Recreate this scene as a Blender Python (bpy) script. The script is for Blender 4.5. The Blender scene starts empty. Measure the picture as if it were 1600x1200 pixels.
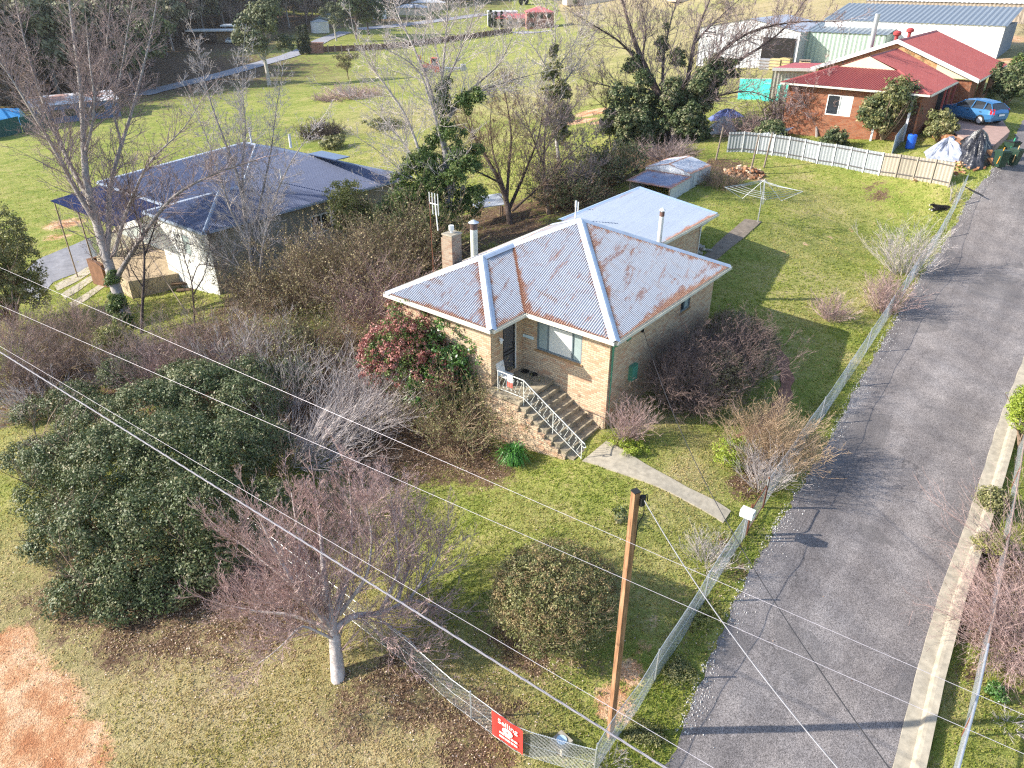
import bpy, math, random
import numpy as np
rng = np.random.default_rng(7)
random.seed(7)
R = math.radians
# ------------------------------------------------------------------ camera, light, exposure
SC = bpy.context.scene
COL = SC.collection
FPX = 1138.0; PITCH = R(29.69); CAMZ = 15.0
cd = bpy.data.cameras.new('camera'); cam = bpy.data.objects.new('camera', cd); COL.objects.link(cam)
cam.location = (0, 0, CAMZ); cam.rotation_euler = (R(90) - PITCH, 0, 0)
cd.sensor_width = 36; cd.lens = FPX / 1600 * 36; cd.clip_start = 0.1; cd.clip_end = 4000
SC.camera = cam
SUN_EL = R(29); SUN_AZ = R(-3)      # light travels towards +X, a little towards +Y
LD = (math.cos(SUN_EL) * math.cos(SUN_AZ + R(6)), math.cos(SUN_EL) * math.sin(SUN_AZ + R(6)), -math.sin(SUN_EL))
w = bpy.data.worlds.new('World'); SC.world = w; w.use_nodes = True
nt = w.node_tree; nt.nodes.clear()
sky = nt.nodes.new('ShaderNodeTexSky'); sky.sky_type = 'NISHITA'; sky.sun_disc = False
sky.sun_elevation = SUN_EL; sky.sun_rotation = R(-90) + R(-3)
sky.air_density = 1.0; sky.dust_density = 1.2; sky.ozone_density = 1.0; sky.altitude = 300
bg = nt.nodes.new('ShaderNodeBackground'); bg.inputs[1].default_value = 0.15
wo = nt.nodes.new('ShaderNodeOutputWorld')
nt.links.new(sky.outputs[0], bg.inputs[0]); nt.links.new(bg.outputs[0], wo.inputs[0])
sl = bpy.data.lights.new('sun', 'SUN'); sl.energy = 4.8; sl.angle = R(0.5); sl.color = (1.0, 0.93, 0.82)
so = bpy.data.objects.new('sun', sl); COL.objects.link(so)
from mathutils import Vector, Matrix
so.rotation_euler = Vector(LD).to_track_quat('-Z', 'Y').to_euler(); so.location = (-40, 0, 60)
SC.view_settings.view_transform = 'Standard'; SC.view_settings.look = 'None'
SC.view_settings.exposure = 1.08; SC.view_settings.gamma = 1.0
SC.cycles.use_denoising = False
SC.cycles.pixel_filter_type = 'BLACKMAN_HARRIS'; SC.cycles.filter_width = 1.25
SC.cycles.max_bounces = 5; SC.cycles.diffuse_bounces = 3; SC.cycles.glossy_bounces = 2
SC.cycles.transmission_bounces = 4; SC.cycles.transparent_max_bounces = 8
SC.cycles.use_adaptive_sampling = True; SC.cycles.adaptive_threshold = 0.01

# ------------------------------------------------------------------ geometry of the site
CP, SP = math.cos(PITCH), math.sin(PITCH)
def ray(px, py):
    x = (px - 800) / FPX; y = (600 - py) / FPX
    return np.array([x, CP + y * SP, -SP + y * CP])
C0 = np.array([0, 0, CAMZ])
def hz(px, py, z): d = ray(px, py); return C0 + d * ((z - CAMZ) / d[2])
def hd(px, py, D): return C0 + ray(px, py) * D
YAW = -0.6707
UU = np.array([math.cos(YAW), math.sin(YAW)]); VV = np.array([-math.sin(YAW), math.cos(YAW)])
AX = np.array([-5.05, 26.96])
def Q(U, V, z): p = AX + UU * U + VV * V; return np.array([p[0], p[1], z])

# terrain heights: (x, y, z) spots joined by a smooth surface
_cp = [hz(944,672,-.22), hz(908,718,-.38), hz(900,1195,-1.9), hz(185,665,-1.1), (15.6,30,.40), (15.4,37.9,1.4), (9.6,37.4,1.5),
 (14,41,2.0), hz(1471,290,3.4), hz(1200,240,3.4), hz(1568,277,4.0), hz(1512,262,4.3), hz(1512,238,4.75), hz(1562,240,4.7), hz(1465,214,4.7), (11.4,54,3.0), (9,10.8,-2.1), (16.6,20.7,-.7), (12,22.6,-.55),
 (24,31,1.0), (30,20,-.8), (50,35,1.0), (-16.6,39,-1.4), (-25,38,-2.4), (-30,46,-3.2), (-9,10,-2.3), (-20,12,-2.6), (-32,24,-3.0), (0,24,-.8), (-5,20,-1.2), (-3.5,33,.4), (0,45,.9),
 (-16,58,-2.0), hz(100,230,-4.0), (-59,115,-5.0), (-44,144,-4.6), (-18,178,-5.2), (9,281,-3.5), (-13,77,-2.4), (7,86,.3), (30,62,4.3), (33,58,4.8), (36,66,5.0), (22,66,4.3),
 (36,103,4.3), (50,129,8.0), (80,100,7.0), (60,60,5.0), (-60,60,-5), (-90,160,-6), (-100,230,-5), (-60,235,-5), (-30,300,-4), (-170,330,5), (-60,420,10), (60,320,2), (110,200,15),
 (150,320,28), (20,400,6), (0,620,40), (300,620,60), (-400,600,50), (-300,200,-2), (250,150,20), (200,20,6), (0,-30,-6), (-120,-30,-8), (120,-40,-2), (-200,60,-8), (0,900,70), (-600,900,70), (600,900,90)]
_cp = np.array([np.array(c, float) for c in _cp])
def _fit():
    P = _cp[:, :2]; n = len(P); c2 = 36.0
    r = np.sqrt(((P[:, None] - P[None]) ** 2).sum(-1) + c2)
    A = np.zeros((n + 3, n + 3)); A[:n, :n] = -r + np.eye(n) * 0.15 * 0
    A[:n, n] = 1; A[:n, n + 1:] = P; A[n:, :n] = A[:n, n:].T
    return np.linalg.solve(A, np.concatenate([_cp[:, 2], np.zeros(3)]))
_w = _fit()
def zt(x, y):
    x = np.asarray(x, float); y = np.asarray(y, float); sh = x.shape
    p = np.stack([x.ravel(), y.ravel()], -1); out = np.empty(len(p))
    for i in range(0, len(p), 20000):
        q = p[i:i + 20000]
        r = np.sqrt(((q[:, None] - _cp[None, :, :2]) ** 2).sum(-1) + 36.0)
        out[i:i + 20000] = -r @ _w[:-3] + _w[-3] + q @ _w[-2:]
    out += 0.03 * np.sin(p[:, 0] * 1.3 + 1) * np.sin(p[:, 1] * 1.1) + 0.02 * np.sin(p[:, 0] * 2.9) * np.cos(p[:, 1] * 2.3 + p[:, 0])
    return out.reshape(sh)
def z1(x, y): return float(zt(np.array([x]), np.array([y]))[0])
def at(px, py, up=0.0):
    d = ray(px, py)
    ts = np.concatenate([np.arange(6, 120, .4), np.arange(120, 900, 3)])
    P = C0[None] + d[None] * ts[:, None]
    g = P[:, 2] - zt(P[:, 0], P[:, 1]) - up
    k = np.where(g < 0)[0]
    if len(k) == 0: i = len(ts) - 1; return P[i]
    i = k[0]
    if i == 0: return P[0]
    a, b = ts[i - 1], ts[i]
    for _ in range(18):
        m = (a + b) / 2; q = C0 + d * m
        if q[2] - z1(q[0], q[1]) - up < 0: b = m
        else: a = m
    q = C0 + d * b; q[2] = z1(q[0], q[1]) + up
    return q

# ------------------------------------------------------------------ mesh builder
class MB:
    def __init__(s): s.V = []; s.L = []; s.N = []; s.M = []; s.R = []; s.E = []; s.nv = 0
    def add(s, V, F, m=0, r=None, e=None):
        V = np.asarray(V, float).reshape(-1, 3); F = np.asarray(F, int)
        s.V.append(V); s.L.append((F + s.nv).ravel()); s.N.append(np.full(len(F), F.shape[1]))
        s.M.append(np.full(len(F), m)); s.R.append(np.full(len(F), random.random()) if r is None else np.asarray(r, float))
        s.E.append(np.zeros(len(V)) if e is None else np.asarray(e, float)); s.nv += len(V); return s
    def poly(s, pts, m=0, r=None, e=None): return s.add(pts, [list(range(len(pts)))], m, None if r is None else [r], e)
    def par(s, o, a, b, c, m=0):
        o, a, b, c = [np.asarray(t, float) for t in (o, a, b, c)]
        V = [o, o + a, o + a + b, o + b, o + c, o + a + c, o + a + b + c, o + b + c]
        F = [(0, 3, 2, 1), (4, 5, 6, 7), (0, 1, 5, 4), (1, 2, 6, 5), (2, 3, 7, 6), (3, 0, 4, 7)]
        if np.dot(np.cross(a, b), c) < 0: F = [f[::-1] for f in F]
        return s.add(V, F, m)
    def box(s, c, sx, sy, sz, rz=0.0, m=0):     # centre of the base, sizes, turn
        u = np.array([math.cos(rz), math.sin(rz), 0]); v = np.array([-math.sin(rz), math.cos(rz), 0]); k = np.array([0, 0, 1.])
        return s.par(np.asarray(c, float) - u * sx / 2 - v * sy / 2, u * sx, v * sy, k * sz, m)
    def tubes(s, P0, P1, R0, R1, n=4, m=0, r=None):
        P0 = np.asarray(P0, float).reshape(-1, 3); P1 = np.asarray(P1, float).reshape(-1, 3)
        k = len(P0); R0 = np.broadcast_to(np.asarray(R0, float), (k,)); R1 = np.broadcast_to(np.asarray(R1, float), (k,))
        d = P1 - P0; d /= np.linalg.norm(d, axis=1)[:, None] + 1e-9
        ref = np.where(np.abs(d[:, 2:3]) > .9, np.array([[1., 0, 0]]), np.array([[0, 0, 1.]]))
        a = np.cross(d, ref); a /= np.linalg.norm(a, axis=1)[:, None] + 1e-9; b = np.cross(d, a)
        th = np.arange(n) * 2 * math.pi / n
        ring = a[:, None] * np.cos(th)[None, :, None] + b[:, None] * np.sin(th)[None, :, None]
        V = np.concatenate([P0[:, None] + ring * R0[:, None, None], P1[:, None] + ring * R1[:, None, None]], 1)
        base = np.arange(k)[:, None, None] * (2 * n); j = np.arange(n)
        F = np.stack([j, j + n, (j + 1) % n + n, (j + 1) % n], -1)[None] + base
        return s.add(V.reshape(-1, 3), F.reshape(-1, 4), m, r=np.repeat(rng.random(k), n) if r is None else np.repeat(np.broadcast_to(r, (k,)), n))
    def path(s, pts, rad, n=6, m=0, cap=True):
        pts = np.asarray(pts, float); k = len(pts); rad = np.broadcast_to(np.asarray(rad, float), (k,))
        t = np.gradient(pts, axis=0); t /= np.linalg.norm(t, axis=1)[:, None] + 1e-9
        ref = np.array([0, 0, 1.]) if abs(t[0][2]) < .9 else np.array([1., 0, 0])
        V = []
        th = np.arange(n) * 2 * math.pi / n
        for i in range(k):
            a = np.cross(t[i], ref); a /= np.linalg.norm(a) + 1e-9; b = np.cross(t[i], a)
            V.append(pts[i] + (a[None] * np.cos(th)[:, None] + b[None] * np.sin(th)[:, None]) * rad[i])
        F = [(i * n + j, (i + 1) * n + j, (i + 1) * n + (j + 1) % n, i * n + (j + 1) % n) for i in range(k - 1) for j in range(n)]
        s.add(np.concatenate(V), F, m, r=np.full(len(F), random.random()))
        if cap and n > 3: s.add(V[0], [list(range(n))], m); s.add(V[-1], [list(range(n))[::-1]], m)
        return s
    def cyl(s, c, r, h, n=16, m=0, r2=None):
        r2 = r if r2 is None else r2; c = np.asarray(c, float); th = np.arange(n) * 2 * math.pi / n
        a = np.stack([np.cos(th), np.sin(th), th * 0], -1)
        V = np.concatenate([c + a * r, c + np.array([0, 0, h]) + a * r2])
        s.add(V, [(j, (j + 1) % n, (j + 1) % n + n, j + n) for j in range(n)], m)
        s.add(V[n:], [list(range(n))], m); s.add(V[:n], [list(range(n))[::-1]], m); return s
    def lathe(s, c, prof, n=20, m=0):
        c = np.asarray(c, float); th = np.arange(n) * 2 * math.pi / n; V = []
        for r, z in prof: V.append(np.stack([np.cos(th) * r, np.sin(th) * r, th * 0 + z], -1) + c)
        F = [(i * n + j, i * n + (j + 1) % n, (i + 1) * n + (j + 1) % n, (i + 1) * n + j) for i in range(len(prof) - 1) for j in range(n)]
        return s.add(np.concatenate(V), F, m)
    def build(s, name, mats, parent=None, org=None, smooth=False, light=False):
        if not isinstance(mats, (list, tuple)): mats = [mats]
        V = np.concatenate(s.V); L = np.concatenate(s.L); N = np.concatenate(s.N); Mi = np.concatenate(s.M); Rr = np.concatenate(s.R)
        o0 = ORG.get(parent.name if parent else None, None)
        if o0 is None: o0 = np.zeros(3) if org is None else np.asarray(org, float)
        st = np.concatenate([[0], np.cumsum(N)[:-1]])
        me = bpy.data.meshes.new(name)
        me.vertices.add(len(V)); me.loops.add(len(L)); me.polygons.add(len(N))
        # automatic uv in metres
        light = light or len(N) > 60000
        if light: st_ = st[:1]; N_ = N[:1]
        else: st_ = st; N_ = N
        a = V[L[st_]]; b = V[L[st_ + 1]]; c = V[L[st_ + 2]]
        nr = np.cross(b - a, c - a); nr /= np.linalg.norm(nr, axis=1)[:, None] + 1e-12
        t = np.stack([-nr[:, 1], nr[:, 0], nr[:, 2] * 0], -1); ln = np.linalg.norm(t, axis=1)
        t[ln < .02] = (1, 0, 0); t /= np.linalg.norm(t, axis=1)[:, None]; bt = np.cross(nr, t)
        fi = np.repeat(np.arange(len(N_)), N_); P = V[L[:len(fi)]]
        uv = np.stack([(P * t[fi]).sum(1), (P * bt[fi]).sum(1)], -1)
        V = V - o0
        me.vertices.foreach_set('co', V.ravel()); me.loops.foreach_set('vertex_index', L.astype(np.int32))
        me.polygons.foreach_set('loop_start', st.astype(np.int32)); me.polygons.foreach_set('loop_total', N.astype(np.int32))
        me.polygons.foreach_set('material_index', Mi.astype(np.int32))
        me.polygons.foreach_set('use_smooth', np.full(len(N), bool(smooth)))
        if not light: ul = me.uv_layers.new(name='UVMap'); ul.data.foreach_set('uv', uv.ravel().astype(np.float32))
        at_ = me.attributes.new('rnd', 'FLOAT', 'FACE'); at_.data.foreach_set('value', Rr.astype(np.float32))
        E = np.concatenate(s.E)
        if E.any(): ae = me.attributes.new('edge', 'FLOAT', 'POINT'); ae.data.foreach_set('value', E.astype(np.float32))
        for m in mats: me.materials.append(m)
        me.update()
        if not light: me.validate()
        o = bpy.data.objects.new(name, me); COL.objects.link(o)
        if parent: o.parent = parent
        else: o.location = o0
        ORG[o.name] = o0
        return o
ORG = {}
def tag(o, label=None, cat=None, group=None, kind=None):
    if label: o['label'] = label
    if cat: o['category'] = cat
    if group: o['group'] = group
    if kind: o['kind'] = kind
    return o
def thing(name, loc, label, cat, group=None):
    o = bpy.data.objects.new(name, None); COL.objects.link(o); o.location = loc; o.empty_display_size = .3
    ORG[o.name] = np.asarray(loc, float); return tag(o, label, cat, group)
def dup(root, loc, rz=0.0, sc=1.0, label=None, group=None):
    def cp(o, par):
        c = o.copy(); COL.objects.link(c)
        if par: c.parent = par
        for ch in KIDS.get(o.name, []) or [x for x in o.children]: cp(ch, c)
        return c
    r = cp(root, None); r.location = loc; r.rotation_euler = (0, 0, rz); r.scale = (sc, sc, sc) if not isinstance(sc, tuple) else sc
    if label: r['label'] = label
    if group: r['group'] = group
    return r
KIDS = {}

# ------------------------------------------------------------------ materials
class NB:
    def __init__(s, name):
        s.m = bpy.data.materials.new(name); s.m.use_nodes = True; s.t = s.m.node_tree; s.t.nodes.clear()
        s.out = s.t.nodes.new('ShaderNodeOutputMaterial'); s.p = s.t.nodes.new('ShaderNodeBsdfPrincipled')
        s.t.links.new(s.p.outputs[0], s.out.inputs[0]); s.p.inputs['Specular IOR Level'].default_value = .3
        s._tc = None
    def lk(s, a, b): s.t.links.new(a, b)
    def co(s, w='Object'):
        if s._tc is None: s._tc = s.t.nodes.new('ShaderNodeTexCoord')
        return s._tc.outputs[w]
    def geo(s): return s.t.nodes.new('ShaderNodeNewGeometry').outputs['Position']
    def scl(s, v, sc):
        n = s.t.nodes.new('ShaderNodeVectorMath'); n.operation = 'MULTIPLY'; s.lk(v, n.inputs[0]); n.inputs[1].default_value = sc; return n.outputs[0]
    def noise(s, v, scale, det=4, rough=.55, dist=0):
        n = s.t.nodes.new('ShaderNodeTexNoise'); s.lk(v, n.inputs['Vector']); n.inputs['Scale'].default_value = scale
        n.inputs['Detail'].default_value = det; n.inputs['Roughness'].default_value = rough; n.inputs['Distortion'].default_value = dist; return n.outputs['Fac']
    def vor(s, v, scale, out='Distance'):
        n = s.t.nodes.new('ShaderNodeTexVoronoi'); s.lk(v, n.inputs['Vector']); n.inputs['Scale'].default_value = scale; return n.outputs[out]
    def ramp(s, f, stops, interp='LINEAR'):
        n = s.t.nodes.new('ShaderNodeValToRGB'); n.color_ramp.interpolation = interp; s.lk(f, n.inputs[0]); e = n.color_ramp.elements
        while len(e) < len(stops): e.new(.5)
        for i, (p, c) in enumerate(stops):
            e[i].position = p; e[i].color = (c, c, c, 1) if isinstance(c, (int, float)) else (*c, 1)
        return n.outputs[0]
    def mix(s, f, a, b, mode='MIX'):
        n = s.t.nodes.new('ShaderNodeMix'); n.data_type = 'RGBA'; n.blend_type = mode
        for sock, val in ((n.inputs[0], f), (n.inputs[6], a), (n.inputs[7], b)):
            if isinstance(val, (int, float)): sock.default_value = val
            elif isinstance(val, tuple): sock.default_value = (*val, 1)
            else: s.lk(val, sock)
        return n.outputs[2]
    def math(s, op, a, b=0.0, c=None):
        n = s.t.nodes.new('ShaderNodeMath'); n.operation = op
        for i, val in enumerate((a, b) if c is None else (a, b, c)):
            if isinstance(val, (int, float)): n.inputs[i].default_value = val
            else: s.lk(val, n.inputs[i])
        return n.outputs[0]
    def attr(s, name):
        n = s.t.nodes.new('ShaderNodeAttribute'); n.attribute_name = name; return n.outputs['Fac']
    def bump(s, h, strength=.3, dist=.02, prev=None):
        n = s.t.nodes.new('ShaderNodeBump'); n.inputs['Strength'].default_value = strength; n.inputs['Distance'].default_value = dist
        s.lk(h, n.inputs['Height'])
        if prev is not None: s.lk(prev, n.inputs['Normal'])
        return n.outputs[0]
    def fin(s, col=None, rough=None, nrm=None, metal=None, spec=None):
        for nm, v in (('Base Color', col), ('Roughness', rough), ('Metallic', metal), ('Specular IOR Level', spec)):
            if v is None: continue
            if isinstance(v, (int, float)): s.p.inputs[nm].default_value = v
            elif isinstance(v, tuple): s.p.inputs[nm].default_value = (*v, 1)
            else: s.lk(v, s.p.inputs[nm])
        if nrm is not None: s.lk(nrm, s.p.inputs['Normal'])
        return s.m
def plain(name, c, rough=.6, var=.25, scale=6, metal=0.0, bump=.1, spec=.3):
    b = NB(name); n = b.noise(b.geo(), scale, 5, .6)
    lo = tuple(x * (1 - var) for x in c); hi = tuple(min(1, x * (1 + var * .8)) for x in c)
    return b.fin(b.ramp(n, [(.3, lo), (.7, hi)]), rough, b.bump(n, bump, .02) if bump else None, metal, spec)
def leafmat(name, stops, rough=.5, spec=.35, trans=.25):
    b = NB(name); r = b.attr('rnd'); c = b.ramp(r, stops)
    b.fin(c, rough, None, 0, spec)
    if trans:
        t = b.t.nodes.new('ShaderNodeBsdfTranslucent'); b.lk(c, t.inputs[0]); m = b.t.nodes.new('ShaderNodeMixShader'); m.inputs[0].default_value = trans
        b.lk(b.p.outputs[0], m.inputs[1]); b.lk(t.outputs[0], m.inputs[2]); b.lk(m.outputs[0], b.out.inputs[0])
    return b.m
def barkmat(name, lo, hi, rough=.85):
    b = NB(name); n = b.math('ADD', b.math('MULTIPLY', b.noise(b.scl(b.geo(), (1, 1, .5)), 7, 5, .7), .6), b.math('MULTIPLY', b.noise(b.scl(b.geo(), (1, 1, .25)), 34, 3, .7), .4)); r = b.attr('rnd')
    c = b.mix(.4, b.ramp(n, [(.40, tuple(x * .6 for x in lo)), (.5, lo), (.62, hi)]), b.ramp(r, [(0, lo), (1, hi)]))
    return b.fin(c, rough, b.bump(n, .4, .02), 0, .15)
def corrug(name, c1, c2, pitch=.076, rough=.45, metal=.3, rust=0.0, bstr=.8, spec=.4):
    b = NB(name); uvn = b.co('UV'); sx = b.t.nodes.new('ShaderNodeSeparateXYZ'); b.lk(uvn, sx.inputs[0])
    wv = b.math('SINE', b.math('MULTIPLY', sx.outputs[0], 2 * math.pi / pitch))
    big = b.noise(b.scl(uvn, (.9, .35, 1)), 1.3, 5, .6); fine = b.noise(b.scl(uvn, (6, .8, 1)), 2.0, 4, .6)
    col = b.mix(b.math('MULTIPLY', fine, 1.0), b.ramp(big, [(.3, c1), (.7, c2)]), tuple(x * .8 for x in c1))
    # sheets overlap every 0.762 m and end laps
    fr = b.math('FRACT', b.math('MULTIPLY', sx.outputs[0], 1 / .762)); lap = b.math('LESS_THAN', fr, .045)
    col = b.mix(b.math('MULTIPLY', lap, .35), col, tuple(x * .55 for x in c1))
    col = b.mix(b.math('MULTIPLY', b.attr('rnd'), .45), col, tuple(x * .42 for x in c1)); rgh = rough  # rib troughs darkened in the colour, painted shading that makes the ribs show
    if rust:
        e = b.attr('edge')
        rn = b.noise(b.scl(uvn, (3.0, .85, 1)), 1.0, 7, .70, .35); rn2 = b.noise(uvn, 14, 3, .6)
        k = b.math('ADD', b.math('ADD', rn, b.math('MULTIPLY', rn2, .16)), b.math('MULTIPLY', b.math('POWER', e, 1.6), .30))
        rf = b.ramp(k, [(.80 - rust, 0.0), (.90 - rust, 1.0)])
        rc = b.ramp(b.math('ADD', b.math('MULTIPLY', rn2, .6), b.math('MULTIPLY', rn, .4)), [(.42, (.46, .27, .17)), (.54, (.30, .12, .055)), (.66, (.13, .04, .02))])
        col = b.mix(b.math('MULTIPLY', rf, .88), col, rc)
        b.lk(b.math('SUBTRACT', 1.0, b.math('MULTIPLY', rf, 1.0)), b.p.inputs['Metallic']); 
        mm = b.math('MULTIPLY', b.math('SUBTRACT', 1.0, rf), metal); b.lk(mm, b.p.inputs['Metallic'])
        rgh = b.math('ADD', rough, b.math('MULTIPLY', rf, .4)); metal = None
    return b.fin(col, rgh, None, metal, spec)
def brick(name, ca, cb, mortar, rw=.24, rh=.086, bstr=.5):
    b = NB(name); uvn = b.co('UV')
    n = b.t.nodes.new('ShaderNodeTexBrick'); b.lk(uvn, n.inputs['Vector'])
    n.inputs['Color1'].default_value = (*ca, 1); n.inputs['Color2'].default_value = (*cb, 1); n.inputs['Mortar'].default_value = (*mortar, 1)
    n.inputs['Scale'].default_value = 1.0; n.inputs['Mortar Size'].default_value = .013; n.inputs['Mortar Smooth'].default_value = .3
    n.inputs['Brick Width'].default_value = rw; n.inputs['Row Height'].default_value = rh; n.inputs['Bias'].default_value = -.1
    # per-brick hue: a second brick field with very different colours
    cell = b.t.nodes.new('ShaderNodeTexBrick'); b.lk(uvn, cell.inputs['Vector'])
    cell.inputs['Color1'].default_value = (0, 0, 0, 1); cell.inputs['Color2'].default_value = (1, 1, 1, 1); cell.inputs['Mortar'].default_value = (.5, .5, .5, 1)
    cell.inputs['Scale'].default_value = 1; cell.inputs['Mortar Size'].default_value = .0; cell.inputs['Brick Width'].default_value = rw; cell.inputs['Row Height'].default_value = rh
    cell.inputs['Bias'].default_value = 0
    col = b.mix(b.ramp(cell.outputs[0], [(.62, 0.), (.98, .75)]), n.outputs[0], (ca[0] * .72, ca[1] * .5, ca[2] * .45))
    big = b.noise(b.geo(), 1.1, 4, .6); col = b.mix(b.ramp(big, [(.35, 0.0), (.75, .45)]), col, tuple(x * .62 for x in ca))
    fine = b.noise(b.geo(), 30, 3, .6)
    col = b.mix(.18, col, b.ramp(fine, [(.3, .15), (.7, .6)]), 'OVERLAY')
    return b.fin(col, .85, b.bump(b.math('SUBTRACT', 1.0, n.outputs['Fac']), bstr, .01), 0, .15)
# ------------------------------------------------------------------ ground
def inpoly(x, y, poly):
    poly = np.asarray(poly)[:, :2]; ins = np.zeros(len(x), bool); j = len(poly) - 1
    for i in range(len(poly)):
        xi, yi = poly[i]; xj, yj = poly[j]
        c = ((yi > y) != (yj > y)) & (x < (xj - xi) * (y - yi) / (yj - yi + 1e-12) + xi); ins ^= c; j = i
    return ins
def W(l): return [at(*p) for p in l]
def blobs(x, y, lst):
    o = np.zeros(len(x))
    for (px, py, r, s) in lst:
        p = at(px, py); d2 = ((x - p[0]) ** 2 + (y - p[1]) ** 2) / (r * r); o = np.maximum(o, s * np.exp(-d2 ** 1.5))
    return o
DIRT = [(-40,1120,2.2,1),(30,1130,1.7,1),(70,1210,1.7,1),(0,1020,1.1,.9),(130,1190,.9,.8),(-80,1250,3,1),(960,1100,.7,.8),(985,1050,.5,.8),(1005,1010,.4,.6),(1020,970,.35,.5),
        (1213,590,.28,.7),(1225,620,.28,.8),(1205,650,.3,.8),(1175,675,.35,.8),(1150,690,.4,.8),(1120,695,.4,.5),(905,190,2.2,1.0),(930,175,2.5,1),(945,190,2,.8),(1175,275,1.5,.6),(1225,393,.35,.6),(1260,382,.35,.6),(1295,370,.35,.6),(1330,360,.35,.6),(1365,350,.35,.5),(500,245,1.5,.4),
        (100,350,2.2,.7),(90,370,1.6,.6),(1060,700,.2,.3),(860,1000,1.0,.3),(1560,60,6,.6),(1010,90,4,.4),(1590,95,4,.6),(1480,262,1.2,.4)]
LIT = [(100,120,60,1),(20,60,80,1),(300,30,60,1),(500,10,60,1),(180,60,60,1),(90,600,4,.9),(230,600,3.5,.9),(350,590,3.5,.95),(480,640,3.2,1),(520,560,3.5,1),(620,700,2.6,1),(420,470,4,.8),(560,430,4,.9),(680,400,4,.9),(780,340,4,.9),(900,300,4,.9),(1010,245,4,.95),(400,940,2.6,.8),(250,960,2.4,.75),(120,930,2.2,.6),(560,1090,1.4,.6),(740,1150,1.4,.8),(640,1090,1.2,.75),(1530,960,1.5,.8),(1560,1050,1.2,.6),(1090,985,.7,.45),(1150,900,.7,.5),(900,1010,1.2,.6),(1090,930,.6,.4),(700,700,2.4,1),(640,640,2,.9),(760,730,1.3,.9),(850,985,1.3,.9),(820,1010,1.0,.8),(780,1000,.8,.6),(1190,730,.9,1),(1160,760,.8,.9),(1215,700,.8,.6),(1140,720,.5,.5),(700,1120,.9,.7),(760,1180,.7,.7),(620,1030,1.0,.6),
       (400,960,1.8,.7),(300,930,1.5,.7),(150,900,2,.5),(330,520,3,.8),(450,620,2.5,.9),(560,620,2.5,.9),(420,540,3,.8),(200,560,3,.8),(80,560,3,.8),(600,480,3,.8),(700,420,3,.9),(800,360,3,.9),(880,320,2.5,.9),(1000,240,3,.9),(1130,260,2,.8),(1080,620,1.5,.6),
       (980,690,.7,.5),(1130,850,.6,.5),(1540,1000,1.0,.8),(1530,860,1.2,.6),(1520,1050,.7,.6),(1560,900,1.5,.9),(1370,300,1.5,.5),(1300,200,2,.3),(580,150,5,.5),(460,200,3,.4),(1190,200,4,.6)]
DRY = [(250,1030,6,.9),(60,980,4.5,.85),(620,1170,4,.9),(400,1150,5,.9),(1100,700,1.2,.5),(1250,690,.8,.6),(1010,870,1.2,.3),(300,1000,5,.9),(120,1150,4,.9),(520,1180,4,.9),(700,1200,2.5,.8),(40,900,4,.7),(10,700,3,.4),(150,1000,5,.75),(350,1080,4.5,.7),(600,1160,3.5,.75),(50,860,3,.6),(420,1180,3,.7),(980,880,2.0,.35),(1060,800,1.4,.4),(1080,740,1.2,.6),(1330,460,3,.35),(1250,380,3,.3),(820,800,1.5,.2),(250,1050,4,.5),(500,1150,3,.45),(80,900,2,.5),(1350,380,1.5,.3),(1300,330,2.5,.35),(1050,660,1.0,.4),(1100,690,.8,.5),(650,180,12,.55),(700,230,8,.45),(760,120,15,.4),(850,150,12,.6),(1200,10,40,1),(1400,10,60,1),(1000,30,25,.8),(1150,60,15,.7),(1550,20,60,1),(350,75,12,.35),(560,120,10,.3),(1300,40,30,1),(1270,500,1.0,.3),(1290,640,.6,.5),(1330,560,.5,.4),(1250,720,.6,.5),(1520,900,1.2,.5),(1500,1100,.7,.4),(450,300,3,.4)]
def grid(a, b, n, lim):
    s = np.linspace(-1, 1, n); return a * np.sinh(b * s) / np.sinh(b) * lim
nx, ny = 560, 600
gx = 4 + np.sinh(np.linspace(-1, 1, nx) * 5.2) * 1500 / math.sinh(5.2)
yy_ = np.linspace(math.asinh(-70 * math.sinh(5.2) / 1500) / 5.2, 1, ny); gy = 24 + np.sinh(yy_ * 5.2) * 1500 / math.sinh(5.2)
X, Y = np.meshgrid(gx, gy); xf, yf = X.ravel(), Y.ravel(); zf = zt(xf, yf)
g = MB(); ii, jj = np.meshgrid(np.arange(ny - 1), np.arange(nx - 1), indexing='ij'); k0 = (ii * nx + jj).ravel()
g.add(np.stack([xf, yf, zf], -1), np.stack([k0, k0 + 1, k0 + nx + 1, k0 + nx], -1), 0)
b = NB('ground_grass')
pos = b.geo(); at3 = b.t.nodes.new('ShaderNodeAttribute'); at3.attribute_name = 'gm'; sp_ = b.t.nodes.new('ShaderNodeSeparateColor'); b.lk(at3.outputs['Color'], sp_.inputs[0])
n1 = b.noise(pos, .22, 5, .6); n2 = b.noise(pos, 1.1, 5, .65); n3 = b.noise(pos, 6.5, 4, .7); n4 = b.noise(pos, 26, 4, .75)
mixn = b.math('ADD', b.math('MULTIPLY', n1, .30), b.math('ADD', b.math('MULTIPLY', n2, .36), b.math('MULTIPLY', n3, .34)))
grass = b.ramp(mixn, [(.34, (.11, .155, .025)), (.44, (.19, .235, .045)), (.51, (.285, .30, .075)), (.58, (.37, .33, .125)), (.68, (.44, .36, .195))])
grass = b.mix(b.math('MULTIPLY', sp_.outputs[2], .9), grass, b.ramp(mixn, [(.35, (.22, .18, .08)), (.5, (.40, .315, .175)), (.65, (.50, .41, .28))]))
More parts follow.
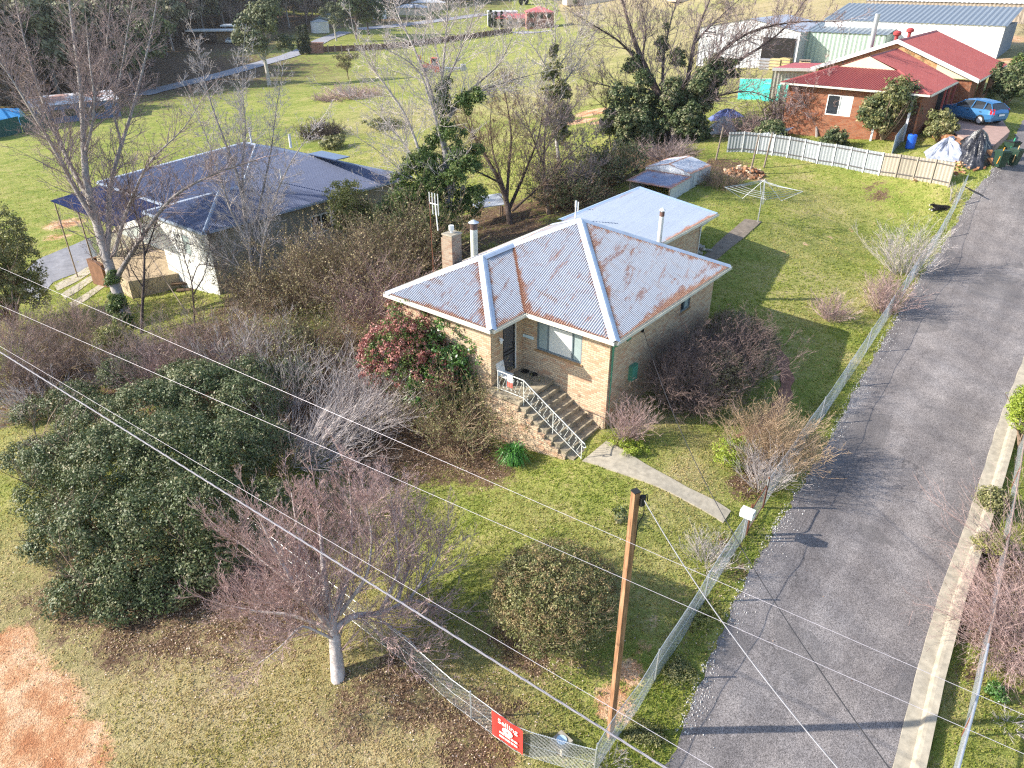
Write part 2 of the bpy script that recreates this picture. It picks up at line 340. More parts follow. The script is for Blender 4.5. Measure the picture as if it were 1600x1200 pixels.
lit = b.ramp(b.math('ADD', b.math('MULTIPLY', n3, .5), b.math('MULTIPLY', n4, .5)), [(.36, (.04, .024, .016)), (.48, (.115, .070, .042)), (.58, (.20, .135, .088)), (.68, (.32, .24, .17))])
dirt = b.ramp(b.math('ADD', b.math('MULTIPLY', n2, .7), b.math('MULTIPLY', n4, .3)), [(.38, (.40, .175, .085)), (.48, (.52, .28, .15)), (.58, (.64, .44, .28))])
kl = b.ramp(b.math('ADD', sp_.outputs[1], b.math('ADD', b.math('MULTIPLY', b.math('SUBTRACT', n3, .5), 1.3), b.math('MULTIPLY', b.math('SUBTRACT', n2, .5), 1.8))), [(.36, 0.), (.62, 1.)])
kd = b.ramp(b.math('ADD', sp_.outputs[0], b.math('MULTIPLY', b.math('SUBTRACT', b.math('ADD', b.math('MULTIPLY', n3, .5), b.math('MULTIPLY', n2, .5)), .5), 1.2)), [(.40, 0.), (.58, 1.)])
c = b.mix(kl, grass, lit); c = b.mix(kd, c, dirt)
c = b.mix(.55, c, b.ramp(n4, [(.32, .12), (.5, .5), (.68, .88)]), 'OVERLAY')
hh = b.math('ADD', b.math('MULTIPLY', n4, .6), b.math('MULTIPLY', n3, .8))
GROUND = b.fin(c, .95, b.bump(hh, .9, .09), 0, .1)
go = g.build('ground', GROUND, smooth=True); tag(go, kind='structure')
ca = go.data.color_attributes.new('gm', 'FLOAT_COLOR', 'POINT')
near = (xf ** 2 + yf ** 2) < 330 ** 2
gm = np.zeros((len(xf), 4)); gm[:, 3] = 1
gm[near, 0] = blobs(xf[near], yf[near], DIRT); gm[near, 1] = blobs(xf[near], yf[near], LIT); gm[near, 2] = blobs(xf[near], yf[near], DRY)
fr_ = np.sqrt(xf ** 2 + yf ** 2); gm[:, 2] = np.maximum(gm[:, 2], np.clip((fr_ - 200) / 150, 0, 1) * (xf > 20)); gm[:, 1] = np.maximum(gm[:, 1], np.clip((fr_ - 300) / 100, 0, 1) * (xf < 0) * .8)
ca.data.foreach_set('color', gm.astype(np.float32).ravel())

# ------------------------------------------------------------------ road, kerb, paths
def resample(P, n):
    P = np.asarray(P, float); d = np.concatenate([[0], np.cumsum(np.linalg.norm(np.diff(P, axis=0), axis=1))])
    t = np.linspace(0, d[-1], n); return np.stack([np.interp(t, d, P[:, i]) for i in range(P.shape[1])], -1)
def strip(mb, Lp, Rp, n, m, lift, mat=0):
    a = resample(Lp, n)[:, :2]; c = resample(Rp, n)[:, :2]
    s = np.linspace(0, 1, m)[None, :, None]; P = a[:, None] * (1 - s) + c[:, None] * s
    z = zt(P[..., 0], P[..., 1]) + lift; V = np.concatenate([P, z[..., None]], -1).reshape(-1, 3)
    ii, jj = np.meshgrid(np.arange(n - 1), np.arange(m - 1), indexing='ij'); k = (ii * m + jj).ravel()
    F = np.stack([k, k + 1, k + m + 1, k + m], -1); mb.add(V, F, mat); return mb
def centre(P, w):
    P = resample(np.asarray(P)[:, :2], 40); t = np.gradient(P, axis=0); t /= np.linalg.norm(t, axis=1)[:, None]; n = np.stack([-t[:, 1], t[:, 0]], -1)
    return P + n * w / 2, P - n * w / 2
b = NB('asphalt'); pos = b.geo(); f = b.noise(pos, 55, 2, .8); v = b.vor(pos, 60, 'Color'); s = b.noise(pos, .5, 5, .65); s2 = b.noise(pos, 3.2, 5, .7)
mp = b.t.nodes.new('ShaderNodeMapping'); b.lk(pos, mp.inputs[0]); mp.inputs['Rotation'].default_value = (0, 0, -YAW); mp.vector_type = 'TEXTURE' if False else 'POINT'; wh = b.noise(b.scl(mp.outputs[0], (.9, .05, 1)), 1.1, 3, .5)
bw = b.t.nodes.new('ShaderNodeRGBToBW'); b.lk(v, bw.inputs[0])
c = b.ramp(b.math('ADD', b.math('MULTIPLY', s, .35), b.math('ADD', b.math('MULTIPLY', s2, .25), b.math('MULTIPLY', wh, .4))), [(.36, (.11, .097, .095)), (.5, (.17, .152, .147)), (.62, (.24, .216, .207))])
c = b.mix(.9, c, b.ramp(b.math('ADD', b.math('MULTIPLY', f, .5), b.math('MULTIPLY', bw.outputs[0], .5)), [(.28, .12), (.5, .5), (.75, .98)]), 'OVERLAY')
grit = b.noise(pos, 130, 1, .5); c = b.mix(b.ramp(grit, [(.66, 0.), (.72, .7)]), c, (.5, .46, .42))
vd = b.t.nodes.new('ShaderNodeTexVoronoi'); vd.feature = 'DISTANCE_TO_EDGE'; vd.inputs['Scale'].default_value = .34
wv_ = b.t.nodes.new('ShaderNodeVectorMath'); wv_.operation = 'ADD'; b.lk(pos, wv_.inputs[0]); dn = b.t.nodes.new('ShaderNodeTexNoise'); dn.inputs['Scale'].default_value = 1.6; dn.inputs['Detail'].default_value = 5; b.lk(pos, dn.inputs['Vector']); b.lk(dn.outputs['Color'], wv_.inputs[1]); b.lk(wv_.outputs[0], vd.inputs['Vector'])
crk = b.math('MULTIPLY', b.ramp(vd.outputs['Distance'], [(.004, 1.), (.012, 0.)]), b.ramp(b.noise(pos, .45, 2, .5), [(.56, 0.), (.66, .5)])); c = b.mix(crk, c, (.05, .045, .045))
pt_ = b.t.nodes.new('ShaderNodeTexVoronoi'); pt_.inputs['Scale'].default_value = .55; b.lk(mp.outputs[0], pt_.inputs['Vector']); pbw = b.t.nodes.new('ShaderNodeRGBToBW'); b.lk(pt_.outputs['Color'], pbw.inputs[0]); c = b.mix(b.ramp(pbw.outputs[0], [(.80, 0.), (.83, .35)]), c, (.085, .08, .08))
oil = b.noise(b.scl(mp.outputs[0], (1, .35, 1)), 1.7, 5, .7); c = b.mix(b.ramp(oil, [(.60, 0.), (.74, .55)]), c, (.08, .072, .07))
ASPH = b.fin(c, .85, b.bump(f, .5, .01), 0, .25)
CONC = plain('concrete', (.36, .32, .25), .9, .25, 5, bump=.3)
CONCD = plain('mossy_concrete', (.33, .28, .20), .9, .45, 3.5, bump=.4)
rl = W([(1010,1262),(1040,1200),(1062,1150),(1090,1080),(1130,985),(1168,900),(1228,800),(1295,690),(1342,600),(1388,520),(1440,430),(1487,360),(1518,305),(1545,275),(1568,245),(1585,215),(1597,190)])
rr = W([(1378,1275),(1395,1200),(1432,1050),(1470,920),(1505,830),(1535,740),(1560,660),(1585,590),(1620,480),(1650,400),(1680,330),(1690,290),(1692,265),(1690,240),(1680,205),(1665,180)])
# beyond the last clear sample the two edges run on parallel to the lot
rl = np.array(rl); rr = np.array(rr)
hv = np.array([VV[0], VV[1]])
rr2 = [p for p in rr[:7]]
q0 = rr[6]
for i in range(1, 9):
    s = i * 6.0; rr2.append(np.array([q0[0] + hv[0] * s, q0[1] + hv[1] * s, 0]))
ROAD_L = np.array([p[:2] for p in rl]); ROAD_R = np.array([p[:2] for p in rr2])
e0 = ROAD_L[-1] + hv * 22; ROAD_L = np.vstack([ROAD_L, e0[None]])
RLr = resample(ROAD_L, 420); sj = np.arange(420); wob_ = .07 * np.sin(sj * .9) * np.sin(sj * .23) + .05 * np.sin(sj * 2.3 + 1) + .03 * rng.normal(0, 1, 420); RLr = RLr + UU * wob_[:, None]
r = MB(); strip(r, RLr, ROAD_R, 420, 14, .022); tag(r.build('road', ASPH), kind='structure')
# kerb and gutter: a real profile swept along the right edge
ke = resample(ROAD_R, 90); t = np.gradient(ke, axis=0); t /= np.linalg.norm(t, axis=1)[:, None]; nn = np.stack([t[:, 1], -t[:, 0]], -1)
prof = [(-.02, .012), (0, .03), (.34, .018), (.42, .14), (.50, .155), (.66, .155), (.68, -.05)]
V = []
for o_, h_ in prof:
    P = ke + nn * o_; V.append(np.concatenate([P, (zt(P[:, 0], P[:, 1]) * 0 + zt(ke[:, 0], ke[:, 1]) + h_)[:, None]], -1))
V = np.stack(V, 1); m_ = len(prof); kb = MB(); ii, jj = np.meshgrid(np.arange(89), np.arange(m_ - 1), indexing='ij'); k = (ii * m_ + jj).ravel()
kb.add(V.reshape(-1, 3), np.stack([k, k + 1, k + m_ + 1, k + m_], -1)[:, ::-1], 0); tag(kb.build('kerb', CONC), kind='structure')
KERB_R = ke + nn * .68
# front path and back path
def slab(name, Lp, Rp, mat, lift=.05, n=24, m=5):
    s = MB(); strip(s, Lp, Rp, n, m, lift); a = resample(Lp, n)[:, :2]; c = resample(Rp, n)[:, :2]
    for e, fl in ((a, 0), (c, 1)):
        z = zt(e[:, 0], e[:, 1]); T = np.concatenate([e, (z + lift)[:, None]], -1); B = np.concatenate([e, (z - .1)[:, None]], -1)
        Vv = np.concatenate([T, B]); kk = np.arange(n - 1); F = np.stack([kk, kk + 1, kk + 1 + n, kk + n], -1); s.add(Vv, F if fl else F[:, ::-1], 0)
    return tag(s.build(name, mat), kind='structure')
PATH1 = (W([(910,721),(950,734),(992,748),(1050,772),(1100,799),(1130,818)]), W([(948,690),(970,702),(1006,725),(1044,746),(1074,763),(1118,784),(1142,800)]))
slab('path', PATH1[0], PATH1[1], CONC)
PATH2 = (W([(1164,343),(1130,372),(1098,402),(1070,430)]), W([(1190,347),(1160,374),(1122,404),(1090,440)]))
slab('path', PATH2[0], PATH2[1], plain('weathered_path_concrete', (.20, .165, .13), .9, .3, 4))
# gravelled drive of the slate-blue house and the far roads
DRV = plain('drive_bitumen', (.20, .20, .22), .9, .2, 2, bump=.3)
DR1 = (W([(140,372),(110,385),(60,405),(20,440)]), W([(155,408),(125,425),(85,440),(60,470)]))
s = MB(); strip(s, DR1[0], DR1[1], 20, 6, .03); tag(s.build('driveway', DRV), kind='structure')
for a_, c_ in (([(150,410),(120,428),(85,446)], [(158,418),(128,436),(90,455)]), ([(158,424),(130,438),(95,460)], [(160,430),(135,446),(102,468)]), ([(163,440),(140,455),(108,474)], [(167,446),(145,462),(114,482)])):
    slab('path', W(a_), W(c_), CONC, .03, 8, 3)
FAR = MB()
for P, w_ in (([(215,150),(260,138),(330,121),(410,99),(450,88),(480,76),(505,62),(540,50)], 5.0), ([(560,46),(640,38),(700,30),(760,22)], 6.0), ([(810,50),(830,52),(860,48)], 6)):
    a, c = centre(W(P), w_); strip(FAR, a, c, 60, 4, .12)
tag(FAR.build('far_road', plain('far_road_grey', (.30, .30, .33), .8, .15, .5, bump=0)), kind='structure')
NOG = [np.vstack([ROAD_L, KERB_R[::-1]]), np.vstack([np.array(PATH1[0])[:, :2], np.array(PATH1[1])[::-1, :2]]), np.vstack([np.array(PATH2[0])[:, :2], np.array(PATH2[1])[::-1, :2]]), np.vstack([np.array(DR1[0])[:, :2], np.array(DR1[1])[::-1, :2]])]
def hq(U0, U1, V0, V1): return np.array([Q(U0, V0, 0)[:2], Q(U1, V0, 0)[:2], Q(U1, V1, 0)[:2], Q(U0, V1, 0)[:2]])
NOG += [hq(.4, 5.1, .4, 11), hq(5, 9.2, .4, 11), hq(1, 5.3, 11, 18.2)]
def free(x, y):
    k = np.ones(len(x), bool)
    for p in NOG: k &= ~inpoly(x, y, p)
    return k
# ------------------------------------------------------------------ grass tufts, litter, gravel
N = 230000
th = R(90) - (rng.random(N) - .5) * R(104); rr_ = 8.5 * (85 / 8.5) ** (rng.random(N) ** .85 + rng.random(N) * .12)
x = np.cos(th) * rr_; y = np.sin(th) * rr_
kd_ = blobs(x, y, DIRT); kl_ = blobs(x, y, LIT); ky_ = blobs(x, y, DRY)
keep = free(x, y) & (rng.random(N) > kd_ * 1.2) & (rng.random(N) > kl_ * .9)
x, y, rr_, ky_, kl_ = x[keep], y[keep], rr_[keep], ky_[keep], kl_[keep]; N = len(x); z = zt(x, y)
cl = .5 + .5 * np.sin(x * .9 + 3 * np.sin(y * .31)) * np.sin(y * .8 + 2 * np.sin(x * .37)); pz = .5 + .5 * np.sin(x * .45 + 2.5 * np.sin(y * .23 + 1)) * np.cos(y * .5 + 2 * np.sin(x * .31)); cl = np.clip(.38 * cl + .30 * rng.random(N) + .60 * ky_ + .4 * kl_ + .28 * (pz - .4), 0, 1)
Vs = []; Rs = []
for k in range(3):
    a = rng.random(N) * 6.283; hgt = (.02 + .042 * rng.random(N) * (1.3 - cl * .6)) * (1 + (rr_ > 30) * .6); wd = .012 + .014 * rng.random(N) * (1 + rr_ / 40)
    ox = (rng.random(N) - .5) * .12; oy = (rng.random(N) - .5) * .12; ln = (rng.random((2, N)) - .5) * .10
    p0 = np.stack([x + ox - np.cos(a) * wd, y + oy - np.sin(a) * wd, z], -1); p1 = np.stack([x + ox + np.cos(a) * wd, y + oy + np.sin(a) * wd, z], -1)
    p2 = np.stack([x + ox + ln[0], y + oy + ln[1], z + hgt], -1); Vs.append(np.stack([p0, p1, p2], 1)); Rs.append(np.clip(cl * .8 + rng.random(N) * .22, 0, 1))
V = np.concatenate(Vs); M = len(V); gr = MB(); gr.add(V.reshape(-1, 3), np.arange(M * 3).reshape(-1, 3), 0, r=np.concatenate(Rs))
GBL = leafmat('grass_blades', [(0, (.17, .23, .035)), (.3, (.28, .33, .06)), (.55, (.40, .39, .12)), (.75, (.54, .45, .20)), (1, (.62, .50, .31))], .6, .15, .5)
tag(gr.build('grass', GBL), 'short winter grass growing over the lawns and verges', 'grass', kind='stuff')
def flakes(x, y, z, size, tilt=.5):
    n = len(x); a = rng.random(n) * 6.283; t1 = (rng.random(n) - .5) * tilt * 2; t2 = (rng.random(n) - .5) * tilt * 2
    e1 = np.stack([np.cos(a), np.sin(a), t1], -1) * size[:, None]; e2 = np.stack([-np.sin(a), np.cos(a), t2], -1) * (size * .6)[:, None]
    c = np.stack([x, y, z], -1); V = np.stack([c - e1, c - e2, c + e1, c + e2], 1)
    return V.reshape(-1, 3), np.arange(n * 4).reshape(-1, 4)
xs = []; ys = []
for (px, py, rad, s_) in LIT:
    if py < 330 or rad > 20: continue
    p = at(px, py); n = int(620 * rad * rad * s_ * min(1, (22 / max(18, p[1])) ** 1.5)); xs.append(p[0] + rng.normal(0, rad * .62, n)); ys.append(p[1] + rng.normal(0, rad * .62, n))
n = 9000; th = R(90) - (rng.random(n) - .42) * R(92); q_ = 9 * (40 / 9) ** rng.random(n); xs.append(np.cos(th) * q_); ys.append(np.sin(th) * q_)
x = np.concatenate(xs); y = np.concatenate(ys); k = free(x, y) | (rng.random(len(x)) < .03); pn = .5 + .5 * np.sin(x * 2.1 + 2 * np.sin(y * 1.7)) * np.sin(y * 2.4 + 2 * np.sin(x * 1.3)); k &= rng.random(len(x)) < .15 + pn ** 1.5; x, y = x[k], y[k]
V, F = flakes(x, y, zt(x, y) + .02 + .03 * rng.random(len(x)), .014 + .018 * rng.random(len(x)))
lt = MB(); lt.add(V, F, 0, r=rng.random(len(x)))
tag(lt.build('leaf_litter', leafmat('dead_leaves', [(0, (.06, .035, .022)), (.4, (.20, .12, .075)), (.75, (.38, .26, .18)), (1, (.66, .54, .46))], .7, .2, 0)), 'dry brown leaves fallen under the shrubs', 'leaf litter', kind='stuff')
# longer tufts and weeds along fences and verges
LP = [resample(ROAD_L[1:15], 300) - UU * .55, resample(ROAD_L[1:15], 300) - UU * 1.0, resample(KERB_R[5:60], 200) + UU * .35, resample(KERB_R[5:60], 200) + UU * 1.1]
x = np.concatenate([l[:, 0] for l in LP]); y = np.concatenate([l[:, 1] for l in LP]); rep_ = 34; x = np.repeat(x, rep_) + rng.normal(0, .22, len(x) * rep_); y = np.repeat(y, rep_) + rng.normal(0, .22, len(y) * rep_)
pn = .5 + .5 * np.sin(x * 1.7 + 2 * np.sin(y * 1.3)) * np.sin(y * 1.9 + 2 * np.sin(x * 1.1)); k = (rng.random(len(x)) < pn ** 1.3) & free(x, y); x, y, pn = x[k], y[k], pn[k]; n = len(x); a = rng.random(n) * 6.283; hg = .05 + .13 * rng.random(n) * pn; wd = .010 + .012 * rng.random(n); z = zt(x, y); ln = rng.normal(0, .06, (2, n))
V = np.stack([np.stack([x - np.cos(a) * wd, y - np.sin(a) * wd, z], -1), np.stack([x + np.cos(a) * wd, y + np.sin(a) * wd, z], -1), np.stack([x + ln[0], y + ln[1], z + hg], -1)], 1)
lg = MB(); lg.add(V.reshape(-1, 3), np.arange(n * 3).reshape(-1, 3), 0, r=np.clip(pn * .5 + .5 * rng.random(n), 0, 1)); tag(lg.build('verge_weeds', leafmat('weed_blades', [(0, (.05, .10, .02)), (.4, (.14, .22, .04)), (.7, (.34, .36, .06)), (1, (.50, .42, .22))], .6, .2, .4)), 'longer weeds and tufts growing along the road edges', 'weeds', kind='stuff')
# worn earth track
tk = W([(1128,700),(1150,690),(1180,672),(1208,650),(1226,622),(1230,592),(1222,562),(1208,540)]); a, c = centre(tk, .5)
tk_ = MB(); sj = np.arange(40); a = a + UU * (.07 * np.sin(sj * 1.3))[:, None]; c = c + UU * (.07 * np.sin(sj * 1.1 + 2))[:, None]; strip(tk_, a, c, 60, 4, .035)
tag(tk_.build('worn_track', plain('reddish_earth', (.27, .13, .09), .95, .35, 4, bump=.5)), kind='structure')
# loose pale gravel along the left edge of the road
n = 5200; tt = rng.random(n); rs = resample(ROAD_L[2:15], 400); off = np.abs(rng.normal(0, .28, n)) - .15
clump = .5 + .5 * np.sin(tt * 60) * np.sin(tt * 23 + 1); kk = rng.random(n) < clump ** 1.5 + .1; rs_ = np.stack([np.interp(tt * 399, np.arange(400), rs[:, q]) for q in (0, 1)], -1)[kk]; off = off[kk]
x = rs_[:, 0] + UU[0] * off; y = rs_[:, 1] + UU[1] * off; nn_ = len(x); sz = .012 + .018 * rng.random(nn_)
c = np.stack([x, y, zt(x, y) + .03], -1); d = np.array([[1, 0, -.3], [-.5, .87, -.3], [-.5, -.87, -.3], [0, 0, .8]])
V = c[:, None] + d[None] * (sz[:, None, None] * (.7 + .6 * rng.random((nn_, 4, 1)))); F = np.array([(0, 1, 3), (1, 2, 3), (2, 0, 3)])[None] + (np.arange(nn_) * 4)[:, None, None]
gv = MB(); gv.add(V.reshape(-1, 3), F.reshape(-1, 3), 0, r=rng.random(nn_ * 3))
tag(gv.build('gravel', leafmat('pale_stone', [(0, (.25, .24, .23)), (1, (.7, .68, .66))], .8, .2, 0)), 'loose pale gravel spilled along the edge of the road', 'gravel', kind='stuff')
# ------------------------------------------------------------------ materials for buildings
BRICK = brick('cream_brick', (.68, .53, .36), (.54, .37, .235), (.30, .25, .20))
REDBRICK = brick('red_brick', (.38, .15, .075), (.26, .10, .055), (.20, .15, .12))
OCHREBRICK = brick('ochre_brick', (.58, .35, .15), (.50, .28, .12), (.50, .40, .28))
ROOFM = corrug('galvanised_iron_weathered', (.46, .485, .54), (.58, .60, .655), rust=.185, rough=.55, metal=.1, spec=.3)
ROOFN = corrug('galvanised_iron_plain', (.27, .33, .43), (.35, .41, .50), rust=.05, rough=.6, metal=.0, spec=.25, bstr=.6)
GALV = plain('galvanised_sheet', (.58, .62, .67), .42, .12, 3, .3, .05, .5)
RIDGE = plain('ridge_capping', (.50, .56, .65), .45, .16, 2, .2, .08, .5)
GUTTER = plain('cream_gutter_paint', (.62, .60, .52), .55, .15, 2, bump=.05)
SOFFIT = plain('soffit_board', (.55, .53, .47), .8, .1, 2, bump=0)
WHITE = plain('white_paint', (.78, .78, .76), .5, .08, 3, bump=.03)
GREENP = plain('green_paint', (.085, .26, .17), .5, .15, 3, bump=.05)
BLACK = plain('black_rubber', (.02, .02, .022), .8, .2, 10, bump=.1)
DARK = plain('painted_interior_shade', (.015, .014, .013), .9, .1, 2, bump=0)  # near-black colour standing in for the shade inside openings
RUSTM = plain('rusty_steel', (.17, .07, .04), .85, .4, 14, .1, .3)
STEEL = plain('galvanised_pipe', (.50, .52, .54), .4, .15, 8, .6, .05, .5)
GREYF = plain('grey_window_frame', (.16, .20, .22), .5, .1, 3, bump=0)
def glassmat(name, c, rough=.08): return NB(name).fin(c, rough, None, 0, .7)
CURTAIN = plain('pale_curtain', (.62, .64, .62), .35, .06, 1.5, bump=0, spec=.6)
CURT2 = plain('blue_grey_curtain', (.30, .37, .37), .3, .12, 2, bump=0, spec=.6)
GLASSD = glassmat('dark_glass', (.03, .035, .04))
TIMBER = plain('pine_timber', (.42, .22, .10), .8, .3, 6, bump=.3)
GREYT = plain('grey_timber', (.24, .19, .15), .9, .35, 7, bump=.4)

def inset(poly, ds):
    # poly: planar convex 3D polygon; ds: inset of each edge (edge i = i..i+1); returns inner points
    P = [np.asarray(p, float) for p in poly]; n = len(P); nr = np.cross(P[1] - P[0], P[2] - P[0])
    if np.linalg.norm(nr) < 1e-6: nr = np.cross(P[2] - P[1], P[3 % n] - P[1])
    nr /= np.linalg.norm(nr); L = []
    for i in range(n):
        d = P[(i + 1) % n] - P[i]; d /= np.linalg.norm(d); inn = np.cross(nr, d); L.append((P[i] + inn * ds[i], d, inn))
    out = []
    for i in range(n):
        p, d, _ = L[i - 1]; q, e, inn = L[i]
        den = np.dot(d, inn)
        out.append(p + d * (np.dot(q - p, inn) / den) if abs(den) > 1e-6 else q)
    return out
def roofface(mb, poly, ds, m=0, pitch=.10, amp=.019, rows=10):
    # a corrugated sheet cut to a convex polygon: real ribs running up the slope
    P = np.array([np.asarray(p, float) for p in poly]); n = len(P); nr = np.cross(P[1] - P[0], P[2] - P[0]); nr /= np.linalg.norm(nr)
    if nr[2] < 0: nr = -nr
    t = np.array([-nr[1], nr[0], 0]); t /= np.linalg.norm(t); bb = np.cross(nr, t); O = P[0]
    q = np.stack([(P - O) @ t, (P - O) @ bb], -1); u0, u1 = q[:, 0].min(), q[:, 0].max()
    nc = max(4, int((u1 - u0) / (pitch / 4))); us = np.linspace(u0 + 1e-4, u1 - 1e-4, nc + 1); lo = np.full(nc + 1, 1e9); hi = np.full(nc + 1, -1e9)
    for i in range(n):
        a, c = q[i], q[(i + 1) % n]
        if abs(a[0] - c[0]) < 1e-9: continue
        k = (us >= min(a[0], c[0]) - 1e-6) & (us <= max(a[0], c[0]) + 1e-6); v = a[1] + (c[1] - a[1]) * (us[k] - a[0]) / (c[0] - a[0])
        lo[k] = np.minimum(lo[k], v); hi[k] = np.maximum(hi[k], v)
    s = np.linspace(0, 1, rows)[:, None]; v = lo[None] * (1 - s) + hi[None] * s; uu = np.broadcast_to(us[None], v.shape)
    h = np.array([amp, amp, -amp, -amp])[np.arange(nc + 1) % 4][None] + v * 0
    V = O + uu[..., None] * t + v[..., None] * bb + h[..., None] * nr
    e = np.zeros(v.shape)
    for i in range(n):
        if ds[i] < .04: continue
        a, c = q[i], q[(i + 1) % n]; d = (c - a) / np.linalg.norm(c - a); dist = np.abs((uu - a[0]) * d[1] - (v - a[1]) * d[0]); e = np.maximum(e, np.clip(1 - dist / ds[i], 0, 1))
    ii, jj = np.meshgrid(np.arange(rows - 1), np.arange(nc), indexing='ij'); k = (ii * (nc + 1) + jj).ravel()
    F = np.stack([k, k + 1, k + nc + 2, k + nc + 1], -1); pr_ = np.array([.05, .35, 1.0, .35])[jj.ravel() % 4]; mb.add(V.reshape(-1, 3), F, m, r=pr_, e=e.ravel())  # per-facet tone: crest light, flanks mid, trough dark, as painted rib shading
def capping(mb, a, b, wdt=.17, m=0, lift=.03, dn=.05):
    a = np.asarray(a, float); b = np.asarray(b, float); d = b - a; d /= np.linalg.norm(d); s = np.cross(d, [0, 0, 1.]); s /= np.linalg.norm(s); k = np.array([0, 0, 1.])
    def pr_(p): return [p - s * wdt - k * dn, p - s * wdt * .35 + k * lift * .8, p + k * (lift + .02), p + s * wdt * .35 + k * lift * .8, p + s * wdt - k * dn]
    A, B = pr_(a), pr_(b); mb.add(A + B, [(i, i + 1, i + 6, i + 5) for i in range(4)], m); return mb
def wallq(mb, a, b, z0, z1_, m=0, holes=()):
    # vertical wall from plan point a to b (outside on the right of a->b); holes: (s0, s1, z0, z1)
    a = np.asarray(a, float)[:2]; b = np.asarray(b, float)[:2]; L = np.linalg.norm(b - a); d = (b - a) / L
    xs = sorted({0, L, *[h[0] for h in holes], *[h[1] for h in holes]}); zs = sorted({z0, z1_, *[h[2] for h in holes], *[h[3] for h in holes]})
    P = lambda s, z: [*(a + d * s), z]
    for i in range(len(xs) - 1):
        for j in range(len(zs) - 1):
            cx = (xs[i] + xs[i + 1]) / 2; cz = (zs[j] + zs[j + 1]) / 2
            if any(h[0] < cx < h[1] and h[2] < cz < h[3] for h in holes): continue
            mb.poly([P(xs[i], zs[j]), P(xs[i + 1], zs[j]), P(xs[i + 1], zs[j + 1]), P(xs[i], zs[j + 1])], m)
    n = np.array([d[1], -d[0]])       # outward
    for s0, s1, h0, h1 in holes:      # reveals 0.1 deep
        r = -n * .10
        for (p, q) in (((s0, h0), (s1, h0)), ((s1, h0), (s1, h1)), ((s1, h1), (s0, h1)), ((s0, h1), (s0, h0))):
            A = np.array(P(*p)); B = np.array(P(*q)); rr3 = np.array([r[0], r[1], 0]); mb.poly([A, A + rr3, B + rr3, B], m)
def winunit(root, a, d, s0, s1, z0, z1_, frame, panes, mull=(), fw=.05, depth=.07, name='window'):
    # window in the wall through a along d; a frame mesh with pane sub-parts
    a = np.asarray(a, float)[:2]; d = np.asarray(d, float)[:2]; d = d / np.linalg.norm(d); n = np.array([d[1], -d[0]])
    def P(s, z, o): q = a + d * s + n * o; return np.array([q[0], q[1], z])
    D3 = np.array([d[0], d[1], 0]); N3 = np.array([n[0], n[1], 0]); K = np.array([0, 0, 1.]); f = MB(); o = -depth
    f.par(P(s0, z0, o), D3 * (s1 - s0), K * fw, N3 * .045); f.par(P(s0, z1_ - fw, o), D3 * (s1 - s0), K * fw, N3 * .045)
    f.par(P(s0, z0 + fw, o), D3 * fw, K * (z1_ - z0 - 2 * fw), N3 * .045); f.par(P(s1 - fw, z0 + fw, o), D3 * fw, K * (z1_ - z0 - 2 * fw), N3 * .045)
    for m_ in mull: f.par(P(s0 + m_ - fw / 2, z0 + fw, o), D3 * fw, K * (z1_ - z0 - 2 * fw), N3 * .04)
    F = f.build(name, frame, root)
    ed = [0, *mull, s1 - s0]
    for i in range(len(ed) - 1):
        p = MB(); p.par(P(s0 + ed[i], z0 + .01, o - .012), D3 * (ed[i + 1] - ed[i]), K * (z1_ - z0 - .02), N3 * .012)
        p.build('pane', panes[i % len(panes)], F)
    return F

# ------------------------------------------------------------------ the cream brick house
La, Lb, LL, TP, ZE = 5.53, 1.94, 9.48, .485, 3.8
E2 = Lb + LL
house = thing('brick_house', (*AX, .0), 'cream brick house with a rusting corrugated iron hip roof at the centre of the lot', 'house')
wl = MB(); I = .45
def q2(U, V): return Q(U, V, 0)[:2]
ztop = 3.66
wallq(wl, q2(I, I), q2(La - I, I), -1.4, ztop)
wallq(wl, q2(La - I, I), q2(La - I, Lb + I), -1.4, ztop, holes=[(.72, 1.46, 1.30, 3.38)])
wallq(wl, q2(La - I, Lb + I), q2(LL - I, Lb + I), -1.4, ztop, holes=[(.69, 2.76, 2.18, 3.36)])
wallq(wl, q2(LL - I, Lb + I), q2(LL - I, E2 - I), -1.4, ztop, holes=[(7.88 - Lb - I, 8.76 - Lb - I, 2.66, 3.32), (4.4, 5.0, 2.9, 3.3)][:1])
wallq(wl, q2(LL - I, E2 - I), q2(I, E2 - I), -1.4, ztop)
wallq(wl, q2(I, E2 - I), q2(I, I), -1.4, ztop, holes=[(3.0, 4.6, 2.2, 3.3)])
wall = wl.build('wall', BRICK, house)
P1 = Q(LL / 2, Lb + LL / 2, ZE + LL / 2 * TP); R1 = Q(La / 2, La / 2, ZE + La / 2 * TP); R2 = Q(La / 2, Lb + La / 2, ZE + La / 2 * TP)
cA, cB, cC, cD, cE, cG = Q(0, 0, ZE), Q(La, 0, ZE), Q(La, Lb, ZE), Q(LL, Lb, ZE), Q(LL, E2, ZE), Q(0, E2, ZE)
rf = MB(); e = .55
roofface(rf, [cA, cB, R1], [.12, e, .3]); roofface(rf, [cB, cC, R2, R1], [.25, .16, .3, .5])
roofface(rf, [cC, cD, P1, R2], [.12, .35, .35, .16]); roofface(rf, [cD, cE, P1], [.12, e, e]); roofface(rf, [cE, cG, P1], [.1, e, e])
roofface(rf, [cG, cA, R1, R2], [.05, .3, .3, .05]); rf.add([cG, R2, P1], [[0, 1, 2]], 0)
roof = rf.build('roof', ROOFM, house)
cp = MB()
for a, b_ in ((P1, cD), (P1, cE), (P1, cG), (R1, cB), (R1, cA)): capping(cp, a, b_, .19)
capping(cp, R1, R2 + (R2 - R1) * .05, .2); capping(cp, R2, P1, .2)
cp.build('ridge_capping', RIDGE, roof)
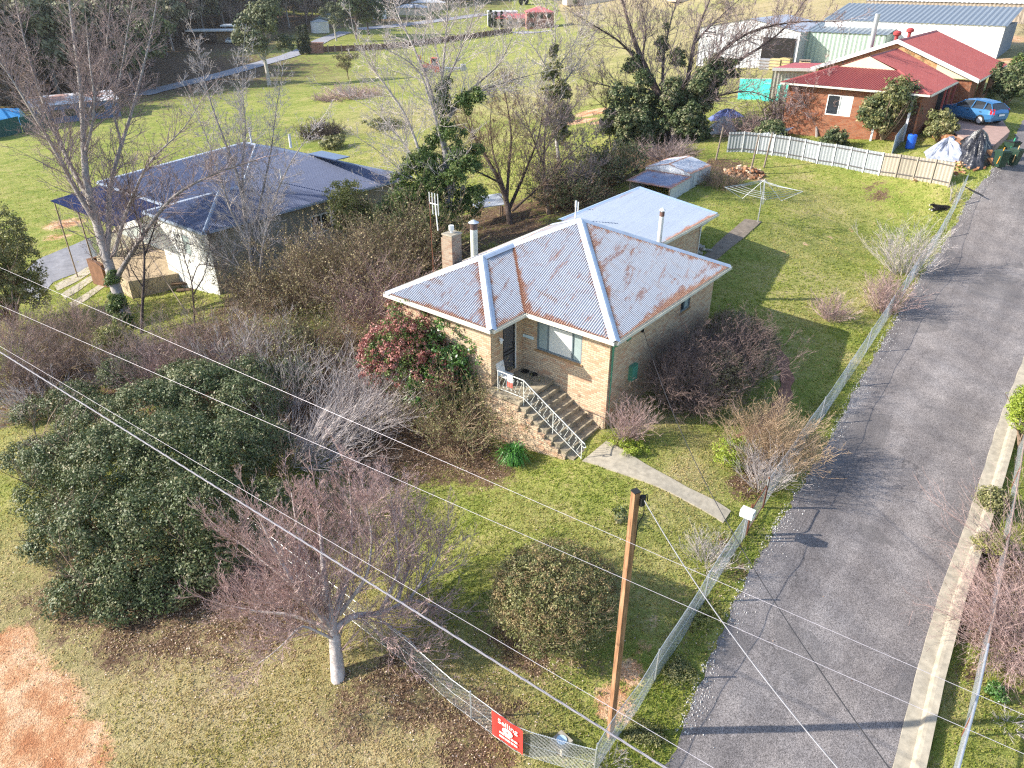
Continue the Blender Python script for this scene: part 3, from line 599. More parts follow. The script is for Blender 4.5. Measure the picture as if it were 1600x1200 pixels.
vl = MB(); 
d_ = (R2 - cC); s_ = np.cross(d_ / np.linalg.norm(d_), [0, 0, 1.]); vl.poly([cC - s_ * .05 + [0, 0, .03], cC + s_ * .05 + [0, 0, .03], R2 + s_ * .05 + [0, 0, .03], R2 - s_ * .05 + [0, 0, .03]])
vl.build('valley', RUSTM, roof)
gt = MB(); sf = MB()
def gutter(mb, a, b_, out, h=.12, w_=.11, z=ZE):
    a = np.array([a[0], a[1], z - h - .01]); b_ = np.array([b_[0], b_[1], z - h - .01]); o = np.array([*out, 0.]) ; K = np.array([0, 0, 1.])
    mb.par(a - o * .02, b_ - a, o * w_, K * .012); mb.par(a + o * (w_ - .02), b_ - a, o * .012, K * h); mb.par(a - o * .02, b_ - a, o * .02, K * h)
vU, vV = UU, VV
for a, b_, o in ((cA, cB, -vV), (cB, cC, vU), (cC, cD, -vV), (cD, cE, vU), (cE, cG, vV), (cG, cA, -vU)): gutter(gt, a, b_, o)
gt.build('gutter', GUTTER, house)
zs = ZE - .13
sf.poly([Q(.0, .0, zs), Q(0, E2, zs), Q(I, E2, zs), Q(I, .0, zs)][::1]); sf.poly([Q(I, 0, zs), Q(I, I, zs), Q(La, I, zs), Q(La, 0, zs)])
sf.poly([Q(La - I, I, zs), Q(La - I, Lb + I, zs), Q(La, Lb + I, zs), Q(La, I, zs)]); sf.poly([Q(La, Lb, zs), Q(La, Lb + I, zs), Q(LL, Lb + I, zs), Q(LL, Lb, zs)])
sf.poly([Q(LL - I, Lb + I, zs), Q(LL - I, E2, zs), Q(LL, E2, zs), Q(LL, Lb + I, zs)]); sf.build('soffit', SOFFIT, house)
# windows, door, lamp, plate
winunit(house, q2(La - I, Lb + I), UU, .69, 2.76, 2.18, 3.36, GREYF, [CURT2, CURTAIN, CURT2], (.50, 1.62), .055)
winunit(house, q2(LL - I, Lb + I), VV, 7.88 - Lb - I, 8.76 - Lb - I, 2.66, 3.32, GREYF, [GLASSD, CURT2], (.40,), .05)
sl_ = MB(); P = Q(La - I + .62, Lb + I, 2.10); sl_.par(P, np.array([*UU, 0]) * 2.2, np.array([*-VV, 0]) * .05, [0, 0, .075]); sl_.build('window_sill', plain('brown_sill_brick', (.33, .20, .10), .8, .3, 9), house)
sl_ = MB(); P = Q(LL - I, 7.84, 2.585); sl_.par(P, np.array([*VV, 0]) * .96, np.array([*UU, 0]) * .05, [0, 0, .07]); sl_.build('window_sill', plain('brown_sill_brick_side', (.33, .20, .10), .8, .3, 9), house)
D3u = np.array([*UU, 0.]); D3v = np.array([*VV, 0.]); K3 = np.array([0, 0, 1.])
dr = MB(); dr.par(Q(La - I - .06, I + .74, 1.32), D3u * .03, D3v * .70, K3 * 2.0); door = dr.build('door', plain('grey_security_screen', (.085, .085, .095), .6, .2, 20, bump=.2), house)
df = MB()
for zz in (2.05, 2.2): df.par(Q(La - I - .032, I + .74, zz), D3u * .02, D3v * .70, K3 * .05)
for vv in (I + .72, I + 1.39): df.par(Q(La - I - .034, vv, 1.3), D3u * .022, D3v * .06, K3 * 2.08)
df.build('screen_frame', BLACK, door)
hd_ = MB(); hd_.par(Q(La - I - .03, I + 1.33, 2.35), D3u * .05, D3v * .03, K3 * .16); hd_.build('handle', BLACK, door)
fj = MB(); fj.par(Q(La - I - .08, I + 1.46, 1.3), D3u * .11, D3v * .045, K3 * 2.08); fj.par(Q(La - I - .08, I + .68, 3.36), D3u * .11, D3v * .82, K3 * .04); fj.build('door_frame', WHITE, house)
lm = MB(); c_ = Q(La - I + .10, .95, 2.95); lm.cyl(c_ + [0, 0, -.16], .045, .14, 6, 0, .07); lm.cyl(c_ + [0, 0, -.02], .10, .09, 6, 0, .02); lm.par(Q(La - I, .92, 2.98), D3u * .1, D3v * .04, K3 * .03)
lm.build('wall_lamp', WHITE, house)
np_ = MB(); np_.par(Q(La - I + .02 + .0, Lb + I, 2.52), D3u * .52, -D3v * .02, K3 * .12); npl = np_.build('name_plate', plain('pale_blue_plate', (.62, .76, .80), .4, .06, 4, bump=0), house)
mt_ = MB(); mt_.par(Q(LL - I, 3.9, 1.22), D3v * .44, D3u * .16, K3 * .64); mbx = mt_.build('meter_box', GREENP, house)
mt_ = MB(); mt_.par(Q(LL - I + .16, 3.93, 1.25), D3v * .38, D3u * .012, K3 * .58); mt_.build('box_door', plain('green_box_door', (.10, .33, .24), .5, .1, 3, bump=.05), mbx)
vn = MB(); vn.par(Q(LL - I, 3.55, 3.05), D3v * .3, D3u * .03, K3 * .2); vn.build('wall_vent', GREENP, house)
dp = MB(); dp.path([Q(LL - .06, Lb + .12, ZE - .1), Q(LL - .2, Lb + I + .05, ZE - .4), Q(LL - I + .06, Lb + I + .12, ZE - .55), Q(LL - I + .06, Lb + I + .12, -.4)], .045, 8); dp.build('downpipe', GREENP, house)
# chimney on the far left wall
ch = MB(); ch.par(Q(-.12, 3.55, -1), D3u * .52, D3v * .60, K3 * 6.25); ch.par(Q(-.26, 3.60, -1), D3u * .14, D3v * .50, K3 * 6.1); chm = ch.build('chimney', brick('chimney_brick', (.38, .29, .21), (.30, .22, .16), (.36, .33, .28)), house)
ct = MB(); ct.par(Q(-.15, 3.52, 5.25), D3u * .58, D3v * .66, K3 * .06, 0); ct.build('chimney_cap', CONC, chm)
cw = MB(); cw.cyl(Q(.13, 3.85, 5.31), .05, .12, 10); cw.cyl(Q(.13, 3.85, 5.43), .11, .2, 12); cw.build('cowl', WHITE, chm)
fl = MB(); fl.cyl(Q(.15, 5.25, 2.4), .16, 2.75, 18); flue = fl.build('flue', plain('cream_flue', (.62, .64, .54), .6, .12, 3, bump=.05), house)
fl = MB(); fl.cyl(Q(.15, 5.25, 5.12), .165, .28, 18); fl.build('sooty_band', plain('rusty_soot', (.12, .08, .07), .8, .4, 9), flue)
fl = MB(); fl.cyl(Q(.15, 5.25, 5.42), .24, .12, 18, 0, .03); fl.build('rain_cap', GALV, flue)
f2 = MB(); f2.cyl(Q(5.62, 12.15, .2), .11, 5.1, 16); flue2 = f2.build('flue', plain('white_flue', (.72, .70, .65), .55, .12, 3, bump=.05), house)
f2 = MB(); f2.cyl(Q(5.62, 12.15, 5.1), .115, .2, 16); f2.build('sooty_band', plain('rusty_soot_two', (.16, .09, .07), .8, .4, 9), flue2)
f2 = MB(); f2.cyl(Q(5.62, 12.15, 5.3), .07, .08, 12); f2.cyl(Q(5.62, 12.15, 5.38), .16, .1, 16, 0, .03); f2.build('rain_cap', WHITE, flue2)
# low-pitched rear wing
ax_ = MB(); ZR, UR, V1, V2, UE = 4.42, 1.0, 10.6, 18.4, 5.7
wallq(ax_, q2(UE - I, E2 - I - .1), q2(UE - I, V2 - I - .4), -.6, 3.68); wallq(ax_, q2(UE - I, V2 - I - .4), q2(UR + .2, V2 - I - .4), -.6, 3.68); wallq(ax_, q2(UR + .2, V2 - I - .4), q2(UR + .2, E2 - I - .1), -.6, 4.3)
ax_.poly([Q(UE - I, V2 - I - .4, 3.68), Q(UR + .2, V2 - I - .4, 4.3), Q(UR + .2, V2 - I - .4, 3.68)]); ax_.build('wall', BRICK, house)
ar = MB(); k2 = (ZR - ZE) / (UE - UR)
rA, rB, rC, rD = Q(UE, V1, ZE), Q(UE, V2, ZE), Q(UR, V2, ZR), Q(UR, V1, ZR)
roofface(ar, [rA, rB, rC, rD], [.12, .05, .05, .01]);
ar_ = ar.build('roof', ROOFN, house)
fc = MB(); capping(fc, rC + [0, 0, .0], rD, .16, lift=.02, dn=.015)
fc.par(rB + [0, 0, .012], rC - rB, D3v * -.24, K3 * .016); fc.par(rB + [0, 0, -.16], rC - rB, D3v * .02, K3 * .17); fc.build('flashing', plain('blue_grey_flashing', (.40, .52, .68), .45, .1, 2, .1, .05, .5), ar_)
g2 = MB(); gutter(g2, rA, rB, vU); g2.build('gutter', GUTTER, house)
s2_ = MB(); s2_.poly([Q(UE - I, V1, zs), Q(UE - I, V2, zs), Q(UE, V2, zs), Q(UE, V1, zs)]); s2_.poly([Q(UR, V2 - I - .4, zs), Q(UR, V2, zs), Q(UE - I, V2, zs), Q(UE - I, V2 - I - .4, zs)]); s2_.build('soffit', SOFFIT, house)
dp = MB(); dp.path([Q(UE + .03, V2 - .7, ZE - .1), Q(UE - .25, V2 - .8, ZE - .4), Q(UE - I + .06, V2 - 1.0, ZE - .55), Q(UE - I + .06, V2 - 1.0, 1.2)], .045, 8); dp.build('downpipe', WHITE, house)
vp = MB(); vp.cyl(Q(1.5, 11.2, 4.3), .035, .75, 10); vp.cyl(Q(1.5, 11.2, 5.0), .05, .3, 10); vp.build('vent_pipe', WHITE, house)
vp = MB(); vp.cyl(Q(.72, 12.6, 3.2), .03, 1.6, 10); vp.build('vent_pipe', WHITE, house)
# landing, steps
st = MB(); zt_ = 1.10
st.par(Q(La - I, I - .26, .95), D3u * (6.65 - La + I), D3v * (Lb + .26), K3 * .15)
for k in range(1, 9): st.par(Q(6.65 + .31 * (k - 1) - .02, I - .26 - .02 * (k % 2), -1.0), D3u * .33, D3v * (Lb + .26 + .02 * (k % 2)), K3 * (1.0 + zt_ - .18 * k))
stp = st.build('steps', CONCD, house)
sw = MB(); a_ = Q(La - I, I, -1.4)
zs_ = lambda U: zt_ - .14 - max(0, (U - 6.65)) * .58
for k in range(9):
    u0_ = La - I if k == 0 else 6.65 + .31 * (k - 1) - .01; u1_ = 6.65 if k == 0 else 6.65 + .31 * k - .012
    sw.par(Q(u0_, I - .37, -1.4), D3u * (u1_ - u0_), D3v * .10, K3 * (1.4 + zt_ - .16 - .18 * k))
sw.build('stair_wall', BRICK, house)
# balustrade: rails, posts and scrolls, one part each kind
ivory = plain('ivory_iron', (.72, .72, .66), .5, .1, 8, bump=.05)
rail = MB(); V0 = I - .08
def rz_(U): return zt_ - max(0, (U - 6.7)) * .585
top = [Q(5.45, V0, zt_ + .88), Q(6.7, V0, zt_ + .88)] + [Q(U, V0, rz_(U) + .86) for U in (7.3, 8, 8.8, 9.33)] + [Q(9.45, V0, rz_(9.33) + .80), Q(9.5, V0, rz_(9.33) + .68), Q(9.42, V0, rz_(9.33) + .62), Q(9.36, V0, rz_(9.33) + .68)]
rail.path(top, .02, 6)
rail.path([Q(5.45, V0, zt_ + .14), Q(6.7, V0, zt_ + .14)] + [Q(U, V0, rz_(U) + .14) for U in (7.3, 8, 8.8, 9.33)], .014, 6)
bal = rail.build('railing', ivory, house)
for U in (5.47, 6.7, 8.05, 9.33):
    p = MB(); p.path([Q(U, V0, rz_(U) - .25), Q(U, V0, rz_(U) + .87)], .017, 6); p.build('post', ivory, bal)
for k, U in enumerate(np.arange(5.6, 9.3, .19)):
    if min(abs(U - 6.7), abs(U - 8.05)) < .06: U += .04
    zb = rz_(U) + .17; h_ = .66; s = MB(); pl = []
    for t in np.linspace(0, 1, 9): a_ = math.pi * (1.6 - 1.9 * t); pl.append((.045 + .05 * math.cos(a_) * (.35 + .65 * t), h_ - .10 + .05 * math.sin(a_) * (.35 + .65 * t)))
    lo = [(-q[0] + .0, h_ - q[1]) for q in pl[::-1]]; full = pl + lo
    sl0 = -.585 if U > 6.7 else 0
    s.path([Q(U + p_, V0, zb + z_ + p_ * sl0) for p_, z_ in full], .0085, 4); s.build('scroll', ivory, bal)
# things on the landing
def chair_part(root, name, pts, mat): m_ = MB(); m_.path(pts, .012, 5); return m_.build(name, mat, root)
oc = Q(5.38, .95, zt_); chr_ = thing('garden_chair', oc, 'white moulded garden chair standing on the landing by the front door', 'chair')
m_ = MB(); m_.par(oc + D3u * -.22 + D3v * -.22 + K3 * .40, D3u * .44, D3v * .44, K3 * .03); m_.build('seat', WHITE, chr_)
m_ = MB(); m_.par(oc + D3u * -.22 + D3v * -.22 + K3 * .43, D3u * .03 , D3v * .44, K3 * .45 - D3u * .1); m_.build('backrest', WHITE, chr_)
for a_, c_ in ((-.2, -.2), (.2, -.2), (-.2, .2), (.2, .2)): chair_part(chr_, 'leg', [oc + D3u * a_ + D3v * c_, oc + D3u * a_ * .9 + D3v * c_ * .9 + K3 * .40], WHITE)
tw = MB(); o_ = Q(5.95, V0 - .03, zt_ + .90); n_ = 7
for i in range(n_): 
    a_ = o_ + D3u * (.035 * i) + D3v * (.012 * math.sin(i * 2.1)); b_ = a_ + D3u * .035 + D3v * (.012 * (math.sin((i + 1) * 2.1) - math.sin(i * 2.1)))
    tw.poly([a_, b_, b_ - K3 * (.30), a_ - K3 * .30], 0); tw.poly([a_ - K3 * .30, b_ - K3 * .30, b_ - K3 * .52, a_ - K3 * .52], 1)
tag(tw.build('towel', [WHITE, plain('coral_cloth', (.62, .16, .12), .9, .1, 5)], org=o_), 'white and coral towel hung over the stair railing', 'towel')
for i, U in enumerate((5.2, 5.62)):
    m_ = MB(); p_ = Q(U, Lb + I - .28, zt_ + .004); m_.cyl(p_ + D3u * .15 + D3v * .12, .16, .02, 14); o = m_.build('door_mat', BLACK, org=p_)
    tag(o, ('small black rubber mat nearest the front door', 'small black rubber mat under the front window')[i], 'mat')
# aerial mast beside the chimney
an = Q(-.62, 3.4, z1(*Q(-.62, 3.4, 0)[:2])); ar2 = thing('aerial_mast', an, 'rusty pole with a white television aerial beside the brick chimney', 'aerial')
m_ = MB(); m_.path([an, [an[0], an[1], 6.6]], .022, 6); m_.build('pole', RUSTM, ar2)
m_ = MB(); tp = np.array([an[0], an[1], 6.55]); 
for k in range(4): m_.path([tp + D3u * (k * .16) - K3 * .45, tp + D3u * (k * .16) + K3 * .45], .02, 5)
m_.path([tp, tp + D3u * .5], .02, 5); m_.path([tp + D3u * .32, tp + D3u * .4 - K3 * 1.1], .025, 5); m_.build('antenna', WHITE, ar2)
# ------------------------------------------------------------------ garden shed behind the house
def G(U, V): p = Q(U, V, 0); return z1(p[0], p[1])
SHW = corrug('shed_wall_sheet', (.66, .70, .76), (.80, .84, .88), pitch=.19, rust=.06, rough=.5)
SHR = corrug('shed_roof_sheet', (.56, .60, .68), (.68, .72, .78), pitch=.19, rust=.14, rough=.5)
shd = thing('garden_shed', Q(.4, 25.9, 1.6), 'small pale steel garden shed with a rusty gable roof behind the house', 'shed')
def ribwall(mb, a, b, z0, z1_, pitch=.16, amp=.008, m=0, z1b=None):
    a = np.asarray(a, float)[:2]; b = np.asarray(b, float)[:2]; L = np.linalg.norm(b - a); d = (b - a) / L; n = np.array([d[1], -d[0]]); k = max(2, int(L / (pitch / 2)))
    s = np.linspace(0, 1, k + 1); h = np.where(np.arange(k + 1) % 2 == 0, amp, -amp); P = a + d * (s * L)[:, None] + n * h[:, None]
    z1b = z1_ if z1b is None else z1b
    V = np.concatenate([np.concatenate([P, np.full((k + 1, 1), z0)], -1), np.concatenate([P, (z1_ + (z1b - z1_) * s)[:, None]], -1)]); kk = np.arange(k)
    mb.add(V, np.stack([kk, kk + 1, kk + k + 2, kk + k + 1], -1), m)
w_ = MB(); sU0, sU1, sV0, sV1, sE, sR = -2.8, .4, 25.9, 29.0, 3.62, 4.0
ribwall(w_, q2(sU0, sV0), q2(sU1, sV0), 1.4, sE); ribwall(w_, q2(sU1, sV1), q2(sU0, sV1), 1.4, sE); ribwall(w_, q2(sU0, sV1), q2(sU0, sV0), 1.4, sE); ribwall(w_, q2(sU1, sV0), q2(sU1, sV1), 1.4, sE)
um = (sU0 + sU1) / 2
for v_ in (sV0, sV1): w_.poly([Q(sU0, v_, sE), Q(sU1, v_, sE), Q(um, v_, sR)])
w_.build('wall', SHW, shd)
r_ = MB(); o_ = .06
roofface(r_, [Q(sU1 + o_, sV0 - .05, sE), Q(sU1 + o_, sV1 + .05, sE), Q(um, sV1 + .05, sR + .02), Q(um, sV0 - .05, sR + .02)], [.5, .3, .1, .3], pitch=.19, amp=.012)
roofface(r_, [Q(sU0 - o_, sV1 + .05, sE), Q(sU0 - o_, sV0 - .05, sE), Q(um, sV0 - .05, sR + .02), Q(um, sV1 + .05, sR + .02)], [.5, .3, .1, .3], pitch=.19, amp=.012)
r_.build('roof', SHR, shd)
d_ = MB(); d_.par(Q(sU1 + .012, 26.5, 1.9), D3v * 1.0, D3u * .03, K3 * 1.65); sd = d_.build('door', plain('pale_shed_door', (.62, .66, .68), .5, .1, 3, .2), shd)
d_ = MB(); d_.par(Q(sU1 + .045, 26.62, 2.7), D3v * .35, D3u * .03, K3 * .03); d_.build('bolt', BLACK, sd)
ln = thing('lean_to_shed', Q(.4, 23.2, 1.5), 'open-fronted lean-to with a rusty blue iron roof joined to the garden shed', 'shed')
w_ = MB(); ribwall(w_, q2(.45, 23.25), q2(.45, 25.88), 1.3, 3.28, z1b=3.44); ribwall(w_, q2(-2.45, 25.8), q2(-2.45, 23.3), 1.3, 3.44, z1b=3.28); w_.build('wall', SHW, ln)
w_ = MB(); w_.poly([Q(-2.4, 25.7, 1.3), Q(.4, 25.7, 1.3), Q(.4, 25.7, 3.4), Q(-2.4, 25.7, 3.4)]); w_.build('rear_board', plain('stained_board', (.16, .09, .035), .9, .5, 1.5), ln)
for U in (-2.4, .38): m_ = MB(); m_.par(Q(U, 23.2, 1.3), D3u * .07, D3v * .07, K3 * 1.95); m_.build('post', GREYT, ln)
r_ = MB(); roofface(r_, [Q(-2.6, 23.05, 3.3), Q(.6, 23.05, 3.3), Q(.6, 25.86, 3.5), Q(-2.6, 25.86, 3.5)], [.7, .5, .7, .5], pitch=.12, amp=.012); r_.build('roof', corrug('lean_to_roof', (.24, .28, .42), (.38, .42, .54), rust=.13), ln)

# ------------------------------------------------------------------ slate-blue roofed house to the left
BR = corrug('slate_blue_sheet', (.15, .18, .29), (.20, .235, .35), rough=.7, metal=.0, spec=.15)
bh0 = np.array([-15.85, 39.87]); 
def B(U, V, z): p = bh0 + UU * U + VV * V; return np.array([p[0], p[1], z])
def b2(U, V): return B(U, V, 0)[:2]
BE, BD, BT, BW_, BB = 2.5, 14.3, .33, 6.4, 1.6
bh = thing('weatherboard_house', B(-7, 0, -1.5), 'white weatherboard house with a slate blue corrugated roof behind the bare trees at left', 'house')
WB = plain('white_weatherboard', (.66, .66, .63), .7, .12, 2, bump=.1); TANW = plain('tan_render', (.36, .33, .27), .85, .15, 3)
apz = BE + BD / 2 * BT; BL = -BD / 2 * 2 - 1.2
AP, AL = B(-BD / 2, BD / 2, apz), B(-BD / 2 - 1.2, BD / 2, apz)
c1, c2_, c3, c4 = B(0, 0, BE), B(0, BD, BE), B(BL, BD, BE), B(BL, 0, BE)
w1, w2 = B(0, -BB, BE), B(-BW_, -BB, BE); wr1 = B(-BW_ / 2, -BB + BW_ / 2, BE + BW_ / 2 * BT); wr2 = B(-BW_ / 2, BW_ / 2, BE + BW_ / 2 * BT)
r_ = MB(); roofface(r_, [w1, c1, wr2, wr1], [0, 0, 0, 0], rows=4); roofface(r_, [c1, c2_, AP, wr2], [0, 0, 0, 0], rows=4); roofface(r_, [w2, w1, wr1], [0, 0, 0], rows=4)
roofface(r_, [B(BL, 0, BE), B(-BW_, 0, BE), wr2, AP, AL], [0] * 5, rows=4); r_.poly([w2, wr1, wr2, B(-BW_, 0, BE)]); r_.poly([c2_, c3, AL, AP]); r_.poly([c3, c4, AL])
brf = r_.build('roof', BR, bh)
BCAP = plain('pale_blue_capping', (.30, .36, .46), .5, .1, 3)
cp = MB()
for a, b_ in ((w1, wr1), (wr1, wr2), (wr2, AP), (AP, AL), (AL, c4), (AP, c2_), (w2, wr1)): capping(cp, a, b_, .14)
cp.build('ridge_capping', BCAP, brf)
wl = MB(); i_ = .45
wallq(wl, b2(-i_, -BB + i_), b2(-i_, BD - i_), -2.8, BE - .12, holes=[(6.9, 8.6, .35, 1.55)]); wallq(wl, b2(-i_, BD - i_), b2(BL + i_, BD - i_), -2.8, BE - .12); wallq(wl, b2(BL + i_, BD - i_), b2(BL + i_, i_), -3, BE - .12)
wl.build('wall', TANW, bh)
wl = MB(); wallq(wl, b2(-BW_ + i_, -BB + i_), b2(-i_ - .003, -BB + i_), -2.8, BE - .12, holes=[(1.6, 3.4, .4, 1.7)]); wallq(wl, b2(-BW_ + i_, i_), b2(-BW_ + i_, -BB + i_), -2.8, BE - .12); wallq(wl, b2(BL + i_, i_), b2(-BW_ + i_, i_), -3, BE - .12, holes=[(2, 4, .2, 1.6)])
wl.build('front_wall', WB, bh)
winunit(bh, b2(-i_, -BB + i_), VV, 6.9, 8.6, .35, 1.55, WHITE, [GLASSD, GLASSD], (.85,), .09, .03)
winunit(bh, b2(-BW_ + i_, -BB + i_), UU, 1.6, 3.4, .4, 1.7, WHITE, [CURTAIN, CURT2], (.9,), .08, .03)
winunit(bh, b2(BL + i_, i_), UU, 2, 4, .2, 1.6, WHITE, [GLASSD], (1.0,), .08, .03)
g_ = MB()
for a, b_, o in ((w1, c2_, vU), (w2, w1, -vV), (c4, B(-BW_, 0, BE), -vV)): gutter(g_, a, b_, o, z=BE)
g_.build('gutter', BCAP, bh)
sf = MB(); zb = BE - .13; sf.poly([B(-i_, -BB, zb), B(-i_, BD, zb), B(0, BD, zb), B(0, -BB, zb)]); sf.poly([B(-BW_, -BB, zb), B(-BW_, -BB + i_, zb), B(-i_, -BB + i_, zb), B(-i_, -BB, zb)]); sf.poly([B(BL, 0, zb), B(BL, i_, zb), B(-BW_, i_, zb), B(-BW_, 0, zb)]); sf.build('soffit', SOFFIT, bh)
vr = MB(); roofface(vr, [B(BL + .5, -3.4, 2.02), B(-BW_ - .05, -3.4, 2.02), B(-BW_ - .05, -.02, 2.36), B(BL + .5, -.02, 2.36)], [0] * 4, rows=3); vrf = vr.build('verandah_roof', corrug('deep_blue_sheet', (.035, .05, .16), (.05, .07, .2), rough=.5, metal=0, spec=.3), bh)
for U in (BL + .7, BL + 4, -BW_ - .3): m_ = MB(); m_.par(B(U, -3.3, -3.4), D3u * .07, D3v * .07, K3 * 5.4); m_.build('post', GREYT, bh)
m_ = MB(); m_.cyl(B(-2.6, 5.6, 2.9), .05, 1.3, 10); m_.build('vent_pipe', WHITE, bh)
m_ = MB(); m_.cyl(B(-9.6, 8.4, 4.4), .07, 1.1, 10); m_.build('vent_pipe', WHITE, bh)
m_ = MB(); m_.cyl(B(-6.8, 9.6, 4.3), .09, .9, 10); m_.build('vent_pipe', WHITE, bh)
sp2 = MB(); sp2.par(B(-4.9, 9.5, 4.12), D3u * 2.9, D3v * 1.2 + K3 * .0, K3 * .05); tag(sp2.build('solar_panel', plain('dark_panel', (.05, .07, .16), .2, .05, 2, bump=0, spec=.8), bh))
# its terrace, steps, chairs and glass balustrade
PAV = plain('tan_paving', (.42, .33, .22), .9, .25, 3)
def slabz(name, pts, z, t, mat, **k):
    s = MB(); s.poly([[p[0], p[1], z] for p in pts]); n = len(pts)
    for i in range(n): a, b_ = pts[i], pts[(i + 1) % n]; s.poly([[a[0], a[1], z], [a[0], a[1], z - t], [b_[0], b_[1], z - t], [b_[0], b_[1], z]])
    return s.build(name, mat, **k)
ter = [hz(*p, -1.15) for p in ((150,402),(185,345),(262,352),(318,420),(250,432),(200,440))]
o = slabz('terrace', ter, -1.15, 2.2, PAV); tag(o, kind='structure')
stt = thing('timber_steps', hz(285, 450, -1.8), 'wide dark timber steps going down from the terrace of the weatherboard house', 'steps')
for k in range(6):
    a, b_ = hz(250 + k * 9, 421 + k * 10, -1.2 - k * .2), hz(312 + k * 8, 412 + k * 12, -1.2 - k * .2); dd = b_ - a; nn2 = np.array([dd[1], -dd[0], 0]); nn2 /= np.linalg.norm(nn2)
    m_ = MB(); m_.par(a + [0, 0, -.1], dd * [1, 1, 0], nn2 * .36, K3 * .1); m_.build('tread', plain('brown_tread', (.12, .075, .045), .85, .3, 6) if k == 0 else bpy.data.materials['brown_tread'], stt)
m_ = MB(); m_.path([hz(232, 395, -.2), hz(252, 428, -.3), hz(290, 486, -1.5)], .03, 5); m_.build('handrail', GREYT, stt)
ORG_ = plain('orange_plastic', (.60, .17, .07), .5, .1, 4)
def patio_chair(p, rz):
    c = thing('garden_chair', p, '', 'chair', 'orange chairs on the terrace'); u_ = np.array([math.cos(rz), math.sin(rz), 0]); v_ = np.array([-u_[1], u_[0], 0])
    m_ = MB(); m_.par(p - u_ * .24 - v_ * .24 + K3 * .42, u_ * .48, v_ * .48, K3 * .03); m_.build('seat', ORG_, c)
    m_ = MB(); m_.par(p - u_ * .24 - v_ * .24 + K3 * .45, u_ * .04, v_ * .48, K3 * .45); m_.build('backrest', ORG_, c)
    for a_, c_ in ((-.2, -.2), (.2, -.2), (-.2, .2), (.2, .2)): m_ = MB(); m_.path([p + u_ * a_ + v_ * c_, p + u_ * a_ + v_ * c_ + K3 * .42], .02, 4); m_.build('leg', ORG_, c)
    return c
for k, (px, py, rz, lb) in enumerate(((236,372,.2,'orange plastic chair on the terrace, nearest the bare tree trunk'),(254,378,2.6,'orange plastic chair on the terrace, nearest the top of the timber steps'),(247,362,4.4,'orange plastic chair on the terrace, nearest the house wall'))):
    patio_chair(hz(px, py, -1.145), rz)['label'] = lb
tp_ = hz(243, 372, -1.145); tb = thing('patio_table', tp_, 'white round table among the orange chairs on the terrace', 'table'); m_ = MB(); m_.cyl(tp_ + [0, 0, .7], .45, .04, 20); m_.build('tabletop', WHITE, tb); m_ = MB(); m_.cyl(tp_, .04, .7, 8); m_.cyl(tp_, .22, .03, 12); m_.build('pedestal', WHITE, tb)
a, b_ = hz(115, 312, 1.0), hz(137, 378, -.2)
gb = thing('glass_balustrade', [*b_[:2], -1.6], 'glass balustrade in a grey frame beside the drive of the weatherboard house', 'balustrade')
m_ = MB(); b0 = hz(137, 378, -.1); e0_ = b0 + np.array([-UU[1] * 0 + VV[0] * 6.0, VV[1] * 6.0, 0]); zb_ = -1.15
m_.path([[*b0[:2], zb_], [*b0[:2], .1], [*e0_[:2], .1], [*e0_[:2], zb_]], .04, 4); m_.build('frame', STEEL, gb)
gl = NB('pool_glass'); gl.p.inputs['Transmission Weight'].default_value = .85; gl.fin((.7, .78, .78), .05)
m_ = MB(); m_.par([*b0[:2], zb_ + .05], [*(e0_ - b0)[:2], 0], D3u * .012, K3 * 1.15); m_.build('pane', gl.m, gb)
rw = MB(); rw.par([*(b0 - D3v * .3)[:2], -4.2], [*((e0_ - b0) * 1.1)[:2], 0], D3u * -.25, K3 * 3.0); rw.par([*(b0 - D3v * .3)[:2], -4.2], D3u * 1.7, D3v * .25, K3 * 3.0)
tag(rw.build('retaining_wall', plain('rust_brown_wall', (.16, .08, .045), .9, .35, 3), org=[*b0[:2], -3]), 'rust brown retaining wall under the glass balustrade beside the drive', 'wall')

# ------------------------------------------------------------------ red-roofed brick house at the top right
RR_ = corrug('dark_red_sheet', (.33, .085, .08), (.42, .125, .115), rough=.6, metal=0, spec=.25)
rh = thing('red_roofed_house', Q(5, 45, 5.0), 'brick house with a dark red iron roof and cream gable at the top right', 'house')
ZE2 = 7.6; gU0, gU1, gV0, gV1 = -1.3, 11.5, 51.0, 64.5; gm_ = (gU0 + gU1) / 2; gk = .385; gz = ZE2 + (gU1 - gm_) * gk
r_ = MB(); roofface(r_, [Q(gU1, gV0, ZE2), Q(gU1, gV1, ZE2), Q(gm_, gV1, gz), Q(gm_, gV0, gz)], [0] * 4, rows=3); roofface(r_, [Q(gU0, gV1, ZE2), Q(gU0, gV0, ZE2), Q(gm_, gV0, gz), Q(gm_, gV1, gz)], [0] * 4, rows=3)
main_r = r_.build('roof', RR_, rh)
r_ = MB(); fU0, fU1, fV0, fk, fi = 0.0, 10.3, 40.6, .36, 3.0; zg = ZE2 + fi * fk; fm = (fU0 + fU1) / 2; zt2 = zg + (fm - fU0 - fi) * fk
roofface(r_, [Q(fU0, fV0, ZE2), Q(fU1, fV0, ZE2), Q(fU1 - fi, fV0 + fi, zg), Q(fU0 + fi, fV0 + fi, zg)], [0] * 4, rows=3)
roofface(r_, [Q(fU1, fV0, ZE2), Q(fU1, gV0 - 1.6, ZE2), Q(fm, gV0 + .3, zt2), Q(fm, fV0 + fi, zt2), Q(fU1 - fi, fV0 + fi, zg)], [0] * 5, rows=3)
roofface(r_, [Q(fU0, gV0, ZE2), Q(fU0, fV0, ZE2), Q(fU0 + fi, fV0 + fi, zg), Q(fm, fV0 + fi, zt2), Q(fm, gV0 + .3, zt2)], [0] * 5, rows=3)
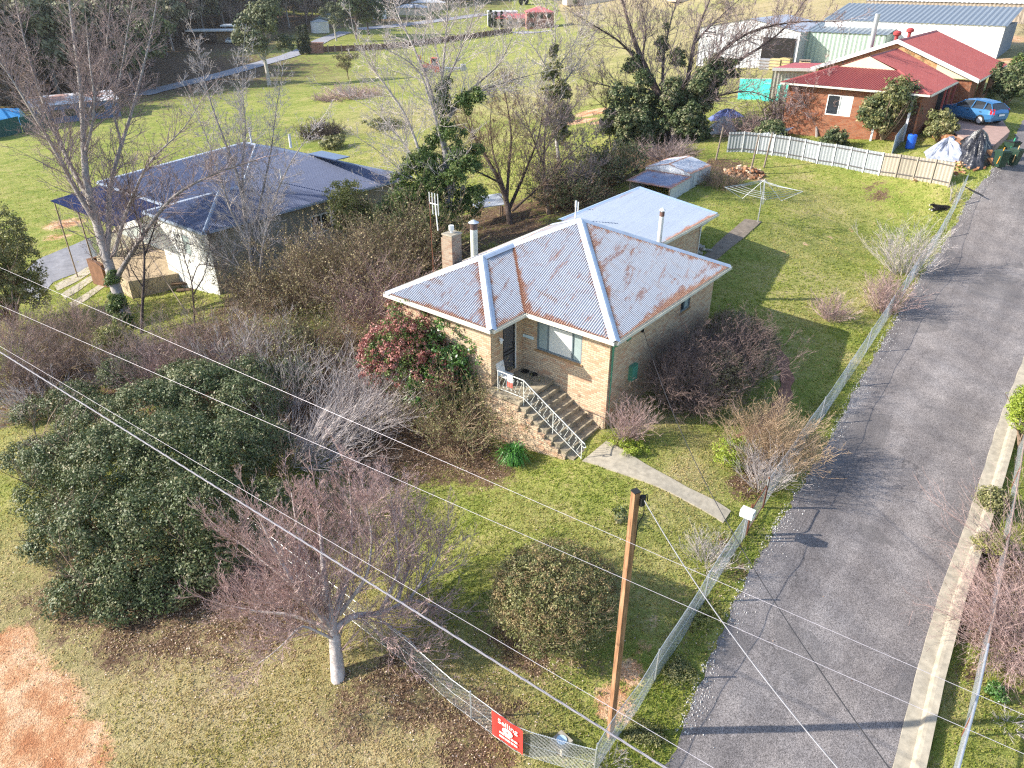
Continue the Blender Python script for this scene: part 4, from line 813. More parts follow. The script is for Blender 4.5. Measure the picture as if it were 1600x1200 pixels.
r_.build('roof', RR_, rh)
m_ = MB(); m_.poly([Q(fU0 + fi, fV0 + fi - .05, zg - .1), Q(fU1 - fi, fV0 + fi - .05, zg - .1), Q(fm, fV0 + fi - .05, zt2)]); m_.build('gablet', plain('cream_boards', (.62, .52, .38), .7, .05, 3), rh)
wl = MB(); wallq(wl, q2(gU0 + .5, gV0 + .5), q2(gU1 - .5, gV0 + .5), 3.5, ZE2 - .1); wallq(wl, q2(gU1 - .5, gV0 + .5), q2(gU1 - .5, gV1 - .5), 3.5, ZE2, holes=[(3, 4.2, 5.3, 7.2), (7, 9, 5.6, 7.2)]); wallq(wl, q2(gU0 + .5, gV1 - .5), q2(gU0 + .5, gV0 + .5), 3.5, ZE2)
wallq(wl, q2(fU0 + .5, fV0 + .5), q2(fU1 - .5, fV0 + .5), 3.0, ZE2 - .1, holes=[(3.0, 4.8, 5.6, 7.0), (7.3, 9.2, 4.9, 7.0)]); wallq(wl, q2(fU1 - .5, fV0 + .5), q2(fU1 - .5, gV0 + .5), 3.0, ZE2 - .1, holes=[(5.2, 9.3, 5.2, 7.4)]); wallq(wl, q2(fU0 + .5, gV0), q2(fU0 + .5, fV0 + .5), 3.0, ZE2 - .1)
wl.build('wall', REDBRICK, rh)
m_ = MB(); m_.poly([Q(gU0 + .4, gV0 + .25, ZE2 - .02), Q(gU1 - 3.2, gV0 + .25, ZE2 - .02), Q(gU1 - 3.2, gV0 + .25, ZE2 + 2.7 * gk), Q(gm_, gV0 + .25, gz - .15)]); m_.build('gable_wall', OCHREBRICK, rh)
m_ = MB(); m_.poly([Q(gU1 - 3.2, gV0 + .24, ZE2 - .02), Q(gU1 - .3, gV0 + .24, ZE2 - .02), Q(gU1 - 3.2, gV0 + .24, ZE2 + 2.7 * gk)]); m_.build('gable_panel', plain('cream_panel', (.66, .56, .40), .7, .05, 3), rh)
for a, b_ in (((gU1, ZE2), (gm_, gz)), ((gm_, gz), (gU0, ZE2))):
    m_ = MB(); A_ = Q(a[0], gV0 - .06, a[1] - .22); B_ = Q(b_[0], gV0 - .06, b_[1] - .22); m_.par(A_, B_ - A_, D3v * .06, K3 * .3); m_.build('barge_board', WHITE, rh)
cp = MB(); capping(cp, Q(gm_, gV0, gz), Q(gm_, gV1, gz), .2); capping(cp, Q(fU1, fV0, ZE2), Q(fU1 - fi, fV0 + fi, zg), .15); capping(cp, Q(fm, fV0 + fi, zt2), Q(fm, gV0 + .2, zt2), .15); capping(cp, Q(fU0, fV0, ZE2), Q(fU0 + fi, fV0 + fi, zg), .15); cp.build('ridge_capping', RR_, main_r)
g_ = MB(); gutter(g_, Q(fU0, fV0, 0), Q(fU1, fV0, 0), -vV, z=ZE2); gutter(g_, Q(fU1, fV0, 0), Q(fU1, gV0 - 1.6, 0), vU, z=ZE2); gutter(g_, Q(gU1, gV0, 0), Q(gU1, gV1, 0), vU, z=ZE2); g_.build('gutter', GUTTER, rh)
winunit(rh, q2(fU0 + .5, fV0 + .5), UU, 3.0, 4.8, 5.6, 7.0, WHITE, [GLASSD, CURTAIN], (.9,), .07, .04)
m_ = MB(); m_.par(Q(fU0 + .5 + 7.3, fV0 + .58, 4.9), D3u * 1.9, D3v * .05, K3 * 2.1); m_.build('garage_door', plain('dark_brown_door', (.10, .05, .035), .7, .2, 4), rh)
m_ = MB(); m_.par(Q(fU1 - .6, fV0 + .5 + 5.2, 5.2), D3v * 4.1, D3u * .05, K3 * 2.2); m_.build('porch_shade_panel', DARK, rh)  # flat near-black panel, the porch's inner shade painted as a surface
for v_ in (46.2, 47.6, 49.6): m_ = MB(); m_.par(Q(fU1 - .15, v_, 4.2), D3u * .13, D3v * .13, K3 * 3.4); m_.build('post', plain('red_post', (.42, .10, .09), .6, .1, 3) if v_ == 46.2 else bpy.data.materials['red_post'], rh)
m_ = MB(); m_.par(Q(fU1 - 3.2, fV0 + .1, 3.6), D3u * .14, D3v * .14, K3 * 3.95); m_.build('post', plain('pale_post', (.55, .56, .60), .6, .1, 3), rh)
m_ = MB(); m_.par(Q(fU1 - 1.1, fV0 + .1, 3.6), D3u * .14, D3v * .14, K3 * 3.95); m_.build('post', bpy.data.materials['pale_post'], rh)
for k, (v_) in enumerate((54.2, 58.5)):
    m_ = MB(); c_ = Q(gm_ - .9, v_, gz - .25); m_.cyl(c_, .14, .35, 14); m_.lathe(c_, [(.16, .35), (.30, .42), (.32, .6), (.2, .72), (.0, .76)], 18); m_.build('whirly_vent', plain('red_vent', (.36, .06, .06), .5, .1, 3) if k == 0 else bpy.data.materials['red_vent'], rh)
m_ = MB(); m_.cyl(Q(2.6, 53.2, 8.4), .2, 3.4, 16); m_.build('flue', STEEL, rh)
am = MB(); c_ = Q(1.2, 51.2, 8.0); am.path([c_, c_ + K3 * 3.6], .03, 5); am.path([c_ + K3 * 3.5 - D3u * .1, c_ + K3 * 3.5 + D3u * 1.2], .03, 5)
for k in range(6): am.path([c_ + K3 * 3.5 + D3u * k * .22 - D3v * .5, c_ + K3 * 3.5 + D3u * k * .22 + D3v * .5], .015, 4)
am.build('antenna', STEEL, rh)
# flat red carport roof left of it
cpr = thing('carport', hz(1235, 118, 4.5), 'low carport with a flat red roof and pale wall beside the red-roofed house', 'carport')
cL, cR = hz(1207, 108, 7.0), hz(1275, 109, 7.0); cw_ = cR - cL
m_ = MB(); m_.par(cL, cw_, D3v * 5.5, K3 * .1); m_.build('roof', plain('faded_red_roof', (.40, .09, .09), .6, .15, 1), cpr)
m_ = MB(); ribwall(m_, (cL + D3v * .2)[:2], (cR + D3v * .2)[:2], 4.4, 6.95, .3, .02); ribwall(m_, (cL + D3v * 5.3)[:2], (cL + D3v * .2)[:2], 4.4, 6.95, .3, .02); m_.build('wall', plain('putty_sheet', (.42, .42, .36), .7, .1, 3), cpr)
m_ = MB(); m_.par(cL - D3v * .08 - K3 * .14, cw_, D3v * .08, K3 * .26); m_.build('fascia', WHITE, cpr)
# raised brick drive with the blue hatchback
dpts = [hz(*p, 5.3) for p in ((1455,182),(1470,196),(1512,219),(1552,228),(1578,205),(1560,178),(1528,160),(1480,160))]
m_ = slabz('paved_drive', dpts, 5.3, 3.4, plain('pink_paving', (.36, .24, .20), .9, .2, 3), org=dpts[0]); tag(m_, kind='structure')
wp = [hz(*p, 5.32) for p in ((1452,190),(1470,202),(1512,226),(1553,235))]
rb = MB()
for i in range(3):
    a, b_ = wp[i], wp[i + 1]; n_ = int(np.linalg.norm(b_ - a) / .5) + 1
    for k in range(n_):
        for lv in range(2):
            p = a + (b_ - a) * ((k + .5 * (lv % 2)) / n_) - [0, 0, .42 * lv + .44]; rb.box(p, .5 + .1 * random.random(), .3 + .1 * random.random(), .40, YAW * random.random(), 0)
tag(rb.build('retaining_wall', plain('orange_sandstone', (.42, .20, .10), .95, .4, 2.5, bump=.5), org=wp[1]), 'rough orange sandstone retaining wall below the parked blue car', 'wall')
# ------------------------------------------------------------------ car
cA_, cB_ = hz(1474, 183, 5.36), hz(1532, 194, 5.36)
BLUE = NB('metallic_blue_paint').fin((.055, .20, .42), .25, None, .35, .6)
def hatchback(loc, rz, label, sc=1.0, paint=BLUE):
    car = thing('parked_car', loc, label, 'car'); o = np.asarray(loc, float); M = np.array([[math.cos(rz), -math.sin(rz), 0], [math.sin(rz), math.cos(rz), 0], [0, 0, 1]]) * sc
    T = lambda P: (M @ np.asarray(P, float).reshape(-1, 3).T).T + o
    # stations along x (nose at +x): (x, half width, sill z, belt z)
    xs = [-2.10, -2.02, -1.75, -1.3, -.6, .1, .8, 1.35, 1.8, 2.05, 2.14]; hw = [.70, .80, .87, .89, .89, .89, .88, .86, .80, .70, .58]
    zb = [.42, .30, .24, .22, .22, .22, .22, .24, .26, .32, .42]; zt3 = [.78, .98, 1.0, .98, .95, .93, .92, .88, .80, .70, .60]
    V = []
    for x, h, a, t in zip(xs, hw, zb, zt3):
        for y, z in ((-h * .86, a), (-h, a + .16), (-h, (a + t) / 2 + .08), (-h * .93, t), (0, t + .04), (h * .93, t), (h, (a + t) / 2 + .08), (h, a + .16), (h * .86, a)): V.append((x, y, z))
    n = 9; F = [(i * n + j, (i + 1) * n + j, (i + 1) * n + (j + 1) % n, i * n + (j + 1) % n) for i in range(len(xs) - 1) for j in range(n)]
    m = MB(); m.add(T(V), F, 0); m.add(T(V[:n]), [list(range(n))], 0); m.add(T(V[-n:]), [list(range(n))[::-1]], 0)
    # cabin roof
    rp = [(-1.62, 1.36, .56), (-1.2, 1.45, .60), (-.4, 1.48, .62), (.25, 1.42, .60)]
    Vr = []
    for x, z, h in rp: Vr += [(x, -h, z - .05), (x, -h * .6, z), (x, h * .6, z), (x, h, z - .05)]
    m.add(T(Vr), [(i * 4 + j, i * 4 + j + 1, i * 4 + j + 5, i * 4 + j + 4) for i in range(3) for j in range(3)], 0)
    for s in (-1, 1):
        for (a, c_) in (((-2.0, .82 * s, .97), (-1.62, .56 * s, 1.31)), ((.95, .80 * s, .93), (.25, .60 * s, 1.37)), ((-.45, .84 * s, .95), (-.5, .62 * s, 1.43)), ((-1.35, .84 * s, .97), (-1.3, .60 * s, 1.40))):
            m.path(T([a, c_]), .035 * sc, 5)
    m.build('body', paint, car, smooth=False)
    g = MB()
    for s in (-1, 1): g.add(T([(-1.95, .83 * s, .97), (.9, .80 * s, .93), (.25, .59 * s, 1.36), (-.4, .61 * s, 1.42), (-1.2, .59 * s, 1.39), (-1.62, .55 * s, 1.30)]), [[0, 1, 2, 3, 4, 5]], 0)
    g.build('side_glass', GLASSD, car)
    g = MB(); g.add(T([(.98, -.78, .93), (.98, .78, .93), (.26, .58, 1.40), (.26, -.58, 1.40)]), [[0, 1, 2, 3]], 0); g.build('windscreen', GLASSD, car)
    g = MB(); g.add(T([(-2.03, -.74, .99), (-2.03, .74, .99), (-1.64, .54, 1.33), (-1.64, -.54, 1.33)]), [[0, 3, 2, 1]], 0); g.build('rear_window', GLASSD, car)
    for x in (-1.32, 1.33):
        for s in (-1, 1):
            y = s * .80; t = MB(); th = np.linspace(0, 2 * math.pi, 21)[:-1]
            ring = lambda r, yy: T(np.stack([x + np.cos(th) * r, th * 0 + yy, .32 + np.sin(th) * r], -1))
            Vt = np.concatenate([ring(.32, y - .1), ring(.32, y + .1), ring(.2, y + .105 * s)]); F = [(j, (j + 1) % 20, (j + 1) % 20 + 20, j + 20) for j in range(20)]
            t.add(Vt, F, 0); k0 = 20 if s > 0 else 0; t.add(Vt, [(k0 + j, k0 + (j + 1) % 20, 40 + (j + 1) % 20, 40 + j) for j in range(20)], 0); w_ = t.build('wheel', BLACK, car)
            t = MB(); c0 = T([(x, y + .108 * s, .32)])[0]; Vr = np.concatenate([[c0], ring(.2, y + .107 * s)]); t.add(Vr, [(0, 1 + j, 1 + (j + 1) % 20) for j in range(20)], 0); t.build('hubcap', plain('silver_hubcap', (.6, .61, .63), .35, .1, 5, .5, 0) if 'silver_hubcap' not in bpy.data.materials else bpy.data.materials['silver_hubcap'], w_)
    RL = bpy.data.materials.get('red_lamp') or NB('red_lamp').fin((.5, .02, .02), .25)
    HLm = bpy.data.materials.get('clear_lamp') or NB('clear_lamp').fin((.75, .77, .8), .15)
    for s in (-1, 1):
        l = MB(); l.add(T([(-2.12, .70 * s, .72), (-1.9, .885 * s, .74), (-1.86, .84 * s, 1.06), (-2.05, .66 * s, 1.05)]), [[0, 1, 2, 3]], 0); l.build('tail_light', RL, car)
        l = MB(); l.add(T([(2.10, .52 * s, .62), (1.83, .80 * s, .66), (1.80, .80 * s, .80), (2.07, .50 * s, .74)]), [[0, 1, 2, 3]], 0); l.build('headlight', HLm, car)
        l = MB(); l.par(T([(.62, .88 * s, .93)])[0], M @ [.16, 0, 0], M @ [0, .16 * s, 0], M @ [0, 0, .12]); l.build('mirror', paint, car)
        l = MB(); 
        for xx in (-.35, -1.3): l.par(T([(xx, .885 * s, .80)])[0], M @ [.16, 0, 0], M @ [0, .02 * s, 0], M @ [0, 0, .03])
        l.build('door_handle', BLACK, car)
    l = MB(); l.par(T([(-2.14, -.26, .62)])[0], M @ [-.01, 0, 0], M @ [0, .52, 0], M @ [0, 0, .12]); l.build('number_plate', WHITE, car)
    return car
dv = cA_ - cB_; crz = math.atan2(dv[1], dv[0]); ccen = (cA_ + cB_) / 2 + np.array([-dv[1], dv[0], 0]) / np.linalg.norm(dv) * -.88; ccen[2] = 5.3
hatchback(ccen, crz, 'blue five-door hatchback parked on the raised brick drive of the red-roofed house', 1.07)

# ------------------------------------------------------------------ wheelie bins, tarpaulin, brick rubble
BING = plain('dark_green_bin', (.022, .05, .034), .5, .1, 6, bump=.02); 
def bin_(p, rz, label, lid, flag=None, lean=0):
    r = thing('wheelie_bin', p, label, 'bin'); u = np.array([math.cos(rz), math.sin(rz), 0]); v = np.array([-u[1], u[0], 0]); m = MB()
    lo, hi = .21, .29; P = np.asarray(p, float); V = [P + u * a * lo + v * c * lo * 1.1 + K3 * .08 for a, c in ((-1, -1), (1, -1), (1, 1), (-1, 1))] + [P + u * a * hi + v * c * hi * 1.2 + K3 * .95 for a, c in ((-1, -1), (1, -1), (1, 1), (-1, 1))]
    m.add(V, [(0, 3, 2, 1), (4, 5, 6, 7), (0, 1, 5, 4), (1, 2, 6, 5), (2, 3, 7, 6), (3, 0, 4, 7)], 0); m.par(P - u * .31 - v * .37 + K3 * .9, u * .62, v * .74, K3 * .05); m.build('body', BING, r)
    l = MB(); l.par(P - u * .32 - v * .38 + K3 * .96, u * .64, v * .76, K3 * .04); l.par(P - u * .26 - v * .30 + K3 * 1.0, u * .5, v * .56, K3 * .05); l.build('lid', lid, r)
    h = MB(); h.path([P - u * .22 + v * .42 + K3 * 1.0, P + u * .22 + v * .42 + K3 * 1.0], .02, 6); h.build('handle', BLACK, r)
    for s in (-1, 1): wv = MB(); a = P + u * s * .24 + v * .24 + K3 * .12; wv.path([a - u * .03, a + u * .03], .12, 12); wv.build('wheel', BLACK, r)
    if flag is not None: f = MB(); f.par(P - u * .36 - v * .2 + K3 * .3, u * .05, v * .04, K3 * .95 + u * .2); f.build('lid_strap', flag, r)
    return r
YEL = plain('yellow_orange_plastic', (.65, .28, .03), .5, .1, 4, bump=0); GRN = plain('bright_green_plastic', (.03, .38, .18), .5, .1, 4, bump=0)
BINK = plain('charcoal_bin', (.014, .018, .017), .5, .1, 6, bump=.02)
p_ = hz(1565, 277, 3.35); p_[2] = z1(*p_[:2]); bin_(p_, .3, 'charcoal wheelie bin with a green strap, nearest of the three bins on the road edge', BINK, GRN)
p_ = at(1560, 262); bin_(p_, .1, 'dark green wheelie bin with an orange strap, beside the black tarpaulin', BING, YEL)
p_ = at(1580, 259); bin_(p_, .5, 'dark green wheelie bin furthest out on the road, with a pale orange strip', BING, plain('pale_orange_strip', (.6, .36, .16), .6, .1, 4, bump=0))
BLU = plain('strong_blue_plastic', (.02, .12, .60), .45, .1, 4, bump=0)
p_ = at(1421, 232); r = thing('blue_drum', p_, 'bright blue plastic drum behind the corrugated fence', 'drum'); m_ = MB(); m_.lathe(p_, [(.26, 0), (.29, .06), (.29, .42), (.30, .45), (.29, .48), (.29, .86), (.25, .92), (0, .92)], 20); m_.build('barrel', BLU, r); m_ = MB(); m_.cyl(p_ + K3 * .92, .06, .04, 10); m_.build('bung', BLACK, r)
# tarpaulin draped over a heap of bricks
def heap(name, outline, hgt, mat, label, cat, folds=.12, n=46, lift=.02, seed=1, rough=1.0, kind=None, mats2=None):
    P = np.array(outline)[:, :2]; c = P.mean(0); L = len(P); th = np.linspace(0, 1, n, endpoint=False); V = []; m = 16; rs = np.random.default_rng(seed); ph = rs.random(6) * 6.28
    Z0 = z1(c[0], c[1])
    for j in range(m + 1):
        f = j / m
        for t in th:
            q = t * L; i = int(q) % L; e = P[i] * (1 - (q % 1)) + P[(i + 1) % L] * (q % 1); a = math.atan2(*(e - c)[::-1])
            r = 1 - f; x, y = c + (e - c) * r
            h = hgt * (1 - r ** 1.6) * (1 + .25 * math.sin(3 * a + ph[0])) + folds * (math.sin(9 * a + ph[1] + 5 * r) * .5 + math.sin(17 * a + ph[2] - 7 * r) * .35 + .3 * math.sin(29 * a + 3 * r + ph[3])) * min(1, 3 * (1 - r)) * (r ** .5) 
            V.append((x, y, z1(x, y) + max(lift, h + lift)))
    V = np.array(V); F = [(j * n + i, j * n + (i + 1) % n, (j + 1) * n + (i + 1) % n, (j + 1) * n + i) for j in range(m) for i in range(n)]
    mb = MB(); mb.add(V, F, 0)
    o = mb.build(name, mat, org=[*c, Z0]); return tag(o, label, cat, kind=kind)
TARP = NB('black_plastic_sheet'); n_ = TARP.noise(TARP.geo(), 2.2, 5, .6); TARP = TARP.fin(TARP.ramp(n_, [(.48, (.012, .012, .016)), (.60, (.05, .05, .06))]), .28, TARP.bump(n_, .6, .2), 0, .6)
TARP2 = NB('silver_grey_sheet'); n_ = TARP2.noise(TARP2.geo(), 3, 5, .6); TARP2 = TARP2.fin(TARP2.ramp(n_, [(.4, (.22, .24, .30)), (.6, (.38, .41, .48))]), .4, TARP2.bump(n_, .6, .15), 0, .5)
heap('tarpaulin', W([(1482,232),(1512,232),(1548,240),(1560,252),(1535,266),(1512,266),(1494,250)]), 1.25, TARP, 'black plastic tarpaulin draped over a heap beside the bins', 'tarpaulin', .2, seed=3)
heap('plastic_sheet', W([(1443,238),(1465,226),(1492,218),(1502,232),(1508,252),(1490,254),(1460,250),(1448,250)]), .7, TARP2, 'silver grey plastic sheet draped over a heap left of the black tarpaulin', 'plastic sheet', .15, seed=5)
BRK = leafmat('rubble_pieces', [(0, (.16, .07, .04)), (.4, (.42, .20, .10)), (.7, (.52, .30, .17)), (1, (.60, .48, .36))], .9, .2, 0)
def rubble(name, px, py, rx, ry, n, size, hgt, label, cat, mat=BRK):
    p = at(px, py); m = MB()
    for i in range(n):
        a = random.random() * 6.28; r = random.random() ** .6; x = p[0] + math.cos(a) * r * rx; y = p[1] + math.sin(a) * r * ry; z = z1(x, y) + max(0, hgt * (1 - r)) * random.random()
        e = [np.array([math.cos(b_), math.sin(b_), random.uniform(-.4, .4)]) for b_ in (a * 3, a * 3 + 1.57)]; k_ = np.cross(e[0], e[1]); s_ = size * random.uniform(.6, 1.4)
        m.par(np.array([x, y, z]), e[0] * s_ * 1.6, e[1] * s_ * .8, k_ * s_ * .6)
    return tag(m.build(name, mat, org=p), label, cat, kind='stuff')
rubble('brick_rubble', 1163, 272, 1.3, 1.1, 260, .13, .5, 'heap of orange brick rubble on the ground behind the rotary clothes line', 'rubble')
rubble('brick_rubble', 1488, 262, 2.2, .9, 90, .12, .12, 'scattered broken bricks under the edges of the plastic sheets', 'rubble')
rubble('stone_rubble', 1088, 392, .5, .5, 26, .16, .1, 'small pile of pale stones on the ground at the rear corner of the brick house', 'rubble', plain('pale_stones', (.36, .34, .3), .9, .4, 5))
# ------------------------------------------------------------------ rotary clothes line
hp = at(1184, 347); hl = thing('clothes_line', hp, 'rotary clothes line with four arms standing at the end of the back path', 'clothes line')
m_ = MB(); m_.cyl(hp, .035, 1.3, 10); m_.cyl(hp + K3 * 1.25, .05, .14, 10); m_.cyl(hp + K3 * 1.3, .024, 1.2, 10); m_.build('pole', STEEL, hl)
m_ = MB(); m_.cyl(hp + K3 * 1.36, .05, .10, 12); m_.path([hp + K3 * 1.4, hp + K3 * 1.4 + D3u * .18, hp + K3 * 1.3 + D3u * .18], .012, 5); m_.build('crank_handle', STEEL, hl)
tips = [hp + np.array([math.cos(a), math.sin(a), 0]) * 2.15 + K3 * 1.92 for a in (R(167), R(257), R(347), R(77))]
for t in tips: m_ = MB(); m_.path([hp + K3 * 2.48, hp * .5 + t * .5 + K3 * .36, t], .016, 6); m_.build('arm', STEEL, hl)
m_ = MB()
for f in (1, .86, .72, .58): 
    q = [hp + (t - hp) * [f, f, 1] + K3 * (1 - f) * .3 for t in tips]
    for i in range(4): a, b_ = q[i], q[(i + 1) % 4]; m_.path([a, (a + b_) / 2 - K3 * .05, b_], .008 if f < 1 else .012, 4)
m_.build('line_wire', STEEL, hl)
# dog resting near the far end of the lawn
dg = at(1468, 329); k9 = thing('dog', dg, 'black dog with a white muzzle lying on the lawn beside the wire fence', 'dog')
bm = bpy.data.meshes.new('body'); FUR = plain('black_fur', (.018, .014, .012), .9, .5, 9, bump=.2); FW = plain('white_fur', (.6, .55, .5), .9, .1, 9, bump=.1)
def skinned(name, nodes, edges, mats, parent, org):
    me = bpy.data.meshes.new(name); me.from_pydata([tuple(n[:3]) for n in nodes], edges, []); o = bpy.data.objects.new(name, me); COL.objects.link(o); o.parent = parent
    md = o.modifiers.new('skin', 'SKIN'); sv = me.skin_vertices[0] if me.skin_vertices else None
    if not me.skin_vertices:
        import bmesh; b = bmesh.new(); b.from_mesh(me); b.verts.layers.skin.verify(); b.to_mesh(me); b.free()
    for i, n in enumerate(nodes): me.skin_vertices[0].data[i].radius = (n[3], n[3] * (n[4] if len(n) > 4 else 1))
    me.skin_vertices[0].data[0].use_root = True
    s = o.modifiers.new('sub', 'SUBSURF'); s.levels = 1; s.render_levels = 1
    for m in mats: me.materials.append(m)
    ORG[o.name] = np.asarray(org, float); return o
# lying on its chest, head to the left, hind legs folded, tail behind
nd = [(.0, 0, .17, .13), (.28, 0, .17, .15), (.50, .0, .16, .10), (-.22, 0, .20, .14), (-.38, 0, .27, .08), (-.48, 0, .34, .075), (-.60, 0, .31, .045), (-.66, 0, .30, .03),
      (-.26, .09, .08, .05), (-.50, .10, .05, .035), (-.26, -.09, .08, .05), (-.50, -.10, .05, .035), (.34, .14, .10, .08), (.18, .17, .05, .04), (.34, -.14, .10, .08), (.18, -.17, .05, .04), (.64, .05, .08, .03), (.86, .10, .05, .025)]
ed = [(0, 1), (1, 2), (0, 3), (3, 4), (4, 5), (5, 6), (6, 7), (3, 8), (8, 9), (3, 10), (10, 11), (1, 12), (12, 13), (1, 14), (14, 15), (2, 16), (16, 17)]
db = skinned('body', nd, ed, [FUR], k9, dg)
for s in (-1, 1): m_ = MB(); c_ = dg + np.array([-.44, .05 * s, .40]); m_.add([c_ + [-.03, 0, 0], c_ + [.03, 0, 0], c_ + [0, .035 * s, 0], c_ + [.01, .02 * s, .07]], [(0, 1, 3), (1, 2, 3), (2, 0, 3)], 0); m_.build('ear', FUR, k9)
m_ = MB(); m_.lathe(dg + np.array([-.64, 0, .27]), [(.0, 0), (.035, .02), (.035, .05), (0, .07)], 10); m_.lathe(dg + np.array([-.50, .10, .02]), [(0, 0), (.04, .01), (.04, .06), (0, .07)], 8); m_.lathe(dg + np.array([-.50, -.10, .02]), [(0, 0), (.04, .01), (.04, .06), (0, .07)], 8); m_.lathe(dg + np.array([-.30, 0, .12]), [(0, 0), (.09, .03), (.08, .1), (0, .14)], 10); m_.build('white_markings', FW, k9)
k9.rotation_euler = (0, 0, .1); k9.scale = (1.15, 1.15, 1.15)

# ------------------------------------------------------------------ fences
WIRE = plain('fence_wire', (.52, .54, .56), .45, .1, 5, .5, 0)
def mesh_fence(name, P, hgt, label, cell=.055, post_every=3.0, postmat=STEEL, rad=.0013, rails=True):
    P = resample(np.asarray(P)[:, :2], 200); d = np.concatenate([[0], np.cumsum(np.linalg.norm(np.diff(P, axis=0), axis=1))]); L = d[-1]
    def at_s(s): x = np.interp(s, d, P[:, 0]); y = np.interp(s, d, P[:, 1]); return x, y, zt(x, y)
    o = at_s(np.array([0.0])); r = thing(name, [float(o[0][0]), float(o[1][0]), float(o[2][0])], label, 'fence')
    m = MB(); n = int((L + hgt) / cell); c = np.arange(n) * cell
    for sgn in (1, -1):
        s0 = c - hgt if sgn > 0 else c; s1 = s0 + hgt * sgn
        h0 = np.zeros(n); h1 = np.full(n, hgt)
        a, b_ = s0.copy(), s1.copy()
        ca_ = np.clip(a, 0, L); cb_ = np.clip(b_, 0, L); h0 = np.abs(ca_ - a) ; h1 = hgt - np.abs(cb_ - b_); k = h1 - h0 > .01
        ca_, cb_, h0, h1 = ca_[k], cb_[k], h0[k], h1[k]
        parts = 3
        for q in range(parts):
            f0, f1 = q / parts, (q + 1) / parts; sa = ca_ + (cb_ - ca_) * f0; sb = ca_ + (cb_ - ca_) * f1; xa, ya, za = at_s(sa); xb, yb, zb_ = at_s(sb)
            bow = lambda s, h: .05 * np.sin(s * 1.1) * np.sin(h * 2.4)
            ha = h0 + (h1 - h0) * f0; hb = h0 + (h1 - h0) * f1
            m.tubes(np.stack([xa + bow(sa, ha), ya, za + ha + .02], -1), np.stack([xb + bow(sb, hb), yb, zb_ + hb + .02], -1), rad, rad, 3)
    m.build('wire_mesh', WIRE, r)
    s = np.arange(0, L, .5); x, y, z = at_s(s)
    for hh_ in (.03, hgt * .5, hgt): 
        m = MB(); Pp = np.stack([x, y, z + hh_], -1); m.tubes(Pp[:-1], Pp[1:], .004 if hh_ < hgt else .009, .004 if hh_ < hgt else .009, 4); m.build('strand', WIRE, r)
    for sp_ in np.arange(0, L + .1, post_every):
        x, y, z = [float(q[0]) for q in at_s(np.array([min(sp_, L)]))]; m = MB(); ln_ = random.uniform(-.04, .04); m.path([[x, y, z - .3], [x + ln_, y + ln_, z + hgt + .06]], .024, 6); m.build('post', postmat, r)
    return r
FR1 = W([(928,1212),(952,1170),(995,1112),(1025,1060),(1070,992),(1105,932),(1128,895),(1150,860),(1166,836)])
FR2 = W([(1192,793),(1210,765),(1250,705),(1300,632),(1350,556),(1400,480),(1450,402),(1480,350),(1500,310),(1506,298)])
mesh_fence('wire_mesh_fence', FR1, 1.15, 'sagging wire mesh fence along the road from the front corner to the gate')
mesh_fence('wire_mesh_fence', FR2, 1.15, 'wire mesh fence along the road from the gate to the back corner of the lawn')
FF = W([(926,1214),(880,1195),(815,1187),(767,1146),(712,1105),(662,1060),(600,1015),(560,985),(490,930),(400,862),(300,790),(190,712)])
FF = [hz(926, 1214, -2.0)] + [W([(p)])[0] for p in ((870,1226),(812,1180),(767,1146),(712,1105),(662,1060),(600,1010),(560,978),(490,922),(400,850),(300,775),(190,690))]
FF = [np.array([a[0], a[1], 0]) for a in ([(-.9 + .0) * 0 + FR1[0][0], FR1[0][1]], *[f[:2] for f in FF[2:]])]
mesh_fence('wire_mesh_fence', FF, 1.0, 'low wire mesh fence across the front of the lot holding the red sign', post_every=3.4)
# gate
ga, gb_ = np.array(FR1[-1]), np.array(FR2[0]); ga[2] = z1(*ga[:2]); gb_[2] = z1(*gb_[:2]); gd = (gb_ - ga); gl_ = np.linalg.norm(gd[:2]); gd = gd / gl_
gt_ = thing('front_gate', ga, 'rusty pipe gate with rounded corners and wire infill at the end of the front path', 'gate')
m_ = MB(); c_ = .14
lp = [(0.06, .12), (.06, 1.02 - c_), (.06 + c_ * .3, 1.02 - c_ * .3), (.06 + c_, 1.02), (gl_ - .06 - c_, 1.02), (gl_ - .06 - c_ * .3, 1.02 - c_ * .3), (gl_ - .06, 1.02 - c_), (gl_ - .06, .12), (.06, .12)]
m_.path([ga + gd * s + K3 * h for s, h in lp], .02, 6); m_.build('frame', RUSTM, gt_)
m_ = MB(); A0 = []; A1 = []
for s in np.arange(.1, gl_ - .08, .06): A0.append(ga + gd * s + K3 * .12); A1.append(ga + gd * s + K3 * 1.02)
for h in np.arange(.14, 1.0, .06): A0.append(ga + gd * .06 + K3 * h); A1.append(ga + gd * (gl_ - .06) + K3 * h)
m_.tubes(A0, A1, .0017, .0017, 3); m_.build('wire_infill', WIRE, gt_)
for q in (ga, gb_): m_ = MB(); m_.path([q - K3 * .3, q + K3 * 1.25], .035, 8); m_.build('post', RUSTM, gt_)
mb_ = thing('mailbox', ga + K3 * .0 - D3v * .25, 'white metal mailbox on a short post beside the front gate', 'mailbox'); q = ga - D3v * .35
m_ = MB(); m_.path([q - K3 * .2, q + K3 * 1.0], .025, 6); m_.build('post', STEEL, mb_); m_ = MB(); m_.par(q - D3u * .20 - D3v * .13 + K3 * 1.0, D3u * .40, D3v * .26, K3 * .26); m_.build('box', WHITE, mb_)
m_ = MB(); m_.par(q + D3u * .202 - D3v * .10 + K3 * 1.16, D3u * .004, D3v * .20, K3 * .03); m_.build('slot', BLACK, mb_)
